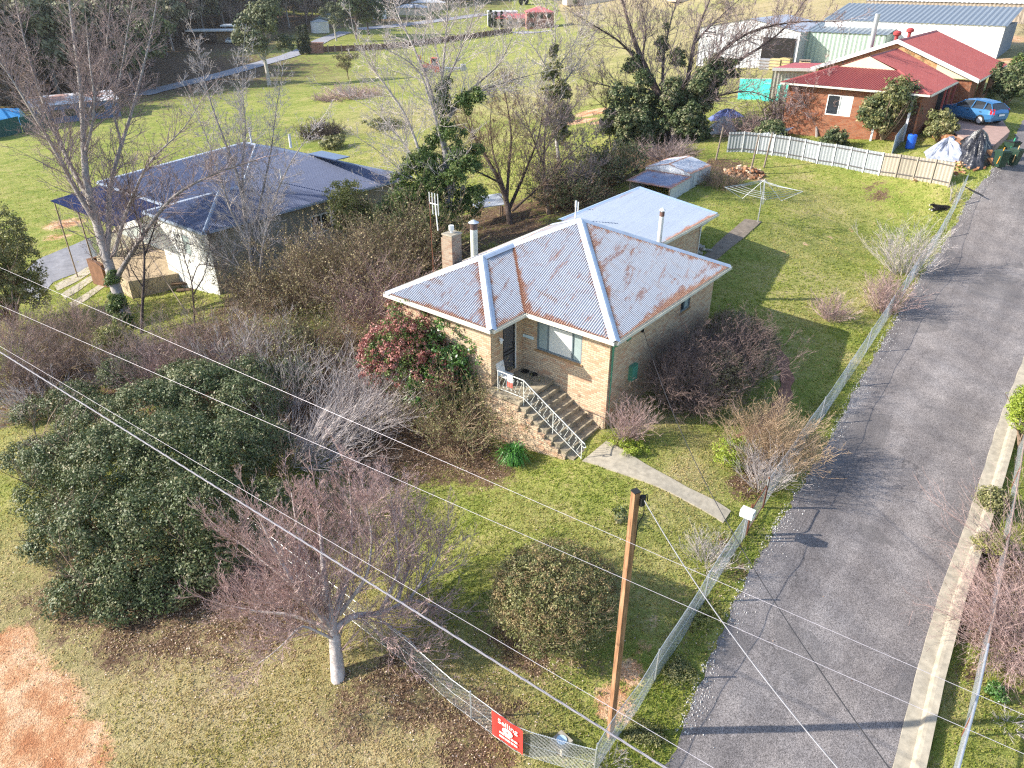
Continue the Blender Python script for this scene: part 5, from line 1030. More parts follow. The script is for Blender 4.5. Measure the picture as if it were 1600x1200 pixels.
# corrugated back fence in bays
FB = [at(1483, 292), at(1400, 277), at(1318, 262), at(1252, 250), at(1212, 243), at(1172, 238), at(1135, 238)]
FBL = resample(np.array(FB)[:, :2], 15)
WFM = corrug('white_fence_sheet', (.42, .45, .48), (.54, .57, .60), pitch=.2, rust=.03); CFM = corrug('cream_fence_sheet', (.50, .44, .36), (.60, .53, .44), pitch=.2, rust=.03)
fcr = thing('corrugated_fence', [*FBL[0], z1(*FBL[0])], 'white and cream corrugated steel fence across the back of the lawn', 'fence')
for i in range(len(FBL) - 1):
    a, b_ = FBL[i], FBL[i + 1]; za, zb_ = z1(*a), z1(*b_); m_ = MB(); dd = (b_ - a) / np.linalg.norm(b_ - a); ribwall(m_, a, b_, min(za, zb_) - .05, za + 1.42, .2, .018, z1b=zb_ + 1.42); m_.build('panel', CFM if i < 4 else WFM, fcr)
    nf = np.array([dd[1], -dd[0]]); nf = nf if nf[1] < 0 else -nf
    m_ = MB(); m_.par([*(a + nf * .02), za - .1], [*(dd * .06), 0], [*(nf * .05), 0], K3 * 1.55); m_.build('post', WHITE if i >= 4 else CFM, fcr)
    for h in (.22, 1.22): m_ = MB(); m_.par([*(a + nf * .025), za + h], [*(b_ - a), zb_ - za], [*(nf * .03), 0], K3 * .05); m_.build('rail', bpy.data.materials.get('dark_rail') or plain('dark_rail', (.10, .09, .09), .7, .1, 3), fcr)
# second short corrugated fence running back beside the red house garden
fb2 = [at(1392, 243), at(1408, 222), at(1428, 200)]
r = thing('corrugated_fence', fb2[0], 'short pale blue corrugated fence running back towards the red-roofed house', 'fence')
for i in range(2):
    m_ = MB(); a, b_ = fb2[i], fb2[i + 1]; ribwall(m_, a[:2], b_[:2], min(a[2], b_[2]) - .1, a[2] + 1.3, .2, .02, z1b=b_[2] + 1.3); m_.build('panel', corrug('pale_blue_sheet', (.42, .50, .55), (.52, .60, .65), pitch=.2, rust=.02) if i == 0 else bpy.data.materials['pale_blue_sheet'], r)
# old poles of the back pergola
for k, (px, py, h, lb) in enumerate(((1171,273,2.6,'leaning grey timber pole at the brick rubble heap'),(1193,262,2.3,'grey timber pole between the leaning pole and the white fence'),(1118,250,2.2,'dark timber pole behind the garden shed'))):
    p = at(px, py); m_ = MB(); m_.path([p - K3 * .3, p + K3 * h + np.array([.25, .1, 0])], [.07, .05], 7); tag(m_.build('timber_pole', GREYT, org=p), lb, 'pole')
# service pole of square timber
sb = at(953, 1150); mm = sb.copy()
def top_z(b_, py):
    lo, hi = b_[2], CAMZ + 20
    for _ in range(40):
        m = (lo + hi) / 2; P = np.array([b_[0], b_[1], m]) - C0; D = P @ np.array([0, CP, -SP]); y = 600 - FPX * (P @ np.array([0, SP, CP])) / D
        if y > py: lo = m
        else: hi = m
    return lo
tz = top_z(sb, 768); spo = thing('service_pole', sb, 'square orange timber service pole at the front corner of the lot', 'pole')
TB = NB('orange_pine'); n_ = TB.noise(TB.scl(TB.geo(), (9, 9, .8)), 2, 5, .65); TB = TB.fin(TB.ramp(n_, [(.3, (.14, .07, .04)), (.5, (.29, .155, .085)), (.7, (.40, .25, .15))]), .8, TB.bump(n_, .3, .02), 0, .2)
m_ = MB(); m_.box(sb - K3 * .4, .135, .135, tz - sb[2] + .4, .5); pl_ = m_.build('post', TB, spo)
m_ = MB(); m_.box(np.array([sb[0], sb[1], tz]), .155, .155, .02, .5); m_.build('cap', BLACK, spo)
m_ = MB(); q = np.array([sb[0] + .09, sb[1] - .02, tz - .32]); m_.box(q + [.04, 0, 0], .10, .12, .20, .5); m_.cyl(q + [.07, -.02, .12], .05, .12, 10); m_.path([q + [.02, 0, .2], q + [.14, .0, .26], q + [.16, 0, .1]], .015, 6); m_.path([q + [.1, 0, 0], q + [.12, 0, -.25], q + [.02, 0, -.5], q + [-.0, 0, -1.2]], .012, 6); m_.build('insulator', BLACK, spo)
# wires
def wire(name, A, B_, sag, rad, mat, label, n=40, twist=0, cat='wire', ext=0.04):
    A, B_ = np.asarray(A, float), np.asarray(B_, float); t = np.linspace(-ext, 1 + ext, n)[:, None]; P = A * (1 - t) + B_ * t; P[:, 2] -= (4 * sag * t * (1 - t))[:, 0]
    m = MB()
    if not twist: m.path(P, rad, 5, cap=False)
    else:
        P = resample(P, n * 8); th = np.linspace(0, twist * 6.28, len(P))
        for k in range(3): o = np.stack([np.cos(th + k * 2.1) * 0, np.cos(th + k * 2.1), np.sin(th + k * 2.1)], -1) * rad; m.path(P + o, rad * .95, 5, cap=False)
    return tag(m.build(name, mat, org=P[0]), label, cat)
WL = plain('pale_conductor', (.46, .43, .47), .4, .1, 3, .2, 0); WD = plain('dark_cable', (.03, .03, .035), .6, .1, 3, bump=0)
wire('overhead_wire', hz(0, 418, 6.6), hz(1600, 1117, 6.6), .0, .0036, WL, 'pale overhead wire highest in the picture, passing over the top of the service pole')
wire('overhead_wire', hz(0, 477, 6.6), hz(1600, 1178, 6.6), .0, .0036, WL, 'pale overhead wire second from the top, crossing the middle of the service pole')
wire('overhead_wire', hz(0, 541, 6.1), hz(1115, 1200, 6.1), .0, .0036, WL, 'pale overhead wire just above the twisted cable, crossing the foot of the service pole', ext=.1)
wire('twisted_cable', hz(0, 550, 5.6), hz(1040, 1200, 5.6), .0, .010, plain('grey_cable', (.22, .21, .24), .5, .2, 5, bump=0), 'thick twisted grey aerial cable running along the front of the lot', twist=26, cat='cable', ext=.12)
wire('service_cable', Q(LL - I + .06, 4.67, 3.12), hz(1392, 1204, 6.2), 1.0, .010, WD, 'dark service cable drooping from the side wall of the brick house to the street', cat='cable', ext=0)
wire('service_cable', [sb[0] + .15, sb[1], tz - .15], hz(1312, 1204, 6.2), .25, .010, plain('grey_service_cable', (.25, .25, .27), .5, .2, 4, bump=0), 'grey service cable from the top of the timber pole across the road', cat='cable', ext=0)
m_ = MB(); p = Q(LL - I, 4.67, 3.12); m_.par(p - D3v * .05 - K3 * .1, D3u * .07, D3v * .1, K3 * .2); m_.build('cable_bracket', BLACK, house)
# red sign on the front fence
i0 = hz(769, 1150, -1.75); s0 = np.array(FF[2]); 
fl_ = resample(np.array(FF)[:, :2], 400)
def nearest(px, py): q = at(px, py); return int(np.argmin(((fl_ - q[:2]) ** 2).sum(1)))
ia = nearest(816, 1186); ib = nearest(769, 1150)
sa = fl_[ib]; sb2 = fl_[ia]; dd = (sb2 - sa); sl3 = np.linalg.norm(dd); dd = dd / sl3; nf = np.array([dd[1], -dd[0]]); nf = nf if nf[1] < 0 else -nf
za = z1(*sa) ; zb_ = z1(*sb2)
RED = plain('red_corflute', (.72, .055, .045), .45, .12, 1.6, bump=.15)
sg = thing('red_sign', [*sa, za], 'red sale sign with white lettering tied to the low front fence', 'sign')
S3 = lambda s, h, o=.03: np.array([*(sa + dd * s + nf * o), za + (zb_ - za) * s / sl3 + h])
m_ = MB(); n_ = 12
for i in range(n_):
    a, b_ = sl3 * i / n_, sl3 * (i + 1) / n_; w0 = .04 + .012 * math.sin(i * 1.1); w1_ = .04 + .012 * math.sin((i + 1) * 1.1); m_.poly([S3(a, .10, w0), S3(b_, .10, w1_), S3(b_, 1.02, w1_), S3(a, 1.02, w0)])
m_.build('board', RED, sg)
def text3(s, size, sc_, hc, mat, parent, nm='lettering'):
    cu = bpy.data.curves.new(nm, 'FONT'); cu.body = s; cu.size = size; cu.align_x = 'CENTER'; cu.align_y = 'CENTER'; cu.extrude = .004; cu.resolution_u = 3
    t = bpy.data.objects.new(nm, cu); COL.objects.link(t); dg_ = bpy.context.evaluated_depsgraph_get(); me = bpy.data.meshes.new_from_object(t.evaluated_get(dg_)); bpy.data.objects.remove(t)
    V = np.zeros(len(me.vertices) * 3); me.vertices.foreach_get('co', V); V = V.reshape(-1, 3); x3 = np.array([dd[0], dd[1], (zb_ - za) / sl3]); c_ = S3(sc_, hc, .062)
    Wd = c_ + V[:, :1] * x3 + V[:, 1:2] * K3 + V[:, 2:] * np.array([*nf, 0]) - ORG[parent.name]
    me.vertices.foreach_set('co', Wd.ravel()); me.materials.clear(); me.materials.append(mat); o = bpy.data.objects.new(nm, me); COL.objects.link(o); o.parent = parent; return o
text3('Selling', .235, sl3 * .53, .83, WHITE, sg)
m_ = MB(); th_ = np.linspace(0, 6.283, 25)[:-1]; c_ = sl3 * .52
m_.poly([S3(c_ + .155 * math.cos(t), .60 + .13 * math.sin(t), .064) for t in th_]); em = m_.build('emblem', WHITE, sg)
m_ = MB(); m_.poly([S3(c_ + .03 * math.cos(t), .60 + .03 * math.sin(t), .068) for t in th_]); m_.build('emblem_centre', RED, em)
for k, h in enumerate((.40, .26)):
    m_ = MB(); x_ = sl3 * .26
    for q in (.05, .13, .06, .11, .09, .12): m_.poly([S3(x_, h, .064), S3(x_ + q * .8, h, .064), S3(x_ + q * .8, h + .075, .064), S3(x_, h + .075, .064)]); x_ += q
    m_.build('small_print', WHITE, sg)
m_ = MB(); m_.poly([S3(.0, .02, .02), S3(.25, .02, .02), S3(.05, .18, .03), S3(.0, .3, .03)]); m_.build('torn_corner', WHITE, sg)
# water meter box
pt = at(877, 1165); r = thing('meter_pit', pt, 'square concrete block with a round pale blue lid inside the front corner', 'water meter pit'); m_ = MB(); m_.box(pt - K3 * .1, .40, .40, .32, .75); m_.build('block', CONC, r); m_ = MB(); m_.cyl(pt + K3 * .222, .13, .02, 20); m_.build('lid', plain('pale_blue_lid', (.45, .62, .75), .5, .1, 3, bump=0), r)
# pipe rail fence on the right verge
RP = [at(x, y, .95) for x, y in ((1608,640),(1594,735),(1575,850),(1552,970),(1527,1090),(1498,1200),(1478,1290))]
rf_ = thing('pipe_rail_fence', [*RP[5][:2], RP[5][2] - .95], 'galvanised pipe rail fence with wire mesh on the right-hand verge', 'fence')
rp_ = resample(np.array(RP), 60)
m_ = MB(); m_.path(rp_[:41], .024, 8); m_.build('rail', plain('rust_grey_pipe', (.30, .22, .19), .7, .3, 6, .2), rf_); m_ = MB(); m_.path(rp_[40:], .034, 8); m_.build('rail', STEEL, rf_)
for i in range(0, 60, 12): m_ = MB(); m_.path([rp_[i] - K3 * 1.2, rp_[i]], .025, 6); m_.build('post', RUSTM, rf_)
m_ = MB(); A0 = rp_ - K3 * .9
rr4 = resample(rp_, 420); m_.tubes(rr4 - K3 * .92, rr4 - K3 * .02, .0016, .0016, 3)
for h in np.arange(.05, .95, .05): m_.tubes(rp_[:-1] - K3 * h, rp_[1:] - K3 * h, .0016, .0016, 3)
m_.build('wire_mesh', WIRE, rf_)
# leaning iron bar and post at the far road corner
p = at(1509, 300); m_ = MB(); m_.path([p + [-.1, .1, .3], p + [.55, -.9, .02]], .035, 6); tag(m_.build('iron_bar', BLACK, org=p), 'short dark iron bar lying at the far road corner of the lot', 'bar')
# white trailer and small bench in the red house garden
p = at(1303, 204); r = thing('box_trailer', p, 'white box trailer on the grass of the red-roofed house garden', 'trailer'); m_ = MB(); m_.box(p + K3 * .35, 1.9, 1.1, .45, -.35); m_.build('tub', WHITE, r)
for s in (-1, 1): m_ = MB(); c_ = p + K3 * .28 + np.array([math.sin(.35), math.cos(.35), 0]) * .6 * s; m_.path([c_ - [.0, .06, 0], c_ + [0, .06, 0]], .26, 14); m_.build('wheel', BLACK, r)
m_ = MB(); c_ = p + K3 * .4; m_.path([c_ - [.9, -.3, 0], c_ - [1.9, -.65, 0]], .03, 5); m_.build('drawbar', STEEL, r)
# ------------------------------------------------------------------ vegetation tools
def unit(a): return a / (np.linalg.norm(a, axis=-1, keepdims=True) + 1e-9)
def grow(P, D, L, Rd, levels, nseg=3, up=.15, wob=.22, minr=.0022):
    """levels: list of (children, angle, length ratio, radius ratio). Returns segment arrays."""
    out = []; P, D, L, Rd = [np.asarray(a, float) for a in (P, D, L, Rd)]
    for lv in range(len(levels) + 1):
        n = len(P); pts = [P]; d = D.copy()
        for s in range(nseg):
            d = unit(d + rng.normal(0, wob, (n, 3)) * .6 + np.array([0, 0, up]) * .5)
            pts.append(pts[-1] + d * (L / nseg)[:, None])
        rr = [np.maximum(minr * .7, Rd * (1 - .75 * s / nseg)) for s in range(nseg + 1)]
        for s in range(nseg): out.append((pts[s], pts[s + 1], rr[s], rr[s + 1]))
        if lv == len(levels): break
        c, ang, lr, rrat = levels[lv]; k = rng.random((n, c)) * .85 + .12; seg = np.minimum((k * nseg).astype(int), nseg - 1); f = k * nseg - seg
        A = np.stack(pts, 1); idx = np.arange(n)[:, None]; S = A[idx, seg] * (1 - f[..., None]) + A[idx, seg + 1] * f[..., None]
        dd = unit(A[idx, seg + 1] - A[idx, seg]); rnd = unit(rng.normal(0, 1, dd.shape)); perp = unit(np.cross(dd, rnd)); a = ang * (.6 + .8 * rng.random((n, c)))
        D = unit(dd * np.cos(a)[..., None] + perp * np.sin(a)[..., None] + np.array([0, 0, up])).reshape(-1, 3)
        P = S.reshape(-1, 3); L = (L[:, None] * lr * (1.15 - .6 * k) * (.7 + .6 * rng.random((n, c)))).ravel()
        Rd = np.maximum(minr, (Rd[:, None] * rrat * (1.1 - .5 * k)).ravel())
    return [np.concatenate([o[i] for o in out]) for i in range(4)]
def limbs_px(lst, D0):
    return [np.array([hd(px, py, D0 + dd) for (px, py, dd) in l]) for l in lst]
def smoothline(P, n):
    P = resample(P, n); Q_ = P.copy(); Q_[1:-1] = (P[:-2] + 2 * P[1:-1] + P[2:]) / 4; return Q_
def depth_of(p): return float((np.asarray(p) - C0) @ np.array([0, CP, -SP]))
def sprout(limbs, radii, per_m, length, lv, ang=.9, r0=.02, t0=.15, up=.15, wob=.22, nseg=3, minr=.0022, tip=True):
    P, D, L, Rr = [], [], [], []
    for l, (ra, rb) in zip(limbs, radii):
        d = np.concatenate([[0], np.cumsum(np.linalg.norm(np.diff(l, axis=0), axis=1))]); T = d[-1]; n = max(2, int(T * per_m)); s = (t0 + (1 - t0) * rng.random(n)) * T
        Pn = np.stack([np.interp(s, d, l[:, i]) for i in range(3)], -1); tn = unit(np.stack([np.interp(np.minimum(s + .05, T), d, l[:, i]) for i in range(3)], -1) - Pn + 1e-6)
        perp = unit(np.cross(tn, rng.normal(0, 1, tn.shape))); a = ang * (.5 + .8 * rng.random(n)); D.append(unit(tn * np.cos(a)[:, None] + perp * np.sin(a)[:, None] + [0, 0, up])); P.append(Pn)
        f = s / T; L.append(length * (1.2 - .75 * f) * (.6 + .7 * rng.random(n))); Rr.append(np.maximum(minr, np.minimum((ra + (rb - ra) * f) * .5, r0) * (1.1 - .4 * f)))
        if tip: P.append(l[-1:]); D.append(unit(l[-1:] - l[-2:-1])); L.append(np.array([length * .8])); Rr.append(np.array([max(rb, minr)]))
    return grow(np.concatenate(P), np.concatenate(D), np.concatenate(L), np.concatenate(Rr), lv, nseg, up, wob, minr)
def leafquads(c, nrm, size, rr, asp=.55):
    n = len(c); a = unit(np.cross(nrm, rng.normal(0, 1, (n, 3)))); b = np.cross(nrm, a); s = size[:, None]
    V = np.stack([c - a * s, c - b * s * asp, c + a * s, c + b * s * asp], 1); return V.reshape(-1, 3), np.arange(n * 4).reshape(-1, 4), rr
def foliage(mb, ells, nclump, per, size, rc, m=0, droop=0.0, inner=.45, tint=None, asp=.55, low=-.35):
    """leaf clusters spread through the volume of some ellipsoids"""
    w = np.array([e[1][0] * e[1][1] + e[1][0] * e[1][2] for e in ells]); w = w / w.sum(); Cc = []; Nn = []; Rr = []
    for e, wi in zip(ells, w):
        k = max(3, int(nclump * wi)); d = unit(rng.normal(0, 1, (k * 2, 3))); d = d[d[:, 2] > low][:k]; k = len(d)
        f = inner + (1 - inner) * rng.random(k) ** .5; cc = np.asarray(e[0]) + d * np.asarray(e[1]) * f[:, None]; tc = rng.random(k)
        q = unit(rng.normal(0, 1, (k, per, 3))); rad = rc * (.35 + .65 * rng.random((k, per)) ** .5) * (.6 + .8 * rng.random((k, 1)))
        pp = cc[:, None] + q * rad[..., None] * [1, 1, .75]; pp[..., 2] -= droop * rad
        nn = unit(q * .7 + d[:, None] * .5 + rng.normal(0, .55, q.shape) + [0, 0, .25]); Cc.append(pp.reshape(-1, 3)); Nn.append(nn.reshape(-1, 3)); Rr.append(np.clip(.55 * np.repeat(tc, per) + .45 * rng.random(k * per), 0, 1))
    c = np.concatenate(Cc); V, F, r_ = leafquads(c, np.concatenate(Nn), size * (.6 + .8 * rng.random(len(c))), np.concatenate(Rr), asp); mb.add(V, F, m, r=r_); return mb
def lobes(c, rx, ry, h, n, seed=0, f=.5):
    rs = np.random.default_rng(seed); out = [(c + [0, 0, h * .45], (rx * .72, ry * .72, h * .45))]
    for i in range(n):
        a = i / n * 6.28 + rs.random(); k = .35 + .35 * rs.random(); z = h * (.18 + .47 * rs.random()); out.append((c + [math.cos(a) * rx * k, math.sin(a) * ry * k, z], (rx * f * (.7 + .5 * rs.random()), ry * f * (.7 + .5 * rs.random()), min(h * .30, rx * .9) * (.7 + .5 * rs.random()))))
    return out
def mpp(p): return depth_of(p) / FPX      # metres per photograph pixel at a point
# leaf and bark materials
L_DARK = leafmat('dark_evergreen_leaf', [(0, (.03, .05, .02)), (.35, (.07, .105, .04)), (.65, (.14, .165, .07)), (.85, (.24, .23, .12)), (1, (.36, .31, .20))], .5, .35, .2)
L_IVY = leafmat('ivy_leaf', [(0, (.03, .06, .015)), (.45, (.085, .14, .035)), (.8, (.18, .23, .065)), (1, (.30, .32, .12))], .5, .3, .25)
L_OLIVE = leafmat('olive_leaf', [(0, (.06, .075, .022)), (.4, (.15, .165, .055)), (.75, (.29, .27, .11)), (1, (.46, .40, .21))], .5, .4, .2)
L_YEL = leafmat('yellow_green_leaf', [(0, (.07, .09, .02)), (.4, (.19, .21, .05)), (.75, (.34, .33, .11)), (1, (.50, .44, .20))], .5, .4, .25)
L_LIME = leafmat('lime_leaf', [(0, (.10, .16, .015)), (.5, (.28, .36, .04)), (1, (.50, .55, .10))], .5, .4, .3)
L_GREEN = leafmat('fresh_green_leaf', [(0, (.02, .07, .012)), (.5, (.07, .17, .03)), (1, (.20, .32, .09))], .35, .6, .2)
L_DRY = leafmat('dry_leaf', [(0, (.09, .055, .03)), (.4, (.20, .14, .07)), (.75, (.32, .24, .12)), (1, (.44, .36, .2))], .7, .2, .15)
L_BROWNGREEN = leafmat('brown_green_leaf', [(0, (.07, .06, .03)), (.4, (.17, .155, .065)), (.7, (.30, .24, .12)), (1, (.44, .36, .22))], .6, .3, .15)
L_RED = leafmat('red_tip_leaf', [(0, (.12, .04, .035)), (.4, (.27, .085, .075)), (.75, (.42, .19, .16)), (1, (.56, .33, .28))], .45, .4, .2)
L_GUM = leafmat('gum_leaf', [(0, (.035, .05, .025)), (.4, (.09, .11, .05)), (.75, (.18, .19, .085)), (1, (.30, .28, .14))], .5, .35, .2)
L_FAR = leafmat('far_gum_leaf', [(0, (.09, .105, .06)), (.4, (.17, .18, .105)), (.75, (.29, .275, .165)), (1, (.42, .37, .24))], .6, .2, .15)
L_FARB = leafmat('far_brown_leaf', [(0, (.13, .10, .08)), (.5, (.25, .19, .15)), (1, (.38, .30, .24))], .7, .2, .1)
L_CYP = leafmat('cypress_leaf', [(0, (.012, .025, .01)), (.5, (.035, .05, .015)), (1, (.10, .10, .03))], .6, .2, .1)
B_GREY = barkmat('grey_bark', (.20, .175, .16), (.52, .48, .45)); B_PINK = barkmat('pink_grey_twig', (.32, .21, .19), (.68, .52, .49)); B_PALE = barkmat('pale_twig', (.40, .34, .32), (.74, .68, .65))
B_DARK = barkmat('dark_bark', (.045, .034, .03), (.17, .13, .115)); B_BROWN = barkmat('brown_twig', (.17, .12, .085), (.42, .31, .23)); B_TAN = barkmat('tan_twig', (.36, .25, .16), (.62, .47, .33)); B_PURP = barkmat('purple_grey_twig', (.21, .16, .15), (.48, .38, .37))
B_SIDE = barkmat('dark_purple_twig', (.13, .09, .08), (.34, .25, .23)); L_SIDE = L_BROWNGREEN
B_WHITE = barkmat('white_gum_bark', (.40, .36, .31), (.68, .64, .58))

def tree_px(name, label, cat, base_px, limbs, radii, bark, twig_bark=None, per_m=3.0, length=1.6, lv=((3, .8, .5, .6), (3, .8, .55, .7)), r0=.02, up=.15, ivy=None, ivy_mat=None, ivy_n=220, ivy_leaf=.075, group=None, trunk_n=9, wob=.22, minr=.0026, t0=.15, D=None):
    b = at(*base_px); D0 = depth_of(b) if D is None else D
    r = thing(name, b, label, cat, group); L = limbs_px(limbs, D0); L[0][0] = b - [0, 0, .15]
    L = [smoothline(l, 14) for l in L]; m = MB()
    for l, (ra, rb) in zip(L, radii): m.path(l, (ra * .8 * (1 - np.linspace(0, 1, len(l))) ** 1.15 + rb * .8), trunk_n if ra > .08 else 6)
    m.build('trunk', bark, r, smooth=True)
    minr = max(minr, .00021 * D0); per_m = per_m * 1.7; length = length * 1.1
    P0, P1, R0, R1 = sprout(L, radii, per_m, length, lv, r0=r0, up=up, wob=wob, minr=minr, t0=t0); t = MB(); t.tubes(P0, P1, R0, R1, 3); t.build('crown', twig_bark or bark, r, light=True)
    if ivy:
        iv = []
        for px, py, dd, a, e in ivy:
            c = hd(px, py, D0 + dd); iv.append((c, (a * .62, a * .62, a * e * .7)))
            for q in range(6): o_ = unit(rng.normal(0, 1, 3)) * [a, a, a * e] * rng.uniform(.45, .95); s_ = a * rng.uniform(.22, .42); iv.append((c + o_, (s_, s_, s_ * rng.uniform(.8, 1.5))))
        f = MB(); foliage(f, iv, int(ivy_n * 1.5), 36, ivy_leaf * .8, .26, inner=.3); f.build('ivy', ivy_mat or L_IVY, r, light=True)
    return r
def twigbush(name, label, px, py, wpx, hpx, bark, nstem=60, lv=((4, .55, .5, .6), (3, .7, .5, .7)), r0=.011, spread=.8, leaf=None, nleaf=0, leafsize=.03, group=None, lean=(0, 0), up=.12, minr=.0024, pale=None, cat='shrub', base_r=.25):
    b = at(px, py); k = mpp(b); w_, h = wpx * k, hpx * k * 1.12; minr = max(minr, .00017 * depth_of(b)); nstem = int(nstem * 1.3)
    r = thing(name, b, label, cat, group); a = rng.random(nstem) * 6.283; q = rng.random(nstem) ** .6; D = unit(np.stack([np.cos(a) * q * spread * w_ / h + lean[0], np.sin(a) * q * spread * w_ / h + lean[1], np.ones(nstem) * (.9 - .35 * q)], -1))
    P = b + np.stack([np.cos(a) * q * base_r * w_, np.sin(a) * q * base_r * w_, 0 * a - .05], -1); P[:, 2] = zt(P[:, 0], P[:, 1]) - .05
    Lx = h * (.55 + .5 * rng.random(nstem)); s = grow(P, D, Lx * .95, r0 * (.7 + .6 * rng.random(nstem)), lv, 4, up, .2, minr); m = MB(); m.tubes(*s, 3)
    k_ = 'stems' if leaf is None else 'stems'; m.build(k_, bark, r, light=True)
    if leaf is not None:
        n = len(s[0]); i = rng.integers(n // 3, n, nleaf); c = s[1][i] + rng.normal(0, .02, (nleaf, 3)); V, F, rr = leafquads(c, unit(rng.normal(0, 1, (nleaf, 3)) + [0, 0, .4]), leafsize * (.6 + .8 * rng.random(nleaf)), rng.random(nleaf)); f = MB(); f.add(V, F, 0, r=rr); f.build('leaves', leaf, r, light=True)
    return r
def leafbush(name, label, px, py, wpx, hpx, mat, nclump, per, size, rc=.22, nl=7, seed=1, stems=B_BROWN, group=None, dep=1.0, inner=.5, f=.5, cat='shrub', extra=None, droop=0, hs=1.12):
    b = at(px, py); k = mpp(b); w_, h = wpx * k, hpx * k * hs; r = thing(name, b, label, cat, group)
    E_ = lobes(b, w_ / 2, w_ / 2 * dep, h, nl, seed, f); m = MB(); foliage(m, E_, nclump, per, size, rc, inner=inner, droop=droop); m.build('foliage', mat, r, light=True)
    n = 14; a = rng.random(n) * 6.283; D = unit(np.stack([np.cos(a) * .5 * w_ / max(h, .1), np.sin(a) * .5 * w_ / max(h, .1), np.ones(n)], -1)); s = grow(np.repeat(b[None], n, 0) - [0, 0, .05], D, np.full(n, h * .7), np.full(n, max(.008, h * .012)), ((3, .6, .5, .6),), 4, .1, .2); t = MB(); t.tubes(*s, 4); t.build('stems', stems, r, light=True)
    if extra: m = MB(); foliage(m, E_[1:], extra[1], per, size, rc, inner=.9); m.build('new_growth', extra[0], r, light=True)
    return r
# ------------------------------------------------------------------ big bare trees
TW = ((3, .75, .55, .6), (3, .8, .55, .7), (2, .8, .6, .8))
tree_px('bare_tree', 'tallest bare grey tree at the left with ivy round its leaning trunk', 'tree', (203, 512),
 [[(203,512,0),(178,445,0),(166,400,0),(152,350,0),(138,310,0),(133,280,0),(130,235,0),(132,200,0),(128,160,0),(122,100,0),(112,40,0),(105,-20,0)],
  [(152,350,0),(120,300,-.6),(90,240,-1.2),(62,195,-1.6),(35,150,-2),(10,110,-2.2),(-20,70,-2.4)], [(140,312,0),(115,270,.4),(95,225,.8),(75,180,1.2),(60,140,1.4),(45,90,1.5),(30,30,1.6),(20,-20,1.8)],
  [(166,400,0),(172,362,.3),(168,310,.6),(178,260,1),(190,225,1.3),(205,180,1.6),(220,120,1.8),(235,60,2),(245,0,2.2)], [(180,440,0),(190,420,-.3),(212,385,-.8),(230,358,-1.2),(250,330,-1.5),(270,305,-1.8),(305,285,-2),(350,265,-2.2),(400,250,-2.4)],
  [(178,400,0),(195,335,-.5),(215,292,-1),(225,262,-1.3),(250,235,-1.6),(290,200,-1.9),(312,160,-2)], [(132,200,0),(150,150,.6),(165,90,1),(170,30,1.2),(175,-20,1.4)], [(133,240,0),(146,190,-.6),(148,150,-.9),(140,100,-1.2),(135,40,-1.4)],
  [(95,225,.8),(60,170,0),(20,130,-.5),(-10,60,-1)], [(190,225,1.3),(175,170,.4),(190,110,0),(200,40,-.2),(210,-10,-.3)]],
 [(.36,.05),(.17,.03),(.15,.03),(.17,.03),(.15,.03),(.12,.02),(.10,.02),(.09,.02),(.06,.02),(.07,.02)], B_GREY, B_PURP, 3.6, 2.1, TW, r0=.028,
 ivy=[(190,480,0,.5,2.2),(178,440,0,.42,2.0),(196,505,-.2,.6,1.2)], ivy_n=150)
tree_px('bare_tree', 'thin bare dark tree just right of the tallest bare tree, in front of the terrace', 'tree', (220, 522),
 [[(220,522,0),(222,480,0),(225,440,0),(226,385,0),(218,355,0),(205,310,0),(198,270,0)], [(226,400,0),(240,360,.4),(250,330,.6),(262,290,1)], [(224,450,0),(205,420,-.4),(198,390,-.6)]], [(.10,.02),(.05,.012),(.04,.01)], B_DARK, None, 3.2, 1.3, TW[:2], r0=.016)
tree_px('bare_tree', 'bare dark sapling standing between the timber steps and the leaf litter', 'tree', (304, 520),
 [[(304,520,0),(303,480,0),(300,440,0),(290,410,0),(280,370,0)], [(302,460,0),(320,430,.3),(325,400,.5),(330,370,.6)], [(300,440,0),(310,410,-.3),(345,420,-.5),(365,460,-.6)]], [(.06,.014),(.035,.01),(.03,.01)], B_DARK, None, 3.6, 1.1, TW[:2], r0=.013)
tree_px('bare_tree', 'pale bare tree with many upright stems in front of the slate blue roof', 'tree', (408, 470),
 [[(408,470,0),(396,425,0),(388,380,0),(382,330,0),(375,280,0),(355,230,0),(335,180,0),(320,130,0),(308,70,0)], [(396,425,0),(398,370,.3),(405,320,.5),(415,280,.7),(425,230,.9),(430,180,1),(440,120,1.1)],
  [(406,450,0),(408,400,-.4),(420,335,-.7),(440,280,-1),(465,235,-1.2),(492,200,-1.4)], [(388,380,0),(360,330,-.4),(345,280,-.7),(325,220,-.9),(300,160,-1)], [(382,330,0),(378,260,.3),(385,200,.4),(378,140,.5),(380,80,.6)], [(408,460,0),(440,440,-.5),(470,400,-.9),(500,370,-1.2)], [(400,440,0),(350,400,.5),(310,385,.9),(270,375,1.2)]],
 [(.17,.02),(.10,.018),(.10,.018),(.08,.015),(.07,.015),(.05,.012),(.05,.012)], B_GREY, B_PALE, 3.8, 1.7, TW, r0=.02)
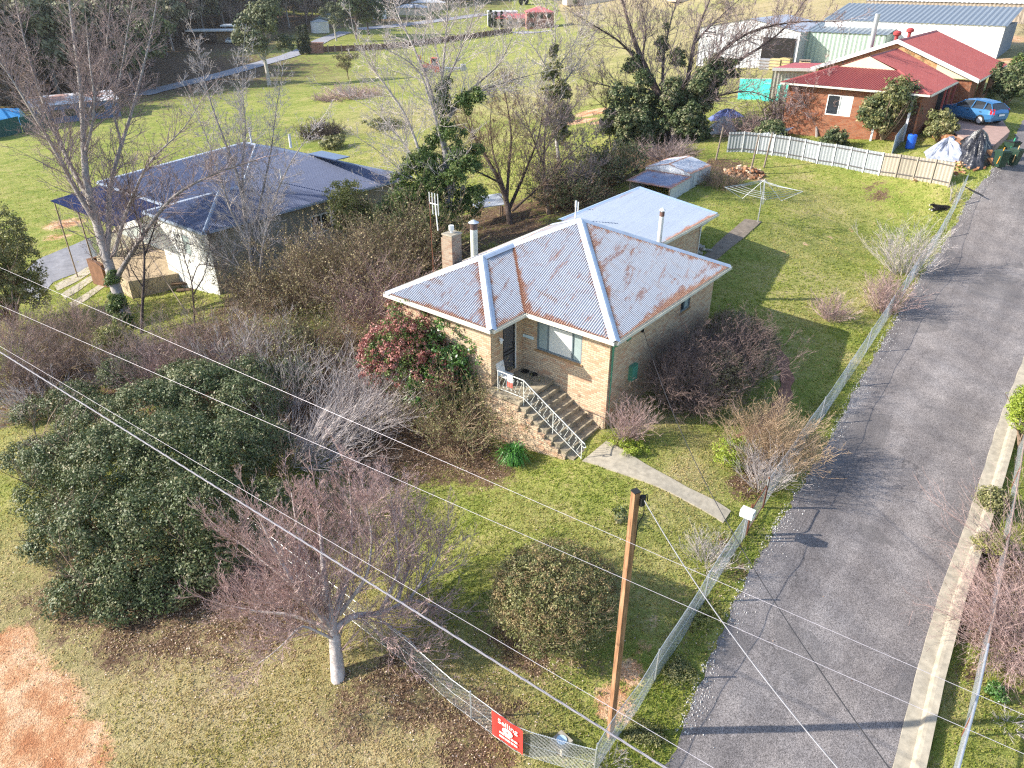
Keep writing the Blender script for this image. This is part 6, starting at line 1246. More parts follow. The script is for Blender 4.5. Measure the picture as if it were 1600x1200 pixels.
tree_px('ivy_clad_tree', 'bare tree with thick green ivy on its trunk behind the brick chimney', 'tree', (705, 402),
 [[(705,402,0),(700,330,0),(697,280,0),(695,230,0),(690,180,0),(690,120,0),(697,60,0),(700,0,0)], [(695,240,0),(678,175,-.5),(657,110,-.9),(622,85,-1.3),(598,75,-1.6)], [(682,170,0),(662,110,.3),(640,60,.6),(620,20,.9),(610,-15,1.1)],
  [(695,195,0),(722,152,-.3),(747,130,-.6),(782,100,-.9),(802,55,-1.2)], [(700,175,0),(750,142,.6),(800,125,.9),(850,112,1.2)], [(660,250,0),(635,180,-.5),(600,130,-.9),(572,95,-1.2),(556,60,-1.5)], [(670,280,0),(610,195,.3),(575,165,.5),(540,150,.7)], [(690,120,0),(680,70,.6),(672,20,.9)], [(692,140,0),(715,90,-.6),(735,40,-1),(750,-5,-1.2)], [(680,300,0),(630,270,-.8),(590,235,-1.2),(560,215,-1.5)]],
 [(.30,.03),(.12,.02),(.12,.02),(.12,.02),(.08,.015),(.10,.02),(.07,.015),(.05,.012),(.07,.015),(.05,.012)], B_GREY, B_PALE, 3.0, 2.2, TW, r0=.024,
 ivy=[(690,300,0,1.9,1.1),(655,265,-.5,1.7,1.0),(715,255,.3,1.6,1.0),(700,210,0,1.1,1.2),(693,165,0,.65,1.6),(694,130,0,.35,1.6),(728,160,-.5,.8,.8),(742,150,-.6,.6,.7),(640,310,-.5,1.7,.9),(680,350,-.8,1.9,.9),(730,320,0,1.5,1)], ivy_n=1100, ivy_leaf=.085)
tree_px('bare_tree', 'many-stemmed bare brown tree behind the cream flue, spreading in a fan', 'tree', (797, 350),
 [[(797,350,0),(792,310,0),(775,270,0),(752,235,0),(735,205,0),(722,165,0)], [(792,310,0),(795,260,.4),(800,215,.6),(792,160,.8),(785,120,1)], [(794,330,0),(820,270,.4),(842,215,.7),(850,160,1)], [(780,285,0),(740,265,-.6),(715,255,-.9),(690,240,-1.1)], [(790,300,0),(770,240,-.5),(765,190,-.8),(770,150,-1)], [(800,330,0),(845,290,-.4),(875,255,-.8),(890,220,-1)], [(775,270,0),(742,210,.5),(705,190,.8),(690,160,1)]],
 [(.24,.02),(.12,.02),(.14,.02),(.08,.015),(.08,.015),(.09,.015),(.05,.012)], B_DARK, B_BROWN, 4.2, 1.7, TW, r0=.02)
tree_px('bare_tree', 'bare brown tree with dense fine twigs right of the fan-shaped bare tree', 'tree', (858, 335),
 [[(858,335,0),(850,290,0),(850,240,0),(852,190,0),(862,150,0)], [(850,290,0),(880,250,.4),(910,225,.7),(935,200,1)], [(850,260,0),(830,210,-.4),(815,170,-.7),(805,140,-1)], [(850,240,0),(870,200,-.5),(895,170,-.8),(910,150,-1)], [(852,300,0),(890,290,.2),(925,270,.4),(945,250,.6)]],
 [(.16,.02),(.08,.015),(.07,.012),(.07,.012),(.05,.01)], B_BROWN, B_PURP, 5.2, 1.6, TW, r0=.018)
tree_px('ivy_clad_tree', 'slender bare tree with a narrow column of ivy, left of the largest ivy-clad tree', 'tree', (875, 262),
 [[(875,262,0),(868,210,0),(866,160,0),(864,110,0),(868,60,0),(866,0,0)], [(866,130,0),(845,90,-.5),(820,55,-.9),(800,20,-1.2)], [(868,150,0),(895,110,.4),(915,80,.8),(930,45,1.1)], [(864,115,0),(890,80,-.5),(912,40,-.9),(925,5,-1.2)], [(866,170,0),(830,140,.5),(805,120,.9)], [(868,65,0),(855,30,.5),(850,-10,.8)]],
 [(.18,.02),(.07,.015),(.08,.015),(.06,.012),(.05,.012),(.05,.012)], B_GREY, B_PALE, 3.2, 2.0, TW, r0=.02, ivy=[(866,190,0,1.3,1.5),(868,150,0,1.1,1.3),(862,115,0,.9,1.3),(864,80,0,.4,1.6),(880,185,.3,1.2,1.1)], ivy_mat=L_OLIVE, ivy_n=420, ivy_leaf=.10)
tree_px('ivy_clad_tree', 'largest ivy-clad tree, its bare limbs arching over the pale steel sheds', 'tree', (1050, 222),
 [[(1050,222,0),(1048,190,0),(1030,150,0),(1003,95,0),(986,50,0),(972,0,0),(965,-30,0)], [(1050,195,0),(1075,125,.4),(1083,70,.7),(1098,25,1),(1120,-25,1.4)], [(1060,170,0),(1100,112,-.6),(1130,75,-1.2),(1172,48,-1.8),(1222,36,-2.4),(1272,32,-3),(1310,34,-3.4)], [(1075,140,.2),(1148,98,-.4),(1198,68,-.9),(1232,40,-1.3),(1262,-5,-1.8)],
  [(1035,150,0),(1036,90,.8),(1046,40,1.3),(1062,-15,1.8)], [(1003,100,0),(965,62,-.6),(932,42,-1.2),(898,22,-1.7)], [(1010,140,0),(950,135,.6),(905,122,1)], [(1083,70,.7),(1110,40,1.5),(1160,-5,2)], [(1048,180,0),(1120,150,-1),(1170,140,-1.6),(1230,165,-2.2)], [(1003,95,0),(1010,50,-.6),(1000,0,-1)]],
 [(.50,.06),(.30,.05),(.22,.03),(.20,.03),(.16,.03),(.14,.02),(.10,.02),(.10,.02),(.10,.02),(.10,.02)], B_DARK, B_PURP, 2.8, 2.8, TW, r0=.034, minr=.0045,
 ivy=[(1045,190,0,2.7,.9),(1000,165,0,2.2,1.1),(1085,165,0,2.2,1.0),(1110,118,-.3,1.9,.9),(990,100,0,.8,1.9),(1035,70,.3,.7,2.0),(1062,95,.2,.9,1.6),(990,200,-.5,2.2,1),(1085,205,-.5,2.0,.9),(1130,105,-.5,1.2,.8),(970,180,0,1.4,1.2)], ivy_n=1500, ivy_leaf=.12, ivy_mat=L_DARK)
tree_px('bare_tree', 'small bare sapling between the ivy column and the orange earth patch', 'tree', (955, 232), [[(955,232,0),(950,190,0),(945,150,0),(940,120,0)], [(950,190,0),(965,160,.3),(975,130,.5)], [(948,170,0),(925,150,-.3),(905,130,-.5)]], [(.07,.012),(.04,.01),(.03,.01)], B_DARK, None, 3, 1.4, TW[:2], r0=.016)
tree_px('fruit_tree', 'bare pink-twigged tree with a short thick trunk outside the front fence', 'tree', (528, 1062),
 [[(528,1062,0),(524,1010,0),(522,985,0),(510,940,0),(505,880,.2),(500,820,.3),(492,770,.4)], [(522,985,0),(480,940,-.5),(445,890,-.8),(420,840,-1),(400,800,-1.2)], [(522,985,0),(455,960,-.2),(400,955,-.3),(350,945,-.4)], [(522,985,0),(550,960,.3),(595,960,.6),(640,935,.9),(690,950,1.1)], [(520,970,0),(545,900,.5),(550,840,.8),(548,780,1),(545,740,1.2)], [(522,975,0),(490,900,.6),(465,830,1),(455,770,1.3)],
  [(530,960,.2),(575,900,0),(582,840,-.2),(570,780,-.3)], [(595,955,.6),(625,890,.5),(618,830,.5),(610,770,.5)], [(620,940,.8),(645,870,1.1),(650,810,1.4)], [(640,935,.9),(680,880,1),(695,840,1.1)], [(500,950,-.2),(440,900,.2),(390,860,.4),(350,830,.5)], [(524,1000,0),(470,975,-.9),(440,1010,-1.3),(400,1040,-1.5)], [(590,965,.5),(640,1000,.2),(665,1030,0)]],
 [(.24,.02),(.11,.015),(.09,.015),(.12,.02),(.10,.015),(.09,.015),(.08,.012),(.07,.012),(.06,.012),(.05,.012),(.06,.012),(.05,.01),(.04,.01)], B_PALE, B_PINK, 6.5, 1.45, ((5, .6, .5, .6), (4, .7, .5, .7), (2, .7, .5, .8)), r0=.017, up=.25, minr=.0052, t0=.14)
tree_px('garden_tree', 'small bare garden tree with a pale trunk behind the white corrugated fence', 'tree', (1277, 214), [[(1277,214,0),(1276,190,0),(1274,170,0),(1268,150,0)], [(1276,180,0),(1300,155,.3),(1320,140,.5)], [(1275,175,0),(1245,155,-.3),(1225,145,-.5)], [(1274,170,0),(1285,140,.2),(1290,115,.4)]], [(.13,.03),(.06,.015),(.06,.015),(.05,.012)], B_GREY, B_PINK, 8, 1.5, TW, r0=.016, minr=.004)
# ------------------------------------------------------------------ shrubs on and round the lot
b = at(225, 800); cot = thing('cotoneaster_thicket', b, 'huge dark green small-leaved evergreen thicket at the front left corner', 'shrub')
E_ = []
for px, py, r_, h in ((330,640,2.3,3.0),(400,660,1.8,3.0),(250,660,2.4,2.6),(160,660,2.0,1.8),(120,720,2.2,1.9),(200,740,2.6,2.8),(290,740,2.5,3.3),(370,740,2.1,3.2),(420,720,1.4,2.8),(330,820,2.0,2.9),(250,830,2.0,2.6),(170,830,2.0,2.2),(110,800,1.6,1.4),(220,890,1.7,1.6),(150,900,1.4,1.1),(400,610,1.6,2.6),(300,610,1.9,2.2),(430,800,1.2,2.2),(90,700,1.4,1.2)):
    p = hz(px, py, 0); z0 = -1.2; p = at(px, py + 26); E_.append((p + [0, 0, h * .45], (r_ * .72, r_ * .72, h * .52)))
E_ = [(c, (r3[0], r3[1], r3[2] * (.9 if r3[0] > 1.2 else .8))) for c, r3 in E_]
for px, py, r_, h in ((60,650,1.2,.8),(50,720,1.3,.7),(70,780,1.3,.6),(90,850,1.3,.6),(130,930,1.3,.6),(200,945,1.2,.6),(270,930,1.2,.9),(330,900,1.2,1.3),(460,620,1.2,2.0),(470,560,1.0,1.6),(120,640,1.4,1.2),(200,600,1.4,1.4)):
    p = at(px, py); E_.append((p + [0, 0, h * .4], (r_ * .8, r_ * .8, h * .55)))
m = MB(); foliage(m, E_, 4600, 40, .044, .27, inner=.55, low=-.25); m.build('foliage', L_DARK, cot, light=True)
n = 60; ii = rng.integers(0, len(E_), n); P = np.array([E_[i][0] for i in ii]) * [1, 1, 0]; P[:, 2] = zt(P[:, 0], P[:, 1]); s = grow(P, unit(rng.normal(0, .6, (n, 3)) + [0, 0, 1]), np.full(n, 2.4), np.full(n, .03), ((4, .6, .5, .6), (3, .7, .5, .6)), 4); m = MB(); m.tubes(*s, 3); m.build('stems', B_BROWN, cot, light=True)
leafbush('red_tip_shrub', 'tall shrub with red new leaves against the front of the brick house', 655, 628, 165, 175, L_IVY, 520, 40, .045, .2, 9, 3, extra=(L_RED, 620))
leafbush('laurel_shrub', 'glossy dark green shrub between the red-leaved shrub and the front wall', 708, 645, 135, 165, L_GREEN, 560, 40, .055, .22, 8, 5)
twigbush('dry_shrub', 'dry olive brown shrub beside the landing and stairs of the brick house', 725, 674, 140, 110, B_TAN, 110, ((5, .6, .5, .6), (4, .7, .5, .7)), .010, .9, L_OLIVE, 20000, .028)
twigbush('dry_shrub', 'low tan leafy shrub left of the stairs, below the red-leaved shrub', 680, 655, 70, 60, B_TAN, 60, ((4, .6, .5, .6), (3, .7, .5, .7)), .009, .9, L_OLIVE, 4000, .028)
for args in (
 ('bare_thicket', 'pink-grey bare twigs rising through the left part of the evergreen thicket', 130, 700, 150, 60, B_PINK, 60, ((4, .6, .5, .6), (3, .7, .5, .7)), .012, 1.1),
 ('bare_thicket', 'pale fallen branches arching left over the grass at the left edge of the picture', 60, 640, 140, 60, B_PALE, 40, ((4, .5, .55, .6), (3, .6, .5, .7)), .014, 1.1, None, 0, .03, None, (-.7, 0)),
 ('bare_thicket', 'pink-grey bare thicket between the tallest bare tree and the evergreen thicket', 300, 590, 150, 80, B_PINK, 90, ((4, .6, .5, .6), (3, .7, .5, .7)), .012, .9),
 ('bare_thicket', 'pale upright bare thicket behind the right end of the evergreen thicket', 400, 580, 110, 90, B_PALE, 60, ((4, .5, .55, .6), (3, .6, .5, .7)), .014, .8),
 ('bare_thicket', 'pink-grey bare thicket at the far left edge below the conifer', 20, 545, 130, 70, B_PINK, 90, ((4, .6, .5, .6), (3, .7, .5, .7)), .012, .9),
 ('bare_thicket', 'pink-grey bare thicket in front of the pale concrete strips', 130, 520, 130, 60, B_PINK, 70, ((4, .6, .5, .6), (3, .7, .5, .7)), .012, .9),
 ('bare_thicket', 'tangled pink-grey thicket at the left foot of the front fruit tree', 400, 935, 120, 60, B_PINK, 70, ((4, .7, .5, .6), (3, .7, .5, .7)), .010, 1.2),
 ('bare_thicket', 'low pinkish bare thicket behind the front fruit tree, above the fence', 560, 800, 150, 70, B_PINK, 70, ((4, .6, .5, .6), (3, .7, .5, .7)), .010, 1.1)):
    twigbush(*args)
# strappy clump
p = at(803, 724); r = thing('agapanthus', p, 'clump of bright green strap leaves on the bare earth below the stairs', 'plant'); n = 420; a = rng.random(n) * 6.283; rr = .12 + .42 * rng.random(n) ** .8; V = []; 
for i in range(n):
    d = np.array([math.cos(a[i]), math.sin(a[i]), 0]); s_ = np.array([-d[1], d[0], 0]) * .014; h = .42 + .30 * random.random(); o = p + np.array([rng.normal(0, .11), rng.normal(0, .11), 0]); q = [o, o + d * rr[i] * .35 + K3 * h * .75, o + d * rr[i] * .9 + K3 * h, o + d * rr[i] * 1.6 + K3 * h * .55]
    V += [q[0] - s_, q[0] + s_, q[1] - s_, q[1] + s_, q[2] - s_ * .8, q[2] + s_ * .8, q[3], q[3] + s_ * .1]
V = np.array(V); k = (np.arange(n) * 8)[:, None]; F = np.concatenate([k + [0, 1, 3, 2], k + [2, 3, 5, 4], k + [4, 5, 7, 6]]); m = MB(); m.add(V, F, 0, r=np.tile(rng.random(n), 3)); m.build('leaves', leafmat('strap_leaf', [(0, (.02, .09, .01)), (.5, (.07, .24, .03)), (1, (.18, .42, .08))], .35, .5, .25), r)
leafbush('daffodil_clump', 'small blue-green clump of leaves alone on the front lawn', 967, 818, 30, 26, L_DARK, 12, 40, .035, .14, 3, 4)
# round shrub on the front lawn
b = at(868, 985); k = mpp(b); rs_ = thing('round_shrub', b, 'large round clipped olive and brown shrub on the front lawn', 'shrub')
E_ = [(b + [0, .25, 1.15], (1.75, 1.75, 1.25)), (b + [-.7, .2, .9], (1.1, 1.2, 1.0)), (b + [.75, .3, .9], (1.1, 1.2, 1.0)), (b + [0, -.5, .8], (1.4, 1.0, .8))]
m = MB(); foliage(m, E_, 1300, 34, .028, .19, inner=.72, low=-.3); m.build('foliage', L_OLIVE, rs_, light=True)
n = 260; a = rng.random(n) * 6.283; q = rng.random(n) ** .5; P = b + np.stack([np.cos(a) * q * .8, np.sin(a) * q * .8 + .2, 0 * a], -1); s = grow(P, unit(np.stack([np.cos(a) * q * .75, np.sin(a) * q * .75, np.ones(n) * .8], -1)), np.full(n, 1.75), np.full(n, .010), ((4, .5, .4, .6), (3, .6, .5, .7)), 4, .1, .16); m = MB(); m.tubes(*s, 3); m.build('stems', B_TAN, rs_, light=True)
m = MB(); foliage(m, E_[:3], 520, 26, .024, .12, inner=.97, low=.1); m.build('dry_tips', L_DRY, rs_, light=True)
# big tangled shrub at the side wall
b = at(1105, 630); side = thing('tangled_shrub', b, 'big tangled purple-grey shrub against the side wall of the brick house', 'shrub')
pc = [at(1045, 640), at(1085, 640), at(1130, 625), at(1165, 590), at(1120, 590), at(1060, 610)]; n = 330; ii = rng.integers(0, 6, n); P = np.array(pc)[ii] + rng.normal(0, .3, (n, 3)) * [1, 1, 0]; a = rng.random(n) * 6.283; q = rng.random(n)
s = grow(P, unit(np.stack([np.cos(a) * q * .7, np.sin(a) * q * .7, np.ones(n) * .8], -1)), 1.9 + 1.1 * rng.random(n), np.full(n, .013), ((5, .6, .45, .6), (4, .7, .5, .7), (2, .7, .5, .8)), 4, .05, .3, .005); m = MB(); m.tubes(*s, 3); m.build('stems', B_SIDE, side, light=True)
m = MB(); foliage(m, [(at(1075, 610) + [0, 0, .9], (.8, .8, 1.0)), (at(1140, 560) + [0, 0, 1.2], (1.3, 1.3, .9)), (at(1180, 570) + [0, 0, .9], (.9, .9, .8)), (at(1110, 625) + [0, 0, 1.0], (1.3, 1.2, 1.2)), (at(1160, 600) + [0, 0, .9], (.9, .9, .9))], 1100, 34, .035, .24, inner=.6); m.build('foliage', L_SIDE, side, light=True)
m = MB(); foliage(m, [(at(1078, 625) + [0, 0, .7], (.55, .55, .8))], 60, 34, .05, .22); m.build('ivy', L_IVY, side, light=True)
twigbush('bare_shrub', 'small pinkish bare shrub at the front right corner of the brick house', 982, 686, 48, 62, B_PINK, 60, r0=.009, spread=.7)
leafbush('ground_weeds', 'low bright green weeds at the foot of the pinkish corner shrub', 985, 705, 60, 14, L_LIME, 60, 36, .028, .12, 5, 6)
leafbush('low_shrub', 'low bright green shrub on the grass right of the front path', 1140, 722, 62, 40, L_LIME, 130, 36, .03, .16, 6, 7)
twigbush('bare_shrub', 'tan twiggy shrub on the road fence above the gate', 1205, 720, 105, 85, B_TAN, 130, ((5, .6, .5, .6), (4, .7, .5, .7)), .009, .8, L_DRY, 3500, .022)
twigbush('bare_shrub', 'pale twiggy shrub beside the gate, growing in brown leaf litter', 1190, 765, 60, 75, B_PALE, 40, r0=.010, spread=.9)
twigbush('bare_shrub', 'small bare shrub inside the road fence near the front of the lawn', 1105, 880, 60, 50, B_PALE, 40, r0=.008, spread=.9)
twigbush('bare_shrub', 'small reddish bare shrub alone on the side lawn', 1300, 500, 36, 40, B_PINK, 55, r0=.009, spread=.8)
twigbush('bare_shrub', 'medium bare pink shrub on the road fence, nearer of the two by the long shadows', 1380, 488, 46, 60, B_PINK, 80, r0=.010, spread=.8)
twigbush('bare_shrub', 'taller bare pale shrub on the road fence, farther of the two by the long shadows', 1410, 428, 62, 80, B_PALE, 60, r0=.012, spread=.85)
twigbush('bare_shrub', 'forked bare shrub near the far corner of the lawn by the black dog', 1485, 318, 20, 36, B_PALE, 8, ((3, .5, .5, .6),), .016, .7)
# thickets left of the house
for args in (
 ('bare_thicket', 'pale bare thicket leaning right between the evergreen thicket and the brick house', 470, 720, 130, 120, B_PALE, 70, ((4, .5, .55, .6), (3, .6, .5, .7)), .017, .8, None, 0, .03, None, (.75, .1)),
 ('bare_thicket', 'pale bare thicket in front of the red-leaved shrub', 560, 660, 120, 110, B_PALE, 80, ((4, .5, .55, .6), (3, .6, .5, .7)), .014, .8, None, 0, .03, None, (.5, .1)),
 ('bare_thicket', 'pale bare thicket behind the top of the evergreen thicket', 455, 640, 80, 90, B_PALE, 50, ((4, .5, .55, .6), (3, .6, .5, .7)), .014, .7),
 ('bare_thicket', 'brown bare thicket under the tallest bare tree, at the left edge of the picture', 30, 600, 150, 90, B_PURP, 110, ((4, .6, .5, .6), (3, .7, .5, .7)), .014, .9, None, 0, .03, None, (.3, 0)),
 ('bare_thicket', 'brown bare thicket between the left conifer and the tallest bare tree', 110, 575, 160, 100, B_BROWN, 120, ((4, .6, .5, .6), (3, .7, .5, .7)), .014, .9),
 ('bare_thicket', 'brown bare thicket at the foot of the tallest bare tree', 240, 590, 140, 85, B_PURP, 110, ((4, .6, .5, .6), (3, .7, .5, .7)), .012, .9),
 ('bare_thicket', 'reddish brown thicket below the white wall of the weatherboard house', 350, 560, 150, 95, B_BROWN, 130, ((4, .6, .5, .6), (4, .7, .5, .7)), .012, .9, L_BROWNGREEN, 3000, .035),
 ('leafy_thicket', 'brown-green thicket under the side wall of the weatherboard house', 455, 480, 130, 92, B_BROWN, 130, ((5, .6, .5, .6), (4, .7, .5, .7)), .014, .9, L_BROWNGREEN, 16000, .045),
 ('leafy_thicket', 'brown-green thicket left of the brick chimney', 560, 470, 140, 120, B_BROWN, 130, ((5, .6, .5, .6), (4, .7, .5, .7)), .014, .9, L_BROWNGREEN, 15000, .045),
 ('leafy_thicket', 'reddish brown thicket directly behind the left corner of the brick house', 600, 500, 120, 90, B_PINK, 130, ((4, .6, .5, .6), (4, .7, .5, .7)), .012, .9, L_BROWNGREEN, 6000, .035),
 ('leafy_thicket', 'dim thicket in the gap between the pale thicket and the leaf litter', 490, 570, 140, 90, B_BROWN, 110, ((4, .6, .5, .6), (4, .7, .5, .7)), .012, .9, L_OLIVE, 5000, .04),
 ('leafy_thicket', 'olive thicket behind the aerial mast', 650, 420, 110, 110, B_BROWN, 120, ((4, .6, .5, .6), (4, .7, .5, .7)), .012, .9, L_OLIVE, 9000, .05),
 ('leafy_thicket', 'dark thicket on the left boundary behind the rear wing', 880, 320, 90, 60, B_BROWN, 90, ((4, .6, .5, .6), (4, .7, .5, .7)), .014, .9, L_DARK, 9000, .06),
 ('leafy_thicket', 'dark thicket on the left boundary beside the lean-to shed', 950, 285, 80, 60, B_BROWN, 90, ((4, .6, .5, .6), (4, .7, .5, .7)), .014, .9, L_DARK, 9000, .07),
 ('brush_pile', 'heap of dead brown brushwood behind the garden shed', 1128, 288, 60, 34, B_BROWN, 90, ((3, .8, .5, .6), (3, .8, .5, .7)), .016, 1.6),
 ('brush_pile', 'heap of dead branches under the largest ivy-clad tree', 1040, 245, 90, 40, B_PURP, 90, ((3, .8, .5, .6), (3, .8, .5, .7)), .02, 1.6),
 ('bare_thicket', 'tangle of bare branches right of the largest ivy-clad tree', 1165, 212, 80, 46, B_PINK, 70, ((4, .8, .5, .6), (3, .8, .5, .7)), .016, 1.3),
 ('bare_thicket', 'dense pinkish bare hedge in front of the red-roofed house', 1240, 190, 80, 50, B_PINK, 90, ((5, .6, .5, .6), (4, .7, .5, .7)), .014, 1.0, L_DRY, 3000, .06),
 ('bare_thicket', 'second pinkish bare hedge under the red roof, beside the dark garden bush', 1315, 190, 60, 50, B_PINK, 80, ((5, .6, .5, .6), (4, .7, .5, .7)), .014, 1.0, L_DRY, 2500, .06)):
    twigbush(*args)
leafbush('privet_bush', 'yellow-green bush in front of the slate blue roof', 555, 395, 85, 115, L_YEL, 420, 40, .06, .26, 9, 8)
leafbush('conifer_bush', 'dense yellow-tipped conifer at the left edge of the picture', 25, 515, 130, 175, L_OLIVE, 620, 44, .06, .26, 9, 9, extra=(L_YEL, 200), dep=1.0)
leafbush('ivy_mound', 'olive ivy mound at the foot of the tallest bare tree', 190, 560, 70, 60, L_YEL, 120, 36, .045, .2, 6, 12)
leafbush('ivy_mound', 'green ivy mound behind the brown thicket left of the brick chimney', 620, 400, 90, 90, L_IVY, 320, 40, .07, .26, 7, 13)
leafbush('garden_bush', 'tall dark green garden bush in front of the red-roofed house', 1378, 219, 84, 92, L_OLIVE, 420, 36, .09, .32, 8, 14, extra=(L_DARK, 160), dep=.6)
leafbush('garden_bush', 'small round dark bush behind the white corrugated fence', 1303, 232, 42, 32, L_DARK, 110, 36, .07, .24, 6, 15)
leafbush('garden_bush', 'low dark bush between the tall garden bush and the drive', 1415, 202, 50, 28, L_DARK, 110, 36, .08, .26, 6, 16)
leafbush('garden_bush', 'olive bush by the drive in front of the blue car', 1463, 222, 42, 48, L_OLIVE, 160, 36, .08, .28, 6, 17)
leafbush('garden_bush', 'dark green hedge behind the blue car', 1570, 165, 60, 60, L_DARK, 240, 36, .10, .34, 7, 18)
leafbush('garden_bush', 'dark green bush at the right edge beyond the blue hedge', 1600, 150, 60, 70, L_IVY, 220, 36, .10, .34, 7, 19)
leafbush('garden_bush', 'dark bush beside the green shade cloth, left of the pink hedge', 1200, 222, 60, 34, L_DARK, 150, 36, .09, .3, 6, 20)
leafbush('verge_bush', 'bright lime green bush on the right-hand verge', 1592, 700, 80, 120, L_LIME, 520, 40, .035, .2, 8, 21)
leafbush('verge_bush', 'small yellowish bush leaning over the kerb', 1545, 862, 50, 34, L_YEL, 130, 36, .03, .14, 6, 22)
leafbush('verge_bush', 'small blue-green bush on the verge above the pole shadow', 1552, 1090, 30, 30, L_GREEN, 40, 36, .03, .12, 4, 23)
leafbush('verge_bush', 'olive bush on the verge below the lime green bush', 1545, 800, 60, 44, L_OLIVE, 130, 36, .035, .16, 6, 24)
twigbush('bare_shrub', 'large arching bare shrub on the right-hand verge', 1600, 1000, 150, 120, B_PINK, 150, ((5, .6, .5, .6), (4, .7, .5, .7)), .012, 1.2, None, 0, .03, None, (-.35, 0), up=.0)
twigbush('bare_shrub', 'tall bare whippy shrub reaching over the kerb at the right edge', 1610, 880, 140, 150, B_PINK, 22, ((4, .5, .55, .6), (3, .6, .5, .7)), .012, .9, None, 0, .03, None, (-.8, .2))
twigbush('dead_branches', 'small heap of dead white branches beside the pipe rail fence', 1575, 1128, 60, 24, B_PALE, 26, ((3, .8, .5, .6),), .012, 1.8)
for k, (px, py, w_, lb) in enumerate(((1100,960,70,'low green weeds outside the road fence below the gate'),(1060,1050,60,'low green weeds outside the road fence beside the timber pole'),(1010,1150,60,'low green weeds outside the road fence at the front corner'),(1262,690,50,'low green weeds between the road fence and the long gravel'))):
    leafbush('verge_weeds', lb, px, py, w_, 9, L_YEL if k in (0, 3) else L_OLIVE, 110, 30, .022, .10, 5, 30 + k)
twigbush('dry_grass_tuft', 'dry bramble tuft at the front corner of the lot, outside the fence', 950, 1195, 60, 24, B_PALE, 40, ((3, .8, .5, .6), (3, .7, .5, .7)), .006, 1.4)
# ------------------------------------------------------------------ background: sheds, far houses, fields, forest
def shed_px(name, label, cat, pr_, width, depth, h, rise, wallm, roofm, z=None, skill=False, yaw=None, trim=None, sidem=None):
    a = at(*pr_) if z is None else hz(*pr_, z); yw = YAW if yaw is None else yaw; u_ = np.array([math.cos(yw), math.sin(yw)]); v_ = np.array([-u_[1], u_[0]])
    r = thing(name, a, label, cat); G_ = lambda U, V, z: np.array([*(a[:2] - u_ * U + v_ * V), a[2] + z])   # U to the left, V away
    w_ = MB()
    for p, q in (((width, 0), (0, 0)), ((width, depth), (width, 0)), ((0, depth), (width, depth))): ribwall(w_, G_(*p, 0)[:2], G_(*q, 0)[:2], a[2] - .8, a[2] + h, .5, .03)
    if not skill: w_.poly([G_(width, 0, h), G_(0, 0, h), G_(width / 2, 0, h + rise)])
    w_.build('wall', wallm, r)
    s_ = MB(); ribwall(s_, G_(0, 0, 0)[:2], G_(0, depth, 0)[:2], a[2] - .8, a[2] + h, .5, .03); s_.build('side_wall', sidem or wallm, r)
    t = MB(); o = .2
    if skill: roofface(t, [G_(-o, -o, h), G_(-o, depth + o, h + rise), G_(width + o, depth + o, h + rise), G_(width + o, -o, h)], [0] * 4, pitch=.6, amp=.03, rows=2)
    else:
        roofface(t, [G_(-o, -o, h), G_(-o, depth + o, h), G_(width / 2, depth + o, h + rise), G_(width / 2, -o, h + rise)], [0] * 4, pitch=.6, amp=.03, rows=2)
        roofface(t, [G_(width + o, depth + o, h), G_(width + o, -o, h), G_(width / 2, -o, h + rise), G_(width / 2, depth + o, h + rise)], [0] * 4, pitch=.6, amp=.03, rows=2)
    t.build('roof', roofm, r); r['_g'] = 0; del r['_g']; return r, G_
SW = corrug('silver_shed_sheet', (.60, .62, .66), (.74, .75, .78), pitch=.5, rust=0, rough=.5); SR = corrug('silver_shed_roof', (.42, .46, .54), (.52, .56, .64), pitch=.6, rough=.5)
r, G_ = shed_px('machinery_shed', 'large silver machinery shed with an open bay behind the largest ivy-clad tree', 'shed', (1242, 104), 13.5, 13, 3.9, 1.3, SW, SR)
m = MB(); m.par(G_(4.6, -.1, 0), [*(-UU * -4.2), 0], [0, 0, 3.2], [*(-VV * .05), 0]); m.build('bay_shade_panel', DARK, r)  # near-black slab on a closed wall, painted shade for the bay opening
for k, (U, V, c) in enumerate(((.8, -1.2, (.45, .36, .16)), (2.0, -1.4, (.5, .42, .22)), (3.4, -1.3, (.32, .33, .36)), (-1.8, -2.0, (.55, .42, .25)))):
    q = G_(U, V, 0); q[2] = z1(*q[:2]); s = thing('stacked_crate', q, ('tan crate nearest the open bay of the machinery shed', 'yellowish crate in the middle of the open bay', 'grey crate at the left of the open bay', 'tan pallet stack right of the machinery shed')[k], 'crate'); m = MB(); m.box(q, 1.3, 1.1, 1.2 if k < 3 else .8, YAW + .1 * k); m.build('box', plain('crate_%d' % k, c, .8, .2, 2), s); m = MB()
    for j in range(3): m.box(q + K3 * (.25 + .35 * j) , 1.36, 1.16, .09, YAW + .1 * k)
    m.build('slats', GREYT, s)
shed_px('workshop', 'low pale green workshop with a grey roof behind the red-roofed house', 'shed', (1376, 96), 9.5, 8, 2.9, 1.2, corrug('pale_green_sheet', (.40, .50, .44), (.50, .60, .52), pitch=.5), corrug('grey_green_roof', (.24, .29, .33), (.32, .37, .41), pitch=.6), skill=True)
shed_px('long_shed', 'long white-walled shed with a grey roof behind the red roof ridge', 'shed', (1556, 92), 20, 9, 3.4, 1.6, WHITE, corrug('long_grey_roof', (.26, .30, .34), (.34, .38, .43), pitch=.6), skill=True, sidem=plain('blue_grey_end', (.20, .23, .28), .6, .1, 2))
shed_px('far_shed', 'far white-roofed shed at the top right edge of the picture', 'shed', (1600, 38), 22, 9, 2.6, 2.2, plain('tan_far_wall', (.30, .25, .2), .8, .2, 1), WHITE, skill=True)
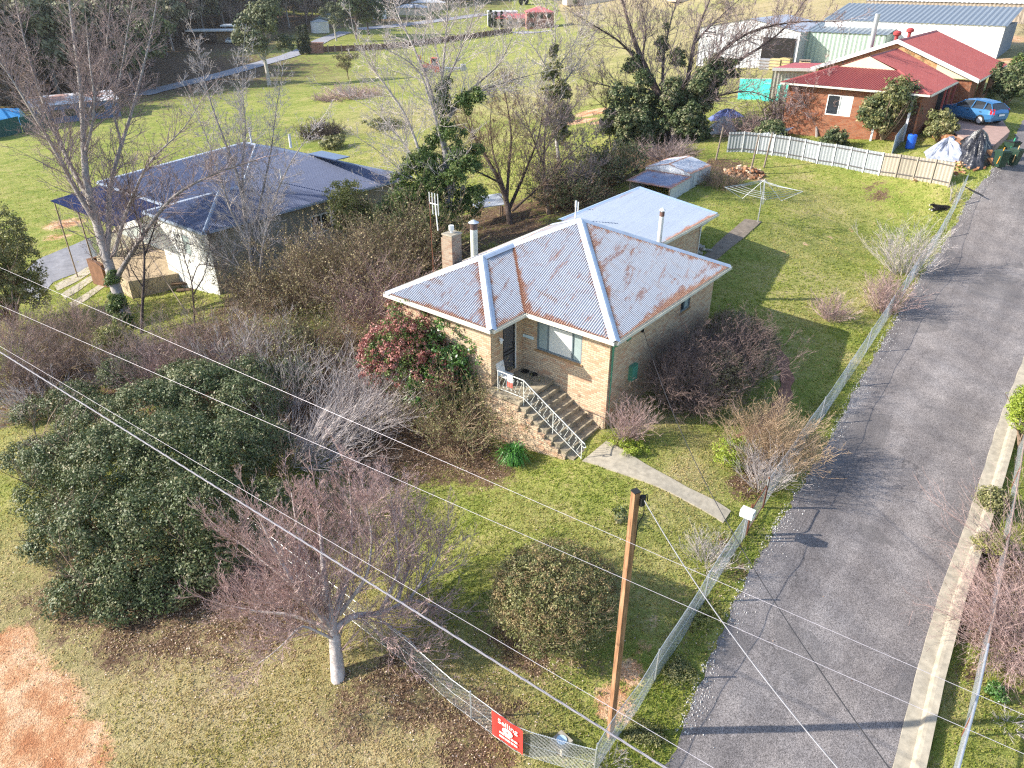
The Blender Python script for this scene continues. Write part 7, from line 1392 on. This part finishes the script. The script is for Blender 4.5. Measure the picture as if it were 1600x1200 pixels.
m = MB(); a, b_ = at(1228, 158), at(1152, 155); a2, b2_ = at(1230, 128), at(1158, 128); TEAL = plain('teal_shade_cloth', (.04, .42, .36), .6, .15, 2, bump=.1)
r = thing('shade_cloth_fence', a, 'teal shade-cloth enclosure left of the red-roofed house', 'enclosure')
for p, q in ((b_, a), (a, at(1238, 135))): d_ = q - p; m = MB(); nn_ = 8; 
for p, q in ((b_, a), (a, at(1240, 138))):
    m = MB()
    for i in range(8):
        f0, f1 = i / 8, (i + 1) / 8; x0 = p + (q - p) * f0; x1 = p + (q - p) * f1; w0 = .08 * math.sin(i * 2.); w1_ = .08 * math.sin((i + 1) * 2.); m.poly([x0 + [w0, w0, -.2], x1 + [w1_, w1_, -.2], x1 + K3 * 1.9, x0 + K3 * 1.9])
    m.build('cloth', TEAL, r)
    m = MB(); m.path([p + K3 * 1.9, q + K3 * 1.9], .03, 5); m.path([p, p + K3 * 1.95], .04, 5); m.build('frame', STEEL, r)
p = at(1205, 158); r = thing('garden_cupboard', p, 'bright teal cupboard in front of the shade-cloth enclosure', 'cupboard'); m = MB(); m.box(p, 1.5, .8, 1.5, YAW); m.build('body', plain('bright_teal', (.05, .55, .48), .5, .1, 3, bump=0), r); m = MB(); m.box(p + K3 * 1.5, 1.6, .9, .06, YAW); m.build('lid', plain('pale_teal', (.2, .65, .58), .5, .1, 3, bump=0), r)
p = at(1127, 205); heap('white_sheet', [p + [-1, -.8, 0], p + [1, -.7, 0], p + [1.2, .8, 0], p + [-.9, .9, 0]], .9, plain('white_plastic', (.62, .64, .66), .5, .1, 4), 'white plastic sheet over a heap right of the largest ivy-clad tree', 'plastic sheet', .2, seed=8)
p = at(1135, 185); heap('blue_sheet', [p + [-1.4, -.5, 0], p + [1.4, -.5, 0], p + [1.4, .8, 0], p + [-1.4, .8, 0]], .6, plain('faded_blue_plastic', (.14, .18, .42), .5, .1, 4), 'faded blue plastic sheet over a heap behind the white plastic sheet', 'plastic sheet', .15, seed=9)
m = MB(); a = at(1172, 236); b_ = at(1222, 228); cc = at(1232, 222); ribs = [a + K3 * .9, b_ + K3 * .9, cc + K3 * 1.0 + D3v * .6, a + K3 * 1.0 + D3v * .9]; roofface(m, ribs, [0] * 4, pitch=.15, rows=2); tag(m.build('loose_roof_sheets', GALV, org=a), 'loose pale roofing sheets lying behind the left end of the back fence', 'roofing sheets')
p = at(752, 352); r = thing('scrap_lean_to', p, 'low scrap lean-to of pale sheets behind the cream flue', 'lean-to'); m = MB(); m.par(p + [-1.3, -.6, 1.1], [2.8, .5, .25], [-.2, 1.6, .3], [0, 0, .05]); m.build('roof', SHW, r)
for dx, dy in ((-1.2, -.5), (1.4, 0), (1.2, 1.4), (-1.3, 1)): m = MB(); m.path([p + [dx, dy, -.1], p + [dx, dy, 1.25]], .04, 5); m.build('post', GREYT, r)
# far left blue shed, tent and green wall
r, G_ = shed_px('long_blue_shed', 'long blue-grey shed with a rusty pale roof at the far left', 'shed', (191, 184), 3.4, 1, 2.4, .5, WHITE, WHITE) if False else (None, None)
a, b_ = at(60, 196), at(190, 182); dd_ = (b_ - a)[:2]; Ls = np.linalg.norm(dd_); dd_ /= Ls; nn_ = np.array([-dd_[1], dd_[0]]); bs = thing('long_blue_shed', a, 'long blue-grey shed with a rusty pale roof at the far left', 'shed')
zb_ = min(a[2], b_[2]); A_ = lambda s, t, z: np.array([*(a[:2] + dd_ * s + nn_ * t), a[2] + (b_[2] - a[2]) * s / Ls + z])
m = MB(); m.poly([A_(0, 0, -.5), A_(Ls, 0, -.5), A_(Ls, 0, 2.6), A_(0, 0, 2.6)]); m.poly([A_(Ls, 0, -.5), A_(Ls, 6, -.5), A_(Ls, 6, 3.2), A_(Ls, 0, 2.6)]); m.build('wall', plain('blue_grey_wall', (.13, .17, .30), .6, .2, .6, bump=0), bs)
m = MB(); m.poly([A_(0, 6, -.5), A_(0, 0, -.5), A_(0, 0, 2.6), A_(0, 6, 3.2)]); m.build('end_wall', plain('cream_end', (.62, .54, .42), .7, .1, 2, bump=0), bs)
m = MB(); m.poly([A_(-.3, -.3, 2.6), A_(Ls + .3, -.3, 2.6), A_(Ls + .3, 6.2, 3.25), A_(-.3, 6.2, 3.25)]); nr_ = NB('rusty_pale_roof'); n_ = nr_.noise(nr_.geo(), .35, 4, .6); m.build('roof', nr_.fin(nr_.ramp(n_, [(.45, (.60, .62, .64)), (.56, (.42, .24, .18))]), .5), bs)
for s_ in (.18, .34, .52, .7): m = MB(); m.par(A_(Ls * s_, -.05, .9), [*dd_ * 1.4, 0], [*(-nn_) * .05, 0], K3 * 1.0); m.build('window', GLASSD, bs)
p = at(20, 193); tn = thing('blue_tent', p, 'small bright blue ridge tent at the far left edge', 'tent'); m = MB(); x0, y0 = np.array([1.9, .3, 0]), np.array([-.3, 1.9, 0]); m.poly([p - x0 - y0, p + x0 - y0, p + x0 * .8 + K3 * 2.2, p - x0 * .8 + K3 * 2.2]); m.poly([p + x0 + y0, p - x0 + y0, p - x0 * .8 + K3 * 2.2, p + x0 * .8 + K3 * 2.2]); m.build('fly', plain('tent_blue', (.03, .26, .62), .5, .1, 2, bump=0), tn)
m = MB(); m.poly([p + x0 - y0, p + x0 + y0, p + x0 * .8 + K3 * 2.2]); m.poly([p - x0 + y0, p - x0 - y0, p - x0 * .8 + K3 * 2.2]); m.build('end_panel', plain('tent_pale_blue', (.2, .5, .75), .5, .1, 2, bump=0), tn)
a, b_ = at(-30, 222), at(36, 207); m = MB(); ribwall(m, a[:2], b_[:2], min(a[2], b_[2]) - .4, a[2] + 2.1, .4, .04); ribwall(m, b_[:2], b_[:2] + [1.5, 5], b_[2] - .4, b_[2] + 2.0, .4, .04); tag(m.build('green_fence', plain('deep_green_sheet', (.02, .09, .08), .6, .15, 1), org=a), 'deep green sheet fence at the far left edge below the blue tent', 'fence')
# far carport and houses
def farhouse(name, label, px, py, w_, d_, h, rise, wallm, roofm, yaw, extras=()):
    a = at(px, py); r = thing(name, a, label, 'house'); u_ = np.array([math.cos(yaw), math.sin(yaw), 0]); v_ = np.array([-u_[1], u_[0], 0]); o = a - u_ * w_ / 2; m = MB(); m.par(o - K3 * .8, u_ * w_, v_ * d_, K3 * (h + .8)); m.build('wall', wallm, r)
    t = MB(); e = .5; c = [o - u_ * e - v_ * e + K3 * h, o + u_ * (w_ + e) - v_ * e + K3 * h, o + u_ * (w_ + e) + v_ * (d_ + e) + K3 * h, o - u_ * e + v_ * (d_ + e) + K3 * h]; k = d_ / 2
    p, q = o + u_ * k + v_ * k + K3 * (h + rise), o + u_ * (w_ - k) + v_ * k + K3 * (h + rise)
    t.poly([c[0], c[1], q, p]); t.poly([c[1], c[2], q]); t.poly([c[2], c[3], p, q]); t.poly([c[3], c[0], p]); t.build('roof', roofm, r)
    for (s, z, ww, hh) in extras: m = MB(); m.par(o + u_ * s - v_ * .06 + K3 * z, u_ * ww, v_ * .05, K3 * hh); m.build('window', GLASSD, r)
    return r
PINK = plain('pink_tile', (.46, .13, .13), .7, .15, .5, bump=0); FCREAM = plain('far_cream', (.68, .56, .44), .7, .05, 1, bump=0)
farhouse('far_house', 'far two-storey brick house with a pink hip roof beyond the fields', 844, 45, 9.5, 9, 5.2, 1.8, plain('far_brick', (.32, .15, .12), .8, .2, .5, bump=0), PINK, .05, ((1, 3.4, 1.6, 1.2), (4, 3.4, 1.6, 1.2), (7, 3.4, 1.6, 1.2), (1, .6, 1.6, 1.4), (7, .6, 1.6, 1.4)))
farhouse('far_house', 'far low cream house with a pink roof left of the two-storey house', 806, 43, 14, 8, 3.0, 1.4, FCREAM, PINK, .05, ((4, .6, 2, 1.4), (9, .6, 2, 1.4)))
m = MB(); p = at(785, 40); m.box(p, 11, 7, 4.6, .05); r = thing('far_flat_house', p, 'far flat white building left of the low cream house', 'building'); m.build('wall', WHITE, r); m = MB(); m.box(p + K3 * 4.6, 11.4, 7.4, .3, .05); m.build('parapet', WHITE, r)
for k, (px, py, w_, lb) in enumerate(((343, 66, 17, 'far flat-roofed carport at the edge of the forest'), (388, 62, 14, 'far flat white roof right of the carport at the forest edge'))):
    p = at(px, py); r = thing('far_carport', p, lb, 'carport'); m = MB(); m.box(p + K3 * (3.2 + .8 * k), w_, 7, .35, .1); m.build('roof', WHITE, r)
    m = MB(); m.box(p + [w_ * .2, 2, 0], w_ * .5, 3, 3.0, .1); m.build('wall', plain('far_tan_%d' % k, (.36, .26, .16), .8, .1, 1, bump=0), r)
    for s in (-.45, .45): m = MB(); m.box(p + [w_ * s, -3, 0], .25, .25, 3.3 + .8 * k, 0); m.build('post', GREYT, r)
p = at(365, 68); hatchback(p, .15, 'far white car parked beside the carport at the forest edge', 1.1, WHITE)
p = at(501, 51); r = thing('water_tank', p, 'far white round water tank beside a dark roof', 'tank'); m = MB(); m.cyl(p, 3.0, 3.4, 24); m.build('tank', WHITE, r); m = MB(); m.cyl(p + K3 * 3.4, 3.1, .8, 24, 0, .2); m.build('lid', plain('tank_lid', (.35, .38, .38), .6, .1, 1, bump=0), r)
farhouse('far_cottage', 'far dark-roofed cottage behind the water tank', 512, 44, 9, 7, 2.8, 1.8, plain('cottage_wall', (.2, .16, .13), .8, .1, 1, bump=0), plain('cottage_roof', (.10, .13, .12), .7, .1, 1, bump=0), .1)
for k, (px, py, lb) in enumerate(((594, 35, 'far white road sign on the bend beside the forest'),)):
    p = at(px, py); r = thing('road_sign', p, lb, 'sign'); m = MB(); m.box(p + K3 * 1.2, 5, .2, 3, 0); m.build('board', WHITE, r)
    for s in (-2, 2): m = MB(); m.box(p + [s, 0, 0], .2, .2, 1.3, 0); m.build('post', GREYT, r)
for k, (px, py, w_) in enumerate(((642, 24, 12), (670, 16, 14), (932, 5, 26), (1080, -1, 12))):
    farhouse('far_roof_house', ('far pale house among bare trees, nearest the road bend', 'far pale house among bare trees, right of the road bend', 'far white-roofed house on the green slope above the pink-roofed house', 'far pale house at the top of the dry slope')[k], px, py, w_, 8, 2.8, 1.2, FCREAM, plain('pale_roof_%d' % k, (.55, .56, .58), .6, .1, 1, bump=0), .1 * k)
# tractor
p = at(676, 113); tr = thing('tractor', p, 'orange tractor with a raised front loader in the far field', 'tractor'); OR = plain('tractor_orange', (.62, .13, .06), .5, .1, 1, bump=0); X_ = np.array([-1., .1, 0]); Y_ = np.array([.1, 1., 0])
m = MB(); m.par(p + X_ * .2 - Y_ * .45 + K3 * .8, X_ * 1.9, Y_ * .9, K3 * .8); m.par(p - X_ * 1.2 - Y_ * .6 + K3 * .8, X_ * 1.4, Y_ * 1.2, K3 * .7); m.build('body', OR, tr)
m = MB()
for sx in (-1.2, .1):
    for sy in (-.6, .6): m.path([p + X_ * sx + Y_ * sy + K3 * 1.4, p + X_ * sx + Y_ * sy + K3 * 2.9], .07, 4)
m.par(p - X_ * 1.35 - Y_ * .75 + K3 * 2.9, X_ * 1.6, Y_ * 1.5, K3 * .14); m.build('cab', OR, tr)
m = MB(); m.par(p - X_ * 1.15 - Y_ * .55 + K3 * 1.5, X_ * 1.2, Y_ * 1.1, K3 * 1.3); m.build('cab_glass', GLASSD, tr)
for sx, sy, r_ in ((-1, -.85, .8), (-1, .85, .8), (1.5, -.65, .5), (1.5, .65, .5)): m = MB(); c = p + X_ * sx + Y_ * sy + K3 * r_; m.path([c - Y_ * .2, c + Y_ * .2], r_, 14); m.build('wheel', OR if sx < 0 else BLACK, tr)
m = MB(); m.path([p + X_ * .3 - Y_ * .5 + K3 * 1.6, p + X_ * 2.4 - Y_ * .5 + K3 * 2.3, p + X_ * 2.9 - Y_ * .5 + K3 * 3.1], .1, 5); m.par(p + X_ * 2.7 - Y_ * 1 + K3 * 2.6, X_ * .4, Y_ * 2, K3 * .8); m.build('loader', OR, tr)
p = at(712, 112); m = MB(); m.box(p + K3 * .5, 4.5, 1.8, .3, .1); m.box(p + [-1.5, 0, 0], .4, 1.6, .6, .1); m.box(p + [1.6, 0, 0], 1, 1.7, 1.4, .1); tag(m.build('farm_trailer', plain('grey_white_steel', (.45, .46, .48), .5, .2, 1, bump=0), org=p), 'low grey farm trailer standing right of the orange tractor', 'trailer')
# brown hedge/fence along the far drive
hp_ = resample(np.array(W([(492, 83), (540, 81), (600, 78), (700, 66), (770, 56), (800, 51)])), 44); hf = thing('rail_fence', hp_[0], 'long brown post and board fence along the far drive', 'fence')
for i in range(43):
    a, b_ = hp_[i], hp_[i + 1]; m = MB(); m.par(a + K3 * .1, b_ - a, [0, .08, 0], K3 * 1.5); m.build('panel', plain('brown_boards', (.17, .085, .06), .9, .3, .8, bump=0) if i == 0 else bpy.data.materials['brown_boards'], hf)
    m = MB(); m.box(a, .3, .3, 1.9, 0); m.build('post', plain('tan_post', (.42, .30, .22), .9, .1, 1, bump=0) if i == 0 else bpy.data.materials['tan_post'], hf)
m = MB(); p = at(489, 84)
for k, px in enumerate((489, 500)): p = at(px, 83); m = MB(); m.box(p, 2.0, 2.0, 2.4, 0); m.box(p + K3 * 2.4, 2.3, 2.3, .3, 0); tag(m.build('gate_pillar', plain('far_brick_pillar_%d' % k, (.36, .18, .13), .8, .2, 1, bump=0), org=p), ('brick gate pillar nearest the pair of cypresses', 'brick gate pillar at the start of the brown board fence')[k], 'pillar')
# ---- tree prototypes (unit scale = metres), placed far away and copied
def proto_tree(name, h, crown, leaf, nclump, per, size, rc, bark, seed, limbs=9, trunk_r=.28, bare=False, tw=None):
    rs = np.random.default_rng(seed); base = np.zeros(3); r = thing(name, base, '', 'tree'); m = MB(); tips = []
    tp = np.array([rs.normal(0, .4), rs.normal(0, .4), h * .42]); m.path(smoothline(np.array([base - [0, 0, .4], tp * .5 + [rs.normal(0, .15), 0, 0], tp]), 8), np.linspace(trunk_r, trunk_r * .6, 8), 7)
    for i in range(limbs):
        a = i / limbs * 6.28 + rs.random(); q = rs.random(); e = np.array([math.cos(a) * crown * (.35 + .5 * q), math.sin(a) * crown * (.35 + .5 * q), h * (.42 + .52 * rs.random())]); s = base + (tp - base) * (.55 + .45 * rs.random()); mid = (s + e) / 2 + [0, 0, h * .03]; l = smoothline(np.array([s, mid, e]), 8); m.path(l, np.linspace(trunk_r * .4, trunk_r * .1, 8), 5); tips.append(l)
    m.build('trunk', bark, r, smooth=True)
    if bare: s_ = sprout(tips, [(trunk_r * .3, trunk_r * .1)] * len(tips), 1.4, h * .22, tw or ((3, .7, .55, .6), (3, .8, .55, .7)), r0=trunk_r * .2, minr=.02); m = MB(); m.tubes(*s_, 3); m.build('crown', bark, r, light=True)
    else:
        E_ = [(l[-1], (crown * (.30 + .16 * rs.random()),) * 2 + (h * (.10 + .06 * rs.random()),)) for l in tips] + [(np.array([0, 0, h * .78]), (crown * .5, crown * .5, h * .16))]; m = MB(); foliage(m, E_, nclump, per, size, rc, inner=.35, low=-.8, droop=.2); m.build('crown', leaf, r, light=True)
    return r
def place(proto, p, s, label, group=None, rz=None, first=False): 
    rz = random.random() * 6.28 if rz is None else rz
    if proto.get('used'): r = dup(proto, p, rz, s, label, group)
    else: r = proto; r['used'] = 1; r.location = p; r.rotation_euler = (0, 0, rz); r.scale = (s, s, s) if not isinstance(s, tuple) else s; r['label'] = label; 
    if group: r['group'] = group
    return r
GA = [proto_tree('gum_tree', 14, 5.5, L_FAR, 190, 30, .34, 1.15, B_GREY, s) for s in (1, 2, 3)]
GD = proto_tree('gum_tree', 13, 6.5, L_CYP if False else L_DARK, 260, 30, .34, 1.2, B_DARK, 5)
GB_ = [proto_tree('bare_tree', 11, 4.5, None, 0, 0, 0, 0, B_PURP, s, bare=True, trunk_r=.2) for s in (7, 8)]
GBL_ = proto_tree('brown_tree', 11, 5, L_FARB, 190, 30, .26, 1.1, B_BROWN, 9)
GG = proto_tree('gum_tree', 15, 5.2, L_GUM, 230, 34, .26, .95, B_WHITE, 11, limbs=8, trunk_r=.42)
BU = proto_tree('field_bush', 5, 2.8, L_BROWNGREEN, 120, 24, .12, .6, B_BROWN, 12, trunk_r=.12)
p = at(421, 133); place(GG, p, 1.05, 'tall pale-trunked gum tree standing alone beside the far road', rz=1.0)
p = at(556, 60); place(GD, p, 1.25, 'large dark tree by the far road, right of the pale-trunked tree beside it'); p = at(526, 64); place(GG, p, .72, 'smaller gum with a white trunk against the large dark tree by the far road', rz=2.5)
p = at(577, 55); place(GD, p, 1.05, 'dark tree at the right of the clump by the far road')
p = at(243, 140); place(GD, p, .95, 'dark leaning gum at the right end of the near forest, beside the far shed')
for k, (px, py, s, lb) in enumerate(((545, 124, 1.0, 'grey-brown bush alone in the green field'), (437, 78, .35, 'small dark bush in the field below the far carport'), (420, 124, .3, 'low dark scrub at the foot of the pale-trunked gum'), (1130, 28, .7, 'small yellow bush on the dry slope'))): place(BU, at(px, py), s, lb)
CY = thing('cypress', np.zeros(3), '', 'tree'); m = MB(); foliage(m, [(np.array([0, 0, 3.2]), (.75, .75, 3.2)), (np.array([0, 0, 2.0]), (.9, .9, 1.9))], 170, 30, .14, .3, inner=.7, low=-1); m.build('crown', L_CYP, CY, light=True); m = MB(); m.cyl([0, 0, -.3], .14, 1.0, 8); m.build('trunk', B_BROWN, CY)
for k, (px, py, s, lb) in enumerate(((472, 85, 1.15, 'left one of the pair of dark cypresses at the far drive entrance'), (481, 84, 1.2, 'right one of the pair of dark cypresses at the far drive entrance'), (767, 43, .95, 'leftmost conifer in the row before the far flat building'), (775, 44, .9, 'middle conifer in the row before the far flat building'), (784, 44, .9, 'rightmost conifer in the row before the far flat building'), (814, 8, 1.1, 'dark cypress left of the gap on the far ridge'), (822, 7, 1.2, 'dark cypress right of the gap on the far ridge'))): place(CY, at(px, py), s, lb, rz=k)
# brush heaps in the field
twigbush('brush_pile', 'wide heap of pale cut brushwood in the green field', 545, 152, 100, 26, B_PINK, 150, ((3, .9, .5, .6), (3, .9, .5, .7)), .05, 2.6, minr=.012, base_r=.42)
twigbush('brush_pile', 'rounded dark heap of brushwood behind the slate blue roof', 503, 213, 50, 30, B_DARK, 140, ((3, .9, .5, .6), (3, .9, .5, .7)), .04, 1.6, minr=.01, base_r=.4)
leafbush('field_bush', 'low olive bush in front of the dark brush heap', 520, 232, 50, 18, L_OLIVE, 120, 30, .10, .35, 5, 40)
leafbush('field_bush', 'grey-green low bushes right of the dark brush heap', 600, 200, 70, 14, L_OLIVE, 120, 30, .10, .35, 5, 41)
leafbush('garden_bush', 'dark leafy mass on the boundary under the largest ivy-clad tree', 985, 225, 90, 44, L_DARK, 320, 36, .10, .4, 6, 42)
# forest: individuals on the valley side
pts = []; tries = 0
poly_ = np.array([(-60, 205), (0, 176), (60, 158), (150, 146), (205, 140), (225, 118), (262, 88), (300, 66), (330, 58), (410, 50), (470, 42), (520, 34), (600, 22), (700, 8), (790, -2), (790, -60), (-60, -60)])
rs = np.random.default_rng(44)
while len(pts) < 560 and tries < 60000:
    tries += 1; px = rs.uniform(-60, 790); py = -30 + 235 * rs.random() ** 1.5
    if not inpoly(np.array([px]), np.array([py]), poly_)[0]: continue
    q = at(px, py)
    if np.hypot(q[0], q[1]) > 600 or q[1] < 60: continue
    if any((q[0] - t[0]) ** 2 + (q[1] - t[1]) ** 2 < (3.6 if q[1] < 200 else 5.0) ** 2 for t in pts): continue
    pts.append(q)
print('forest', len(pts))
LBL = {0: ('olive gum tree of the forest on the far valley side', 'gum trees of the far forest'), 1: ('bare grey tree of the forest on the far valley side', 'bare trees of the far forest'), 2: ('brown-leaved tree of the forest on the far valley side', 'brown trees of the far forest')}
for i, q in enumerate(pts):
    u_ = rs.random(); far = np.hypot(q[0], q[1]); s = .95 + .5 * rs.random()
    right = q[0] / q[1] > -.30
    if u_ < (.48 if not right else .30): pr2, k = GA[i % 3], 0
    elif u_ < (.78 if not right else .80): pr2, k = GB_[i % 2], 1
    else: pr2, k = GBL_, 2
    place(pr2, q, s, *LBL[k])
m = MB(); E_ = []
for k in range(900):
    px = rs.uniform(-60, 780); py = -20 + 220 * rs.random() ** 1.6
    if not inpoly(np.array([px]), np.array([py + 4]), poly_)[0]: continue
    q = at(px, py)
    if q[1] < 60 or q[1] > 500: continue
    s_ = rs.uniform(1.2, 2.6); E_.append((q + [0, 0, s_ * .6], (s_ * 1.3, s_ * 1.3, s_)))
foliage(m, E_, 9000, 9, .36, 1.0, inner=.5, low=-.2)
tag(m.build('undergrowth', L_FARB, light=True), 'brown and olive scrub growing under the trees of the far forest', 'undergrowth', kind='stuff')
# bare roadside trees across the top of the dry slope
rs = np.random.default_rng(9); top = []
for px, py, s, t in ((1180, 8, .6, 1), (1240, 4, .7, 1), (1330, 14, .45, 1), (1420, 16, .9, 1), (1440, 14, .6, 2), (1465, 22, .5, 0), (1540, 14, .8, 1), (1590, 34, .6, 1), (1000, -4, .7, 1), (900, 14, .25, 0), (1400, 2, .8, 1), (1500, 2, .8, 2), (1560, 0, .8, 2), (740, 12, .6, 1), (700, 24, .6, 1), (720, 18, .7, 1), (650, 26, .6, 1), (760, 6, .5, 1), (850, 2, .5, 2), (1600, 80, .4, 1)):
    top.append((px, py)); place((GA[0], GB_[0], GBL_)[t], at(px, py), s, {0: 'small green tree on the open slope beyond the sheds', 1: 'bare tree on the open slope beyond the sheds', 2: 'brown tree on the open slope beyond the sheds'}[t], {0: 'green trees on the far slope', 1: 'bare trees on the far slope', 2: 'brown trees on the far slope'}[t])
for o in list(SC.objects):
    if 'used' in o: del o['used']
# haze: one closed box of thin even air round the whole scene
lo_, hi_ = float(zf.min()) - 2, max(float(zf.max()) + 22, CAMZ + 2); bx0, bx1, by0, by1 = gx[0] - 5, gx[-1] + 5, gy[0] - 5, gy[-1] + 5
m = MB(); m.par([bx0, by0, lo_], [bx1 - bx0, 0, 0], [0, by1 - by0, 0], [0, 0, hi_ - lo_])
hm = bpy.data.materials.new('haze'); hm.use_nodes = True; hm.node_tree.nodes.clear(); ho = hm.node_tree.nodes.new('ShaderNodeOutputMaterial'); hv_ = hm.node_tree.nodes.new('ShaderNodeVolumePrincipled')
hv_.inputs['Color'].default_value = (.93, .95, 1, 1); hv_.inputs['Density'].default_value = .00012; hv_.inputs['Anisotropy'].default_value = .2; hm.node_tree.links.new(hv_.outputs[0], ho.inputs['Volume'])
tag(m.build('haze', hm), kind='stuff'); print('haze', lo_, hi_)
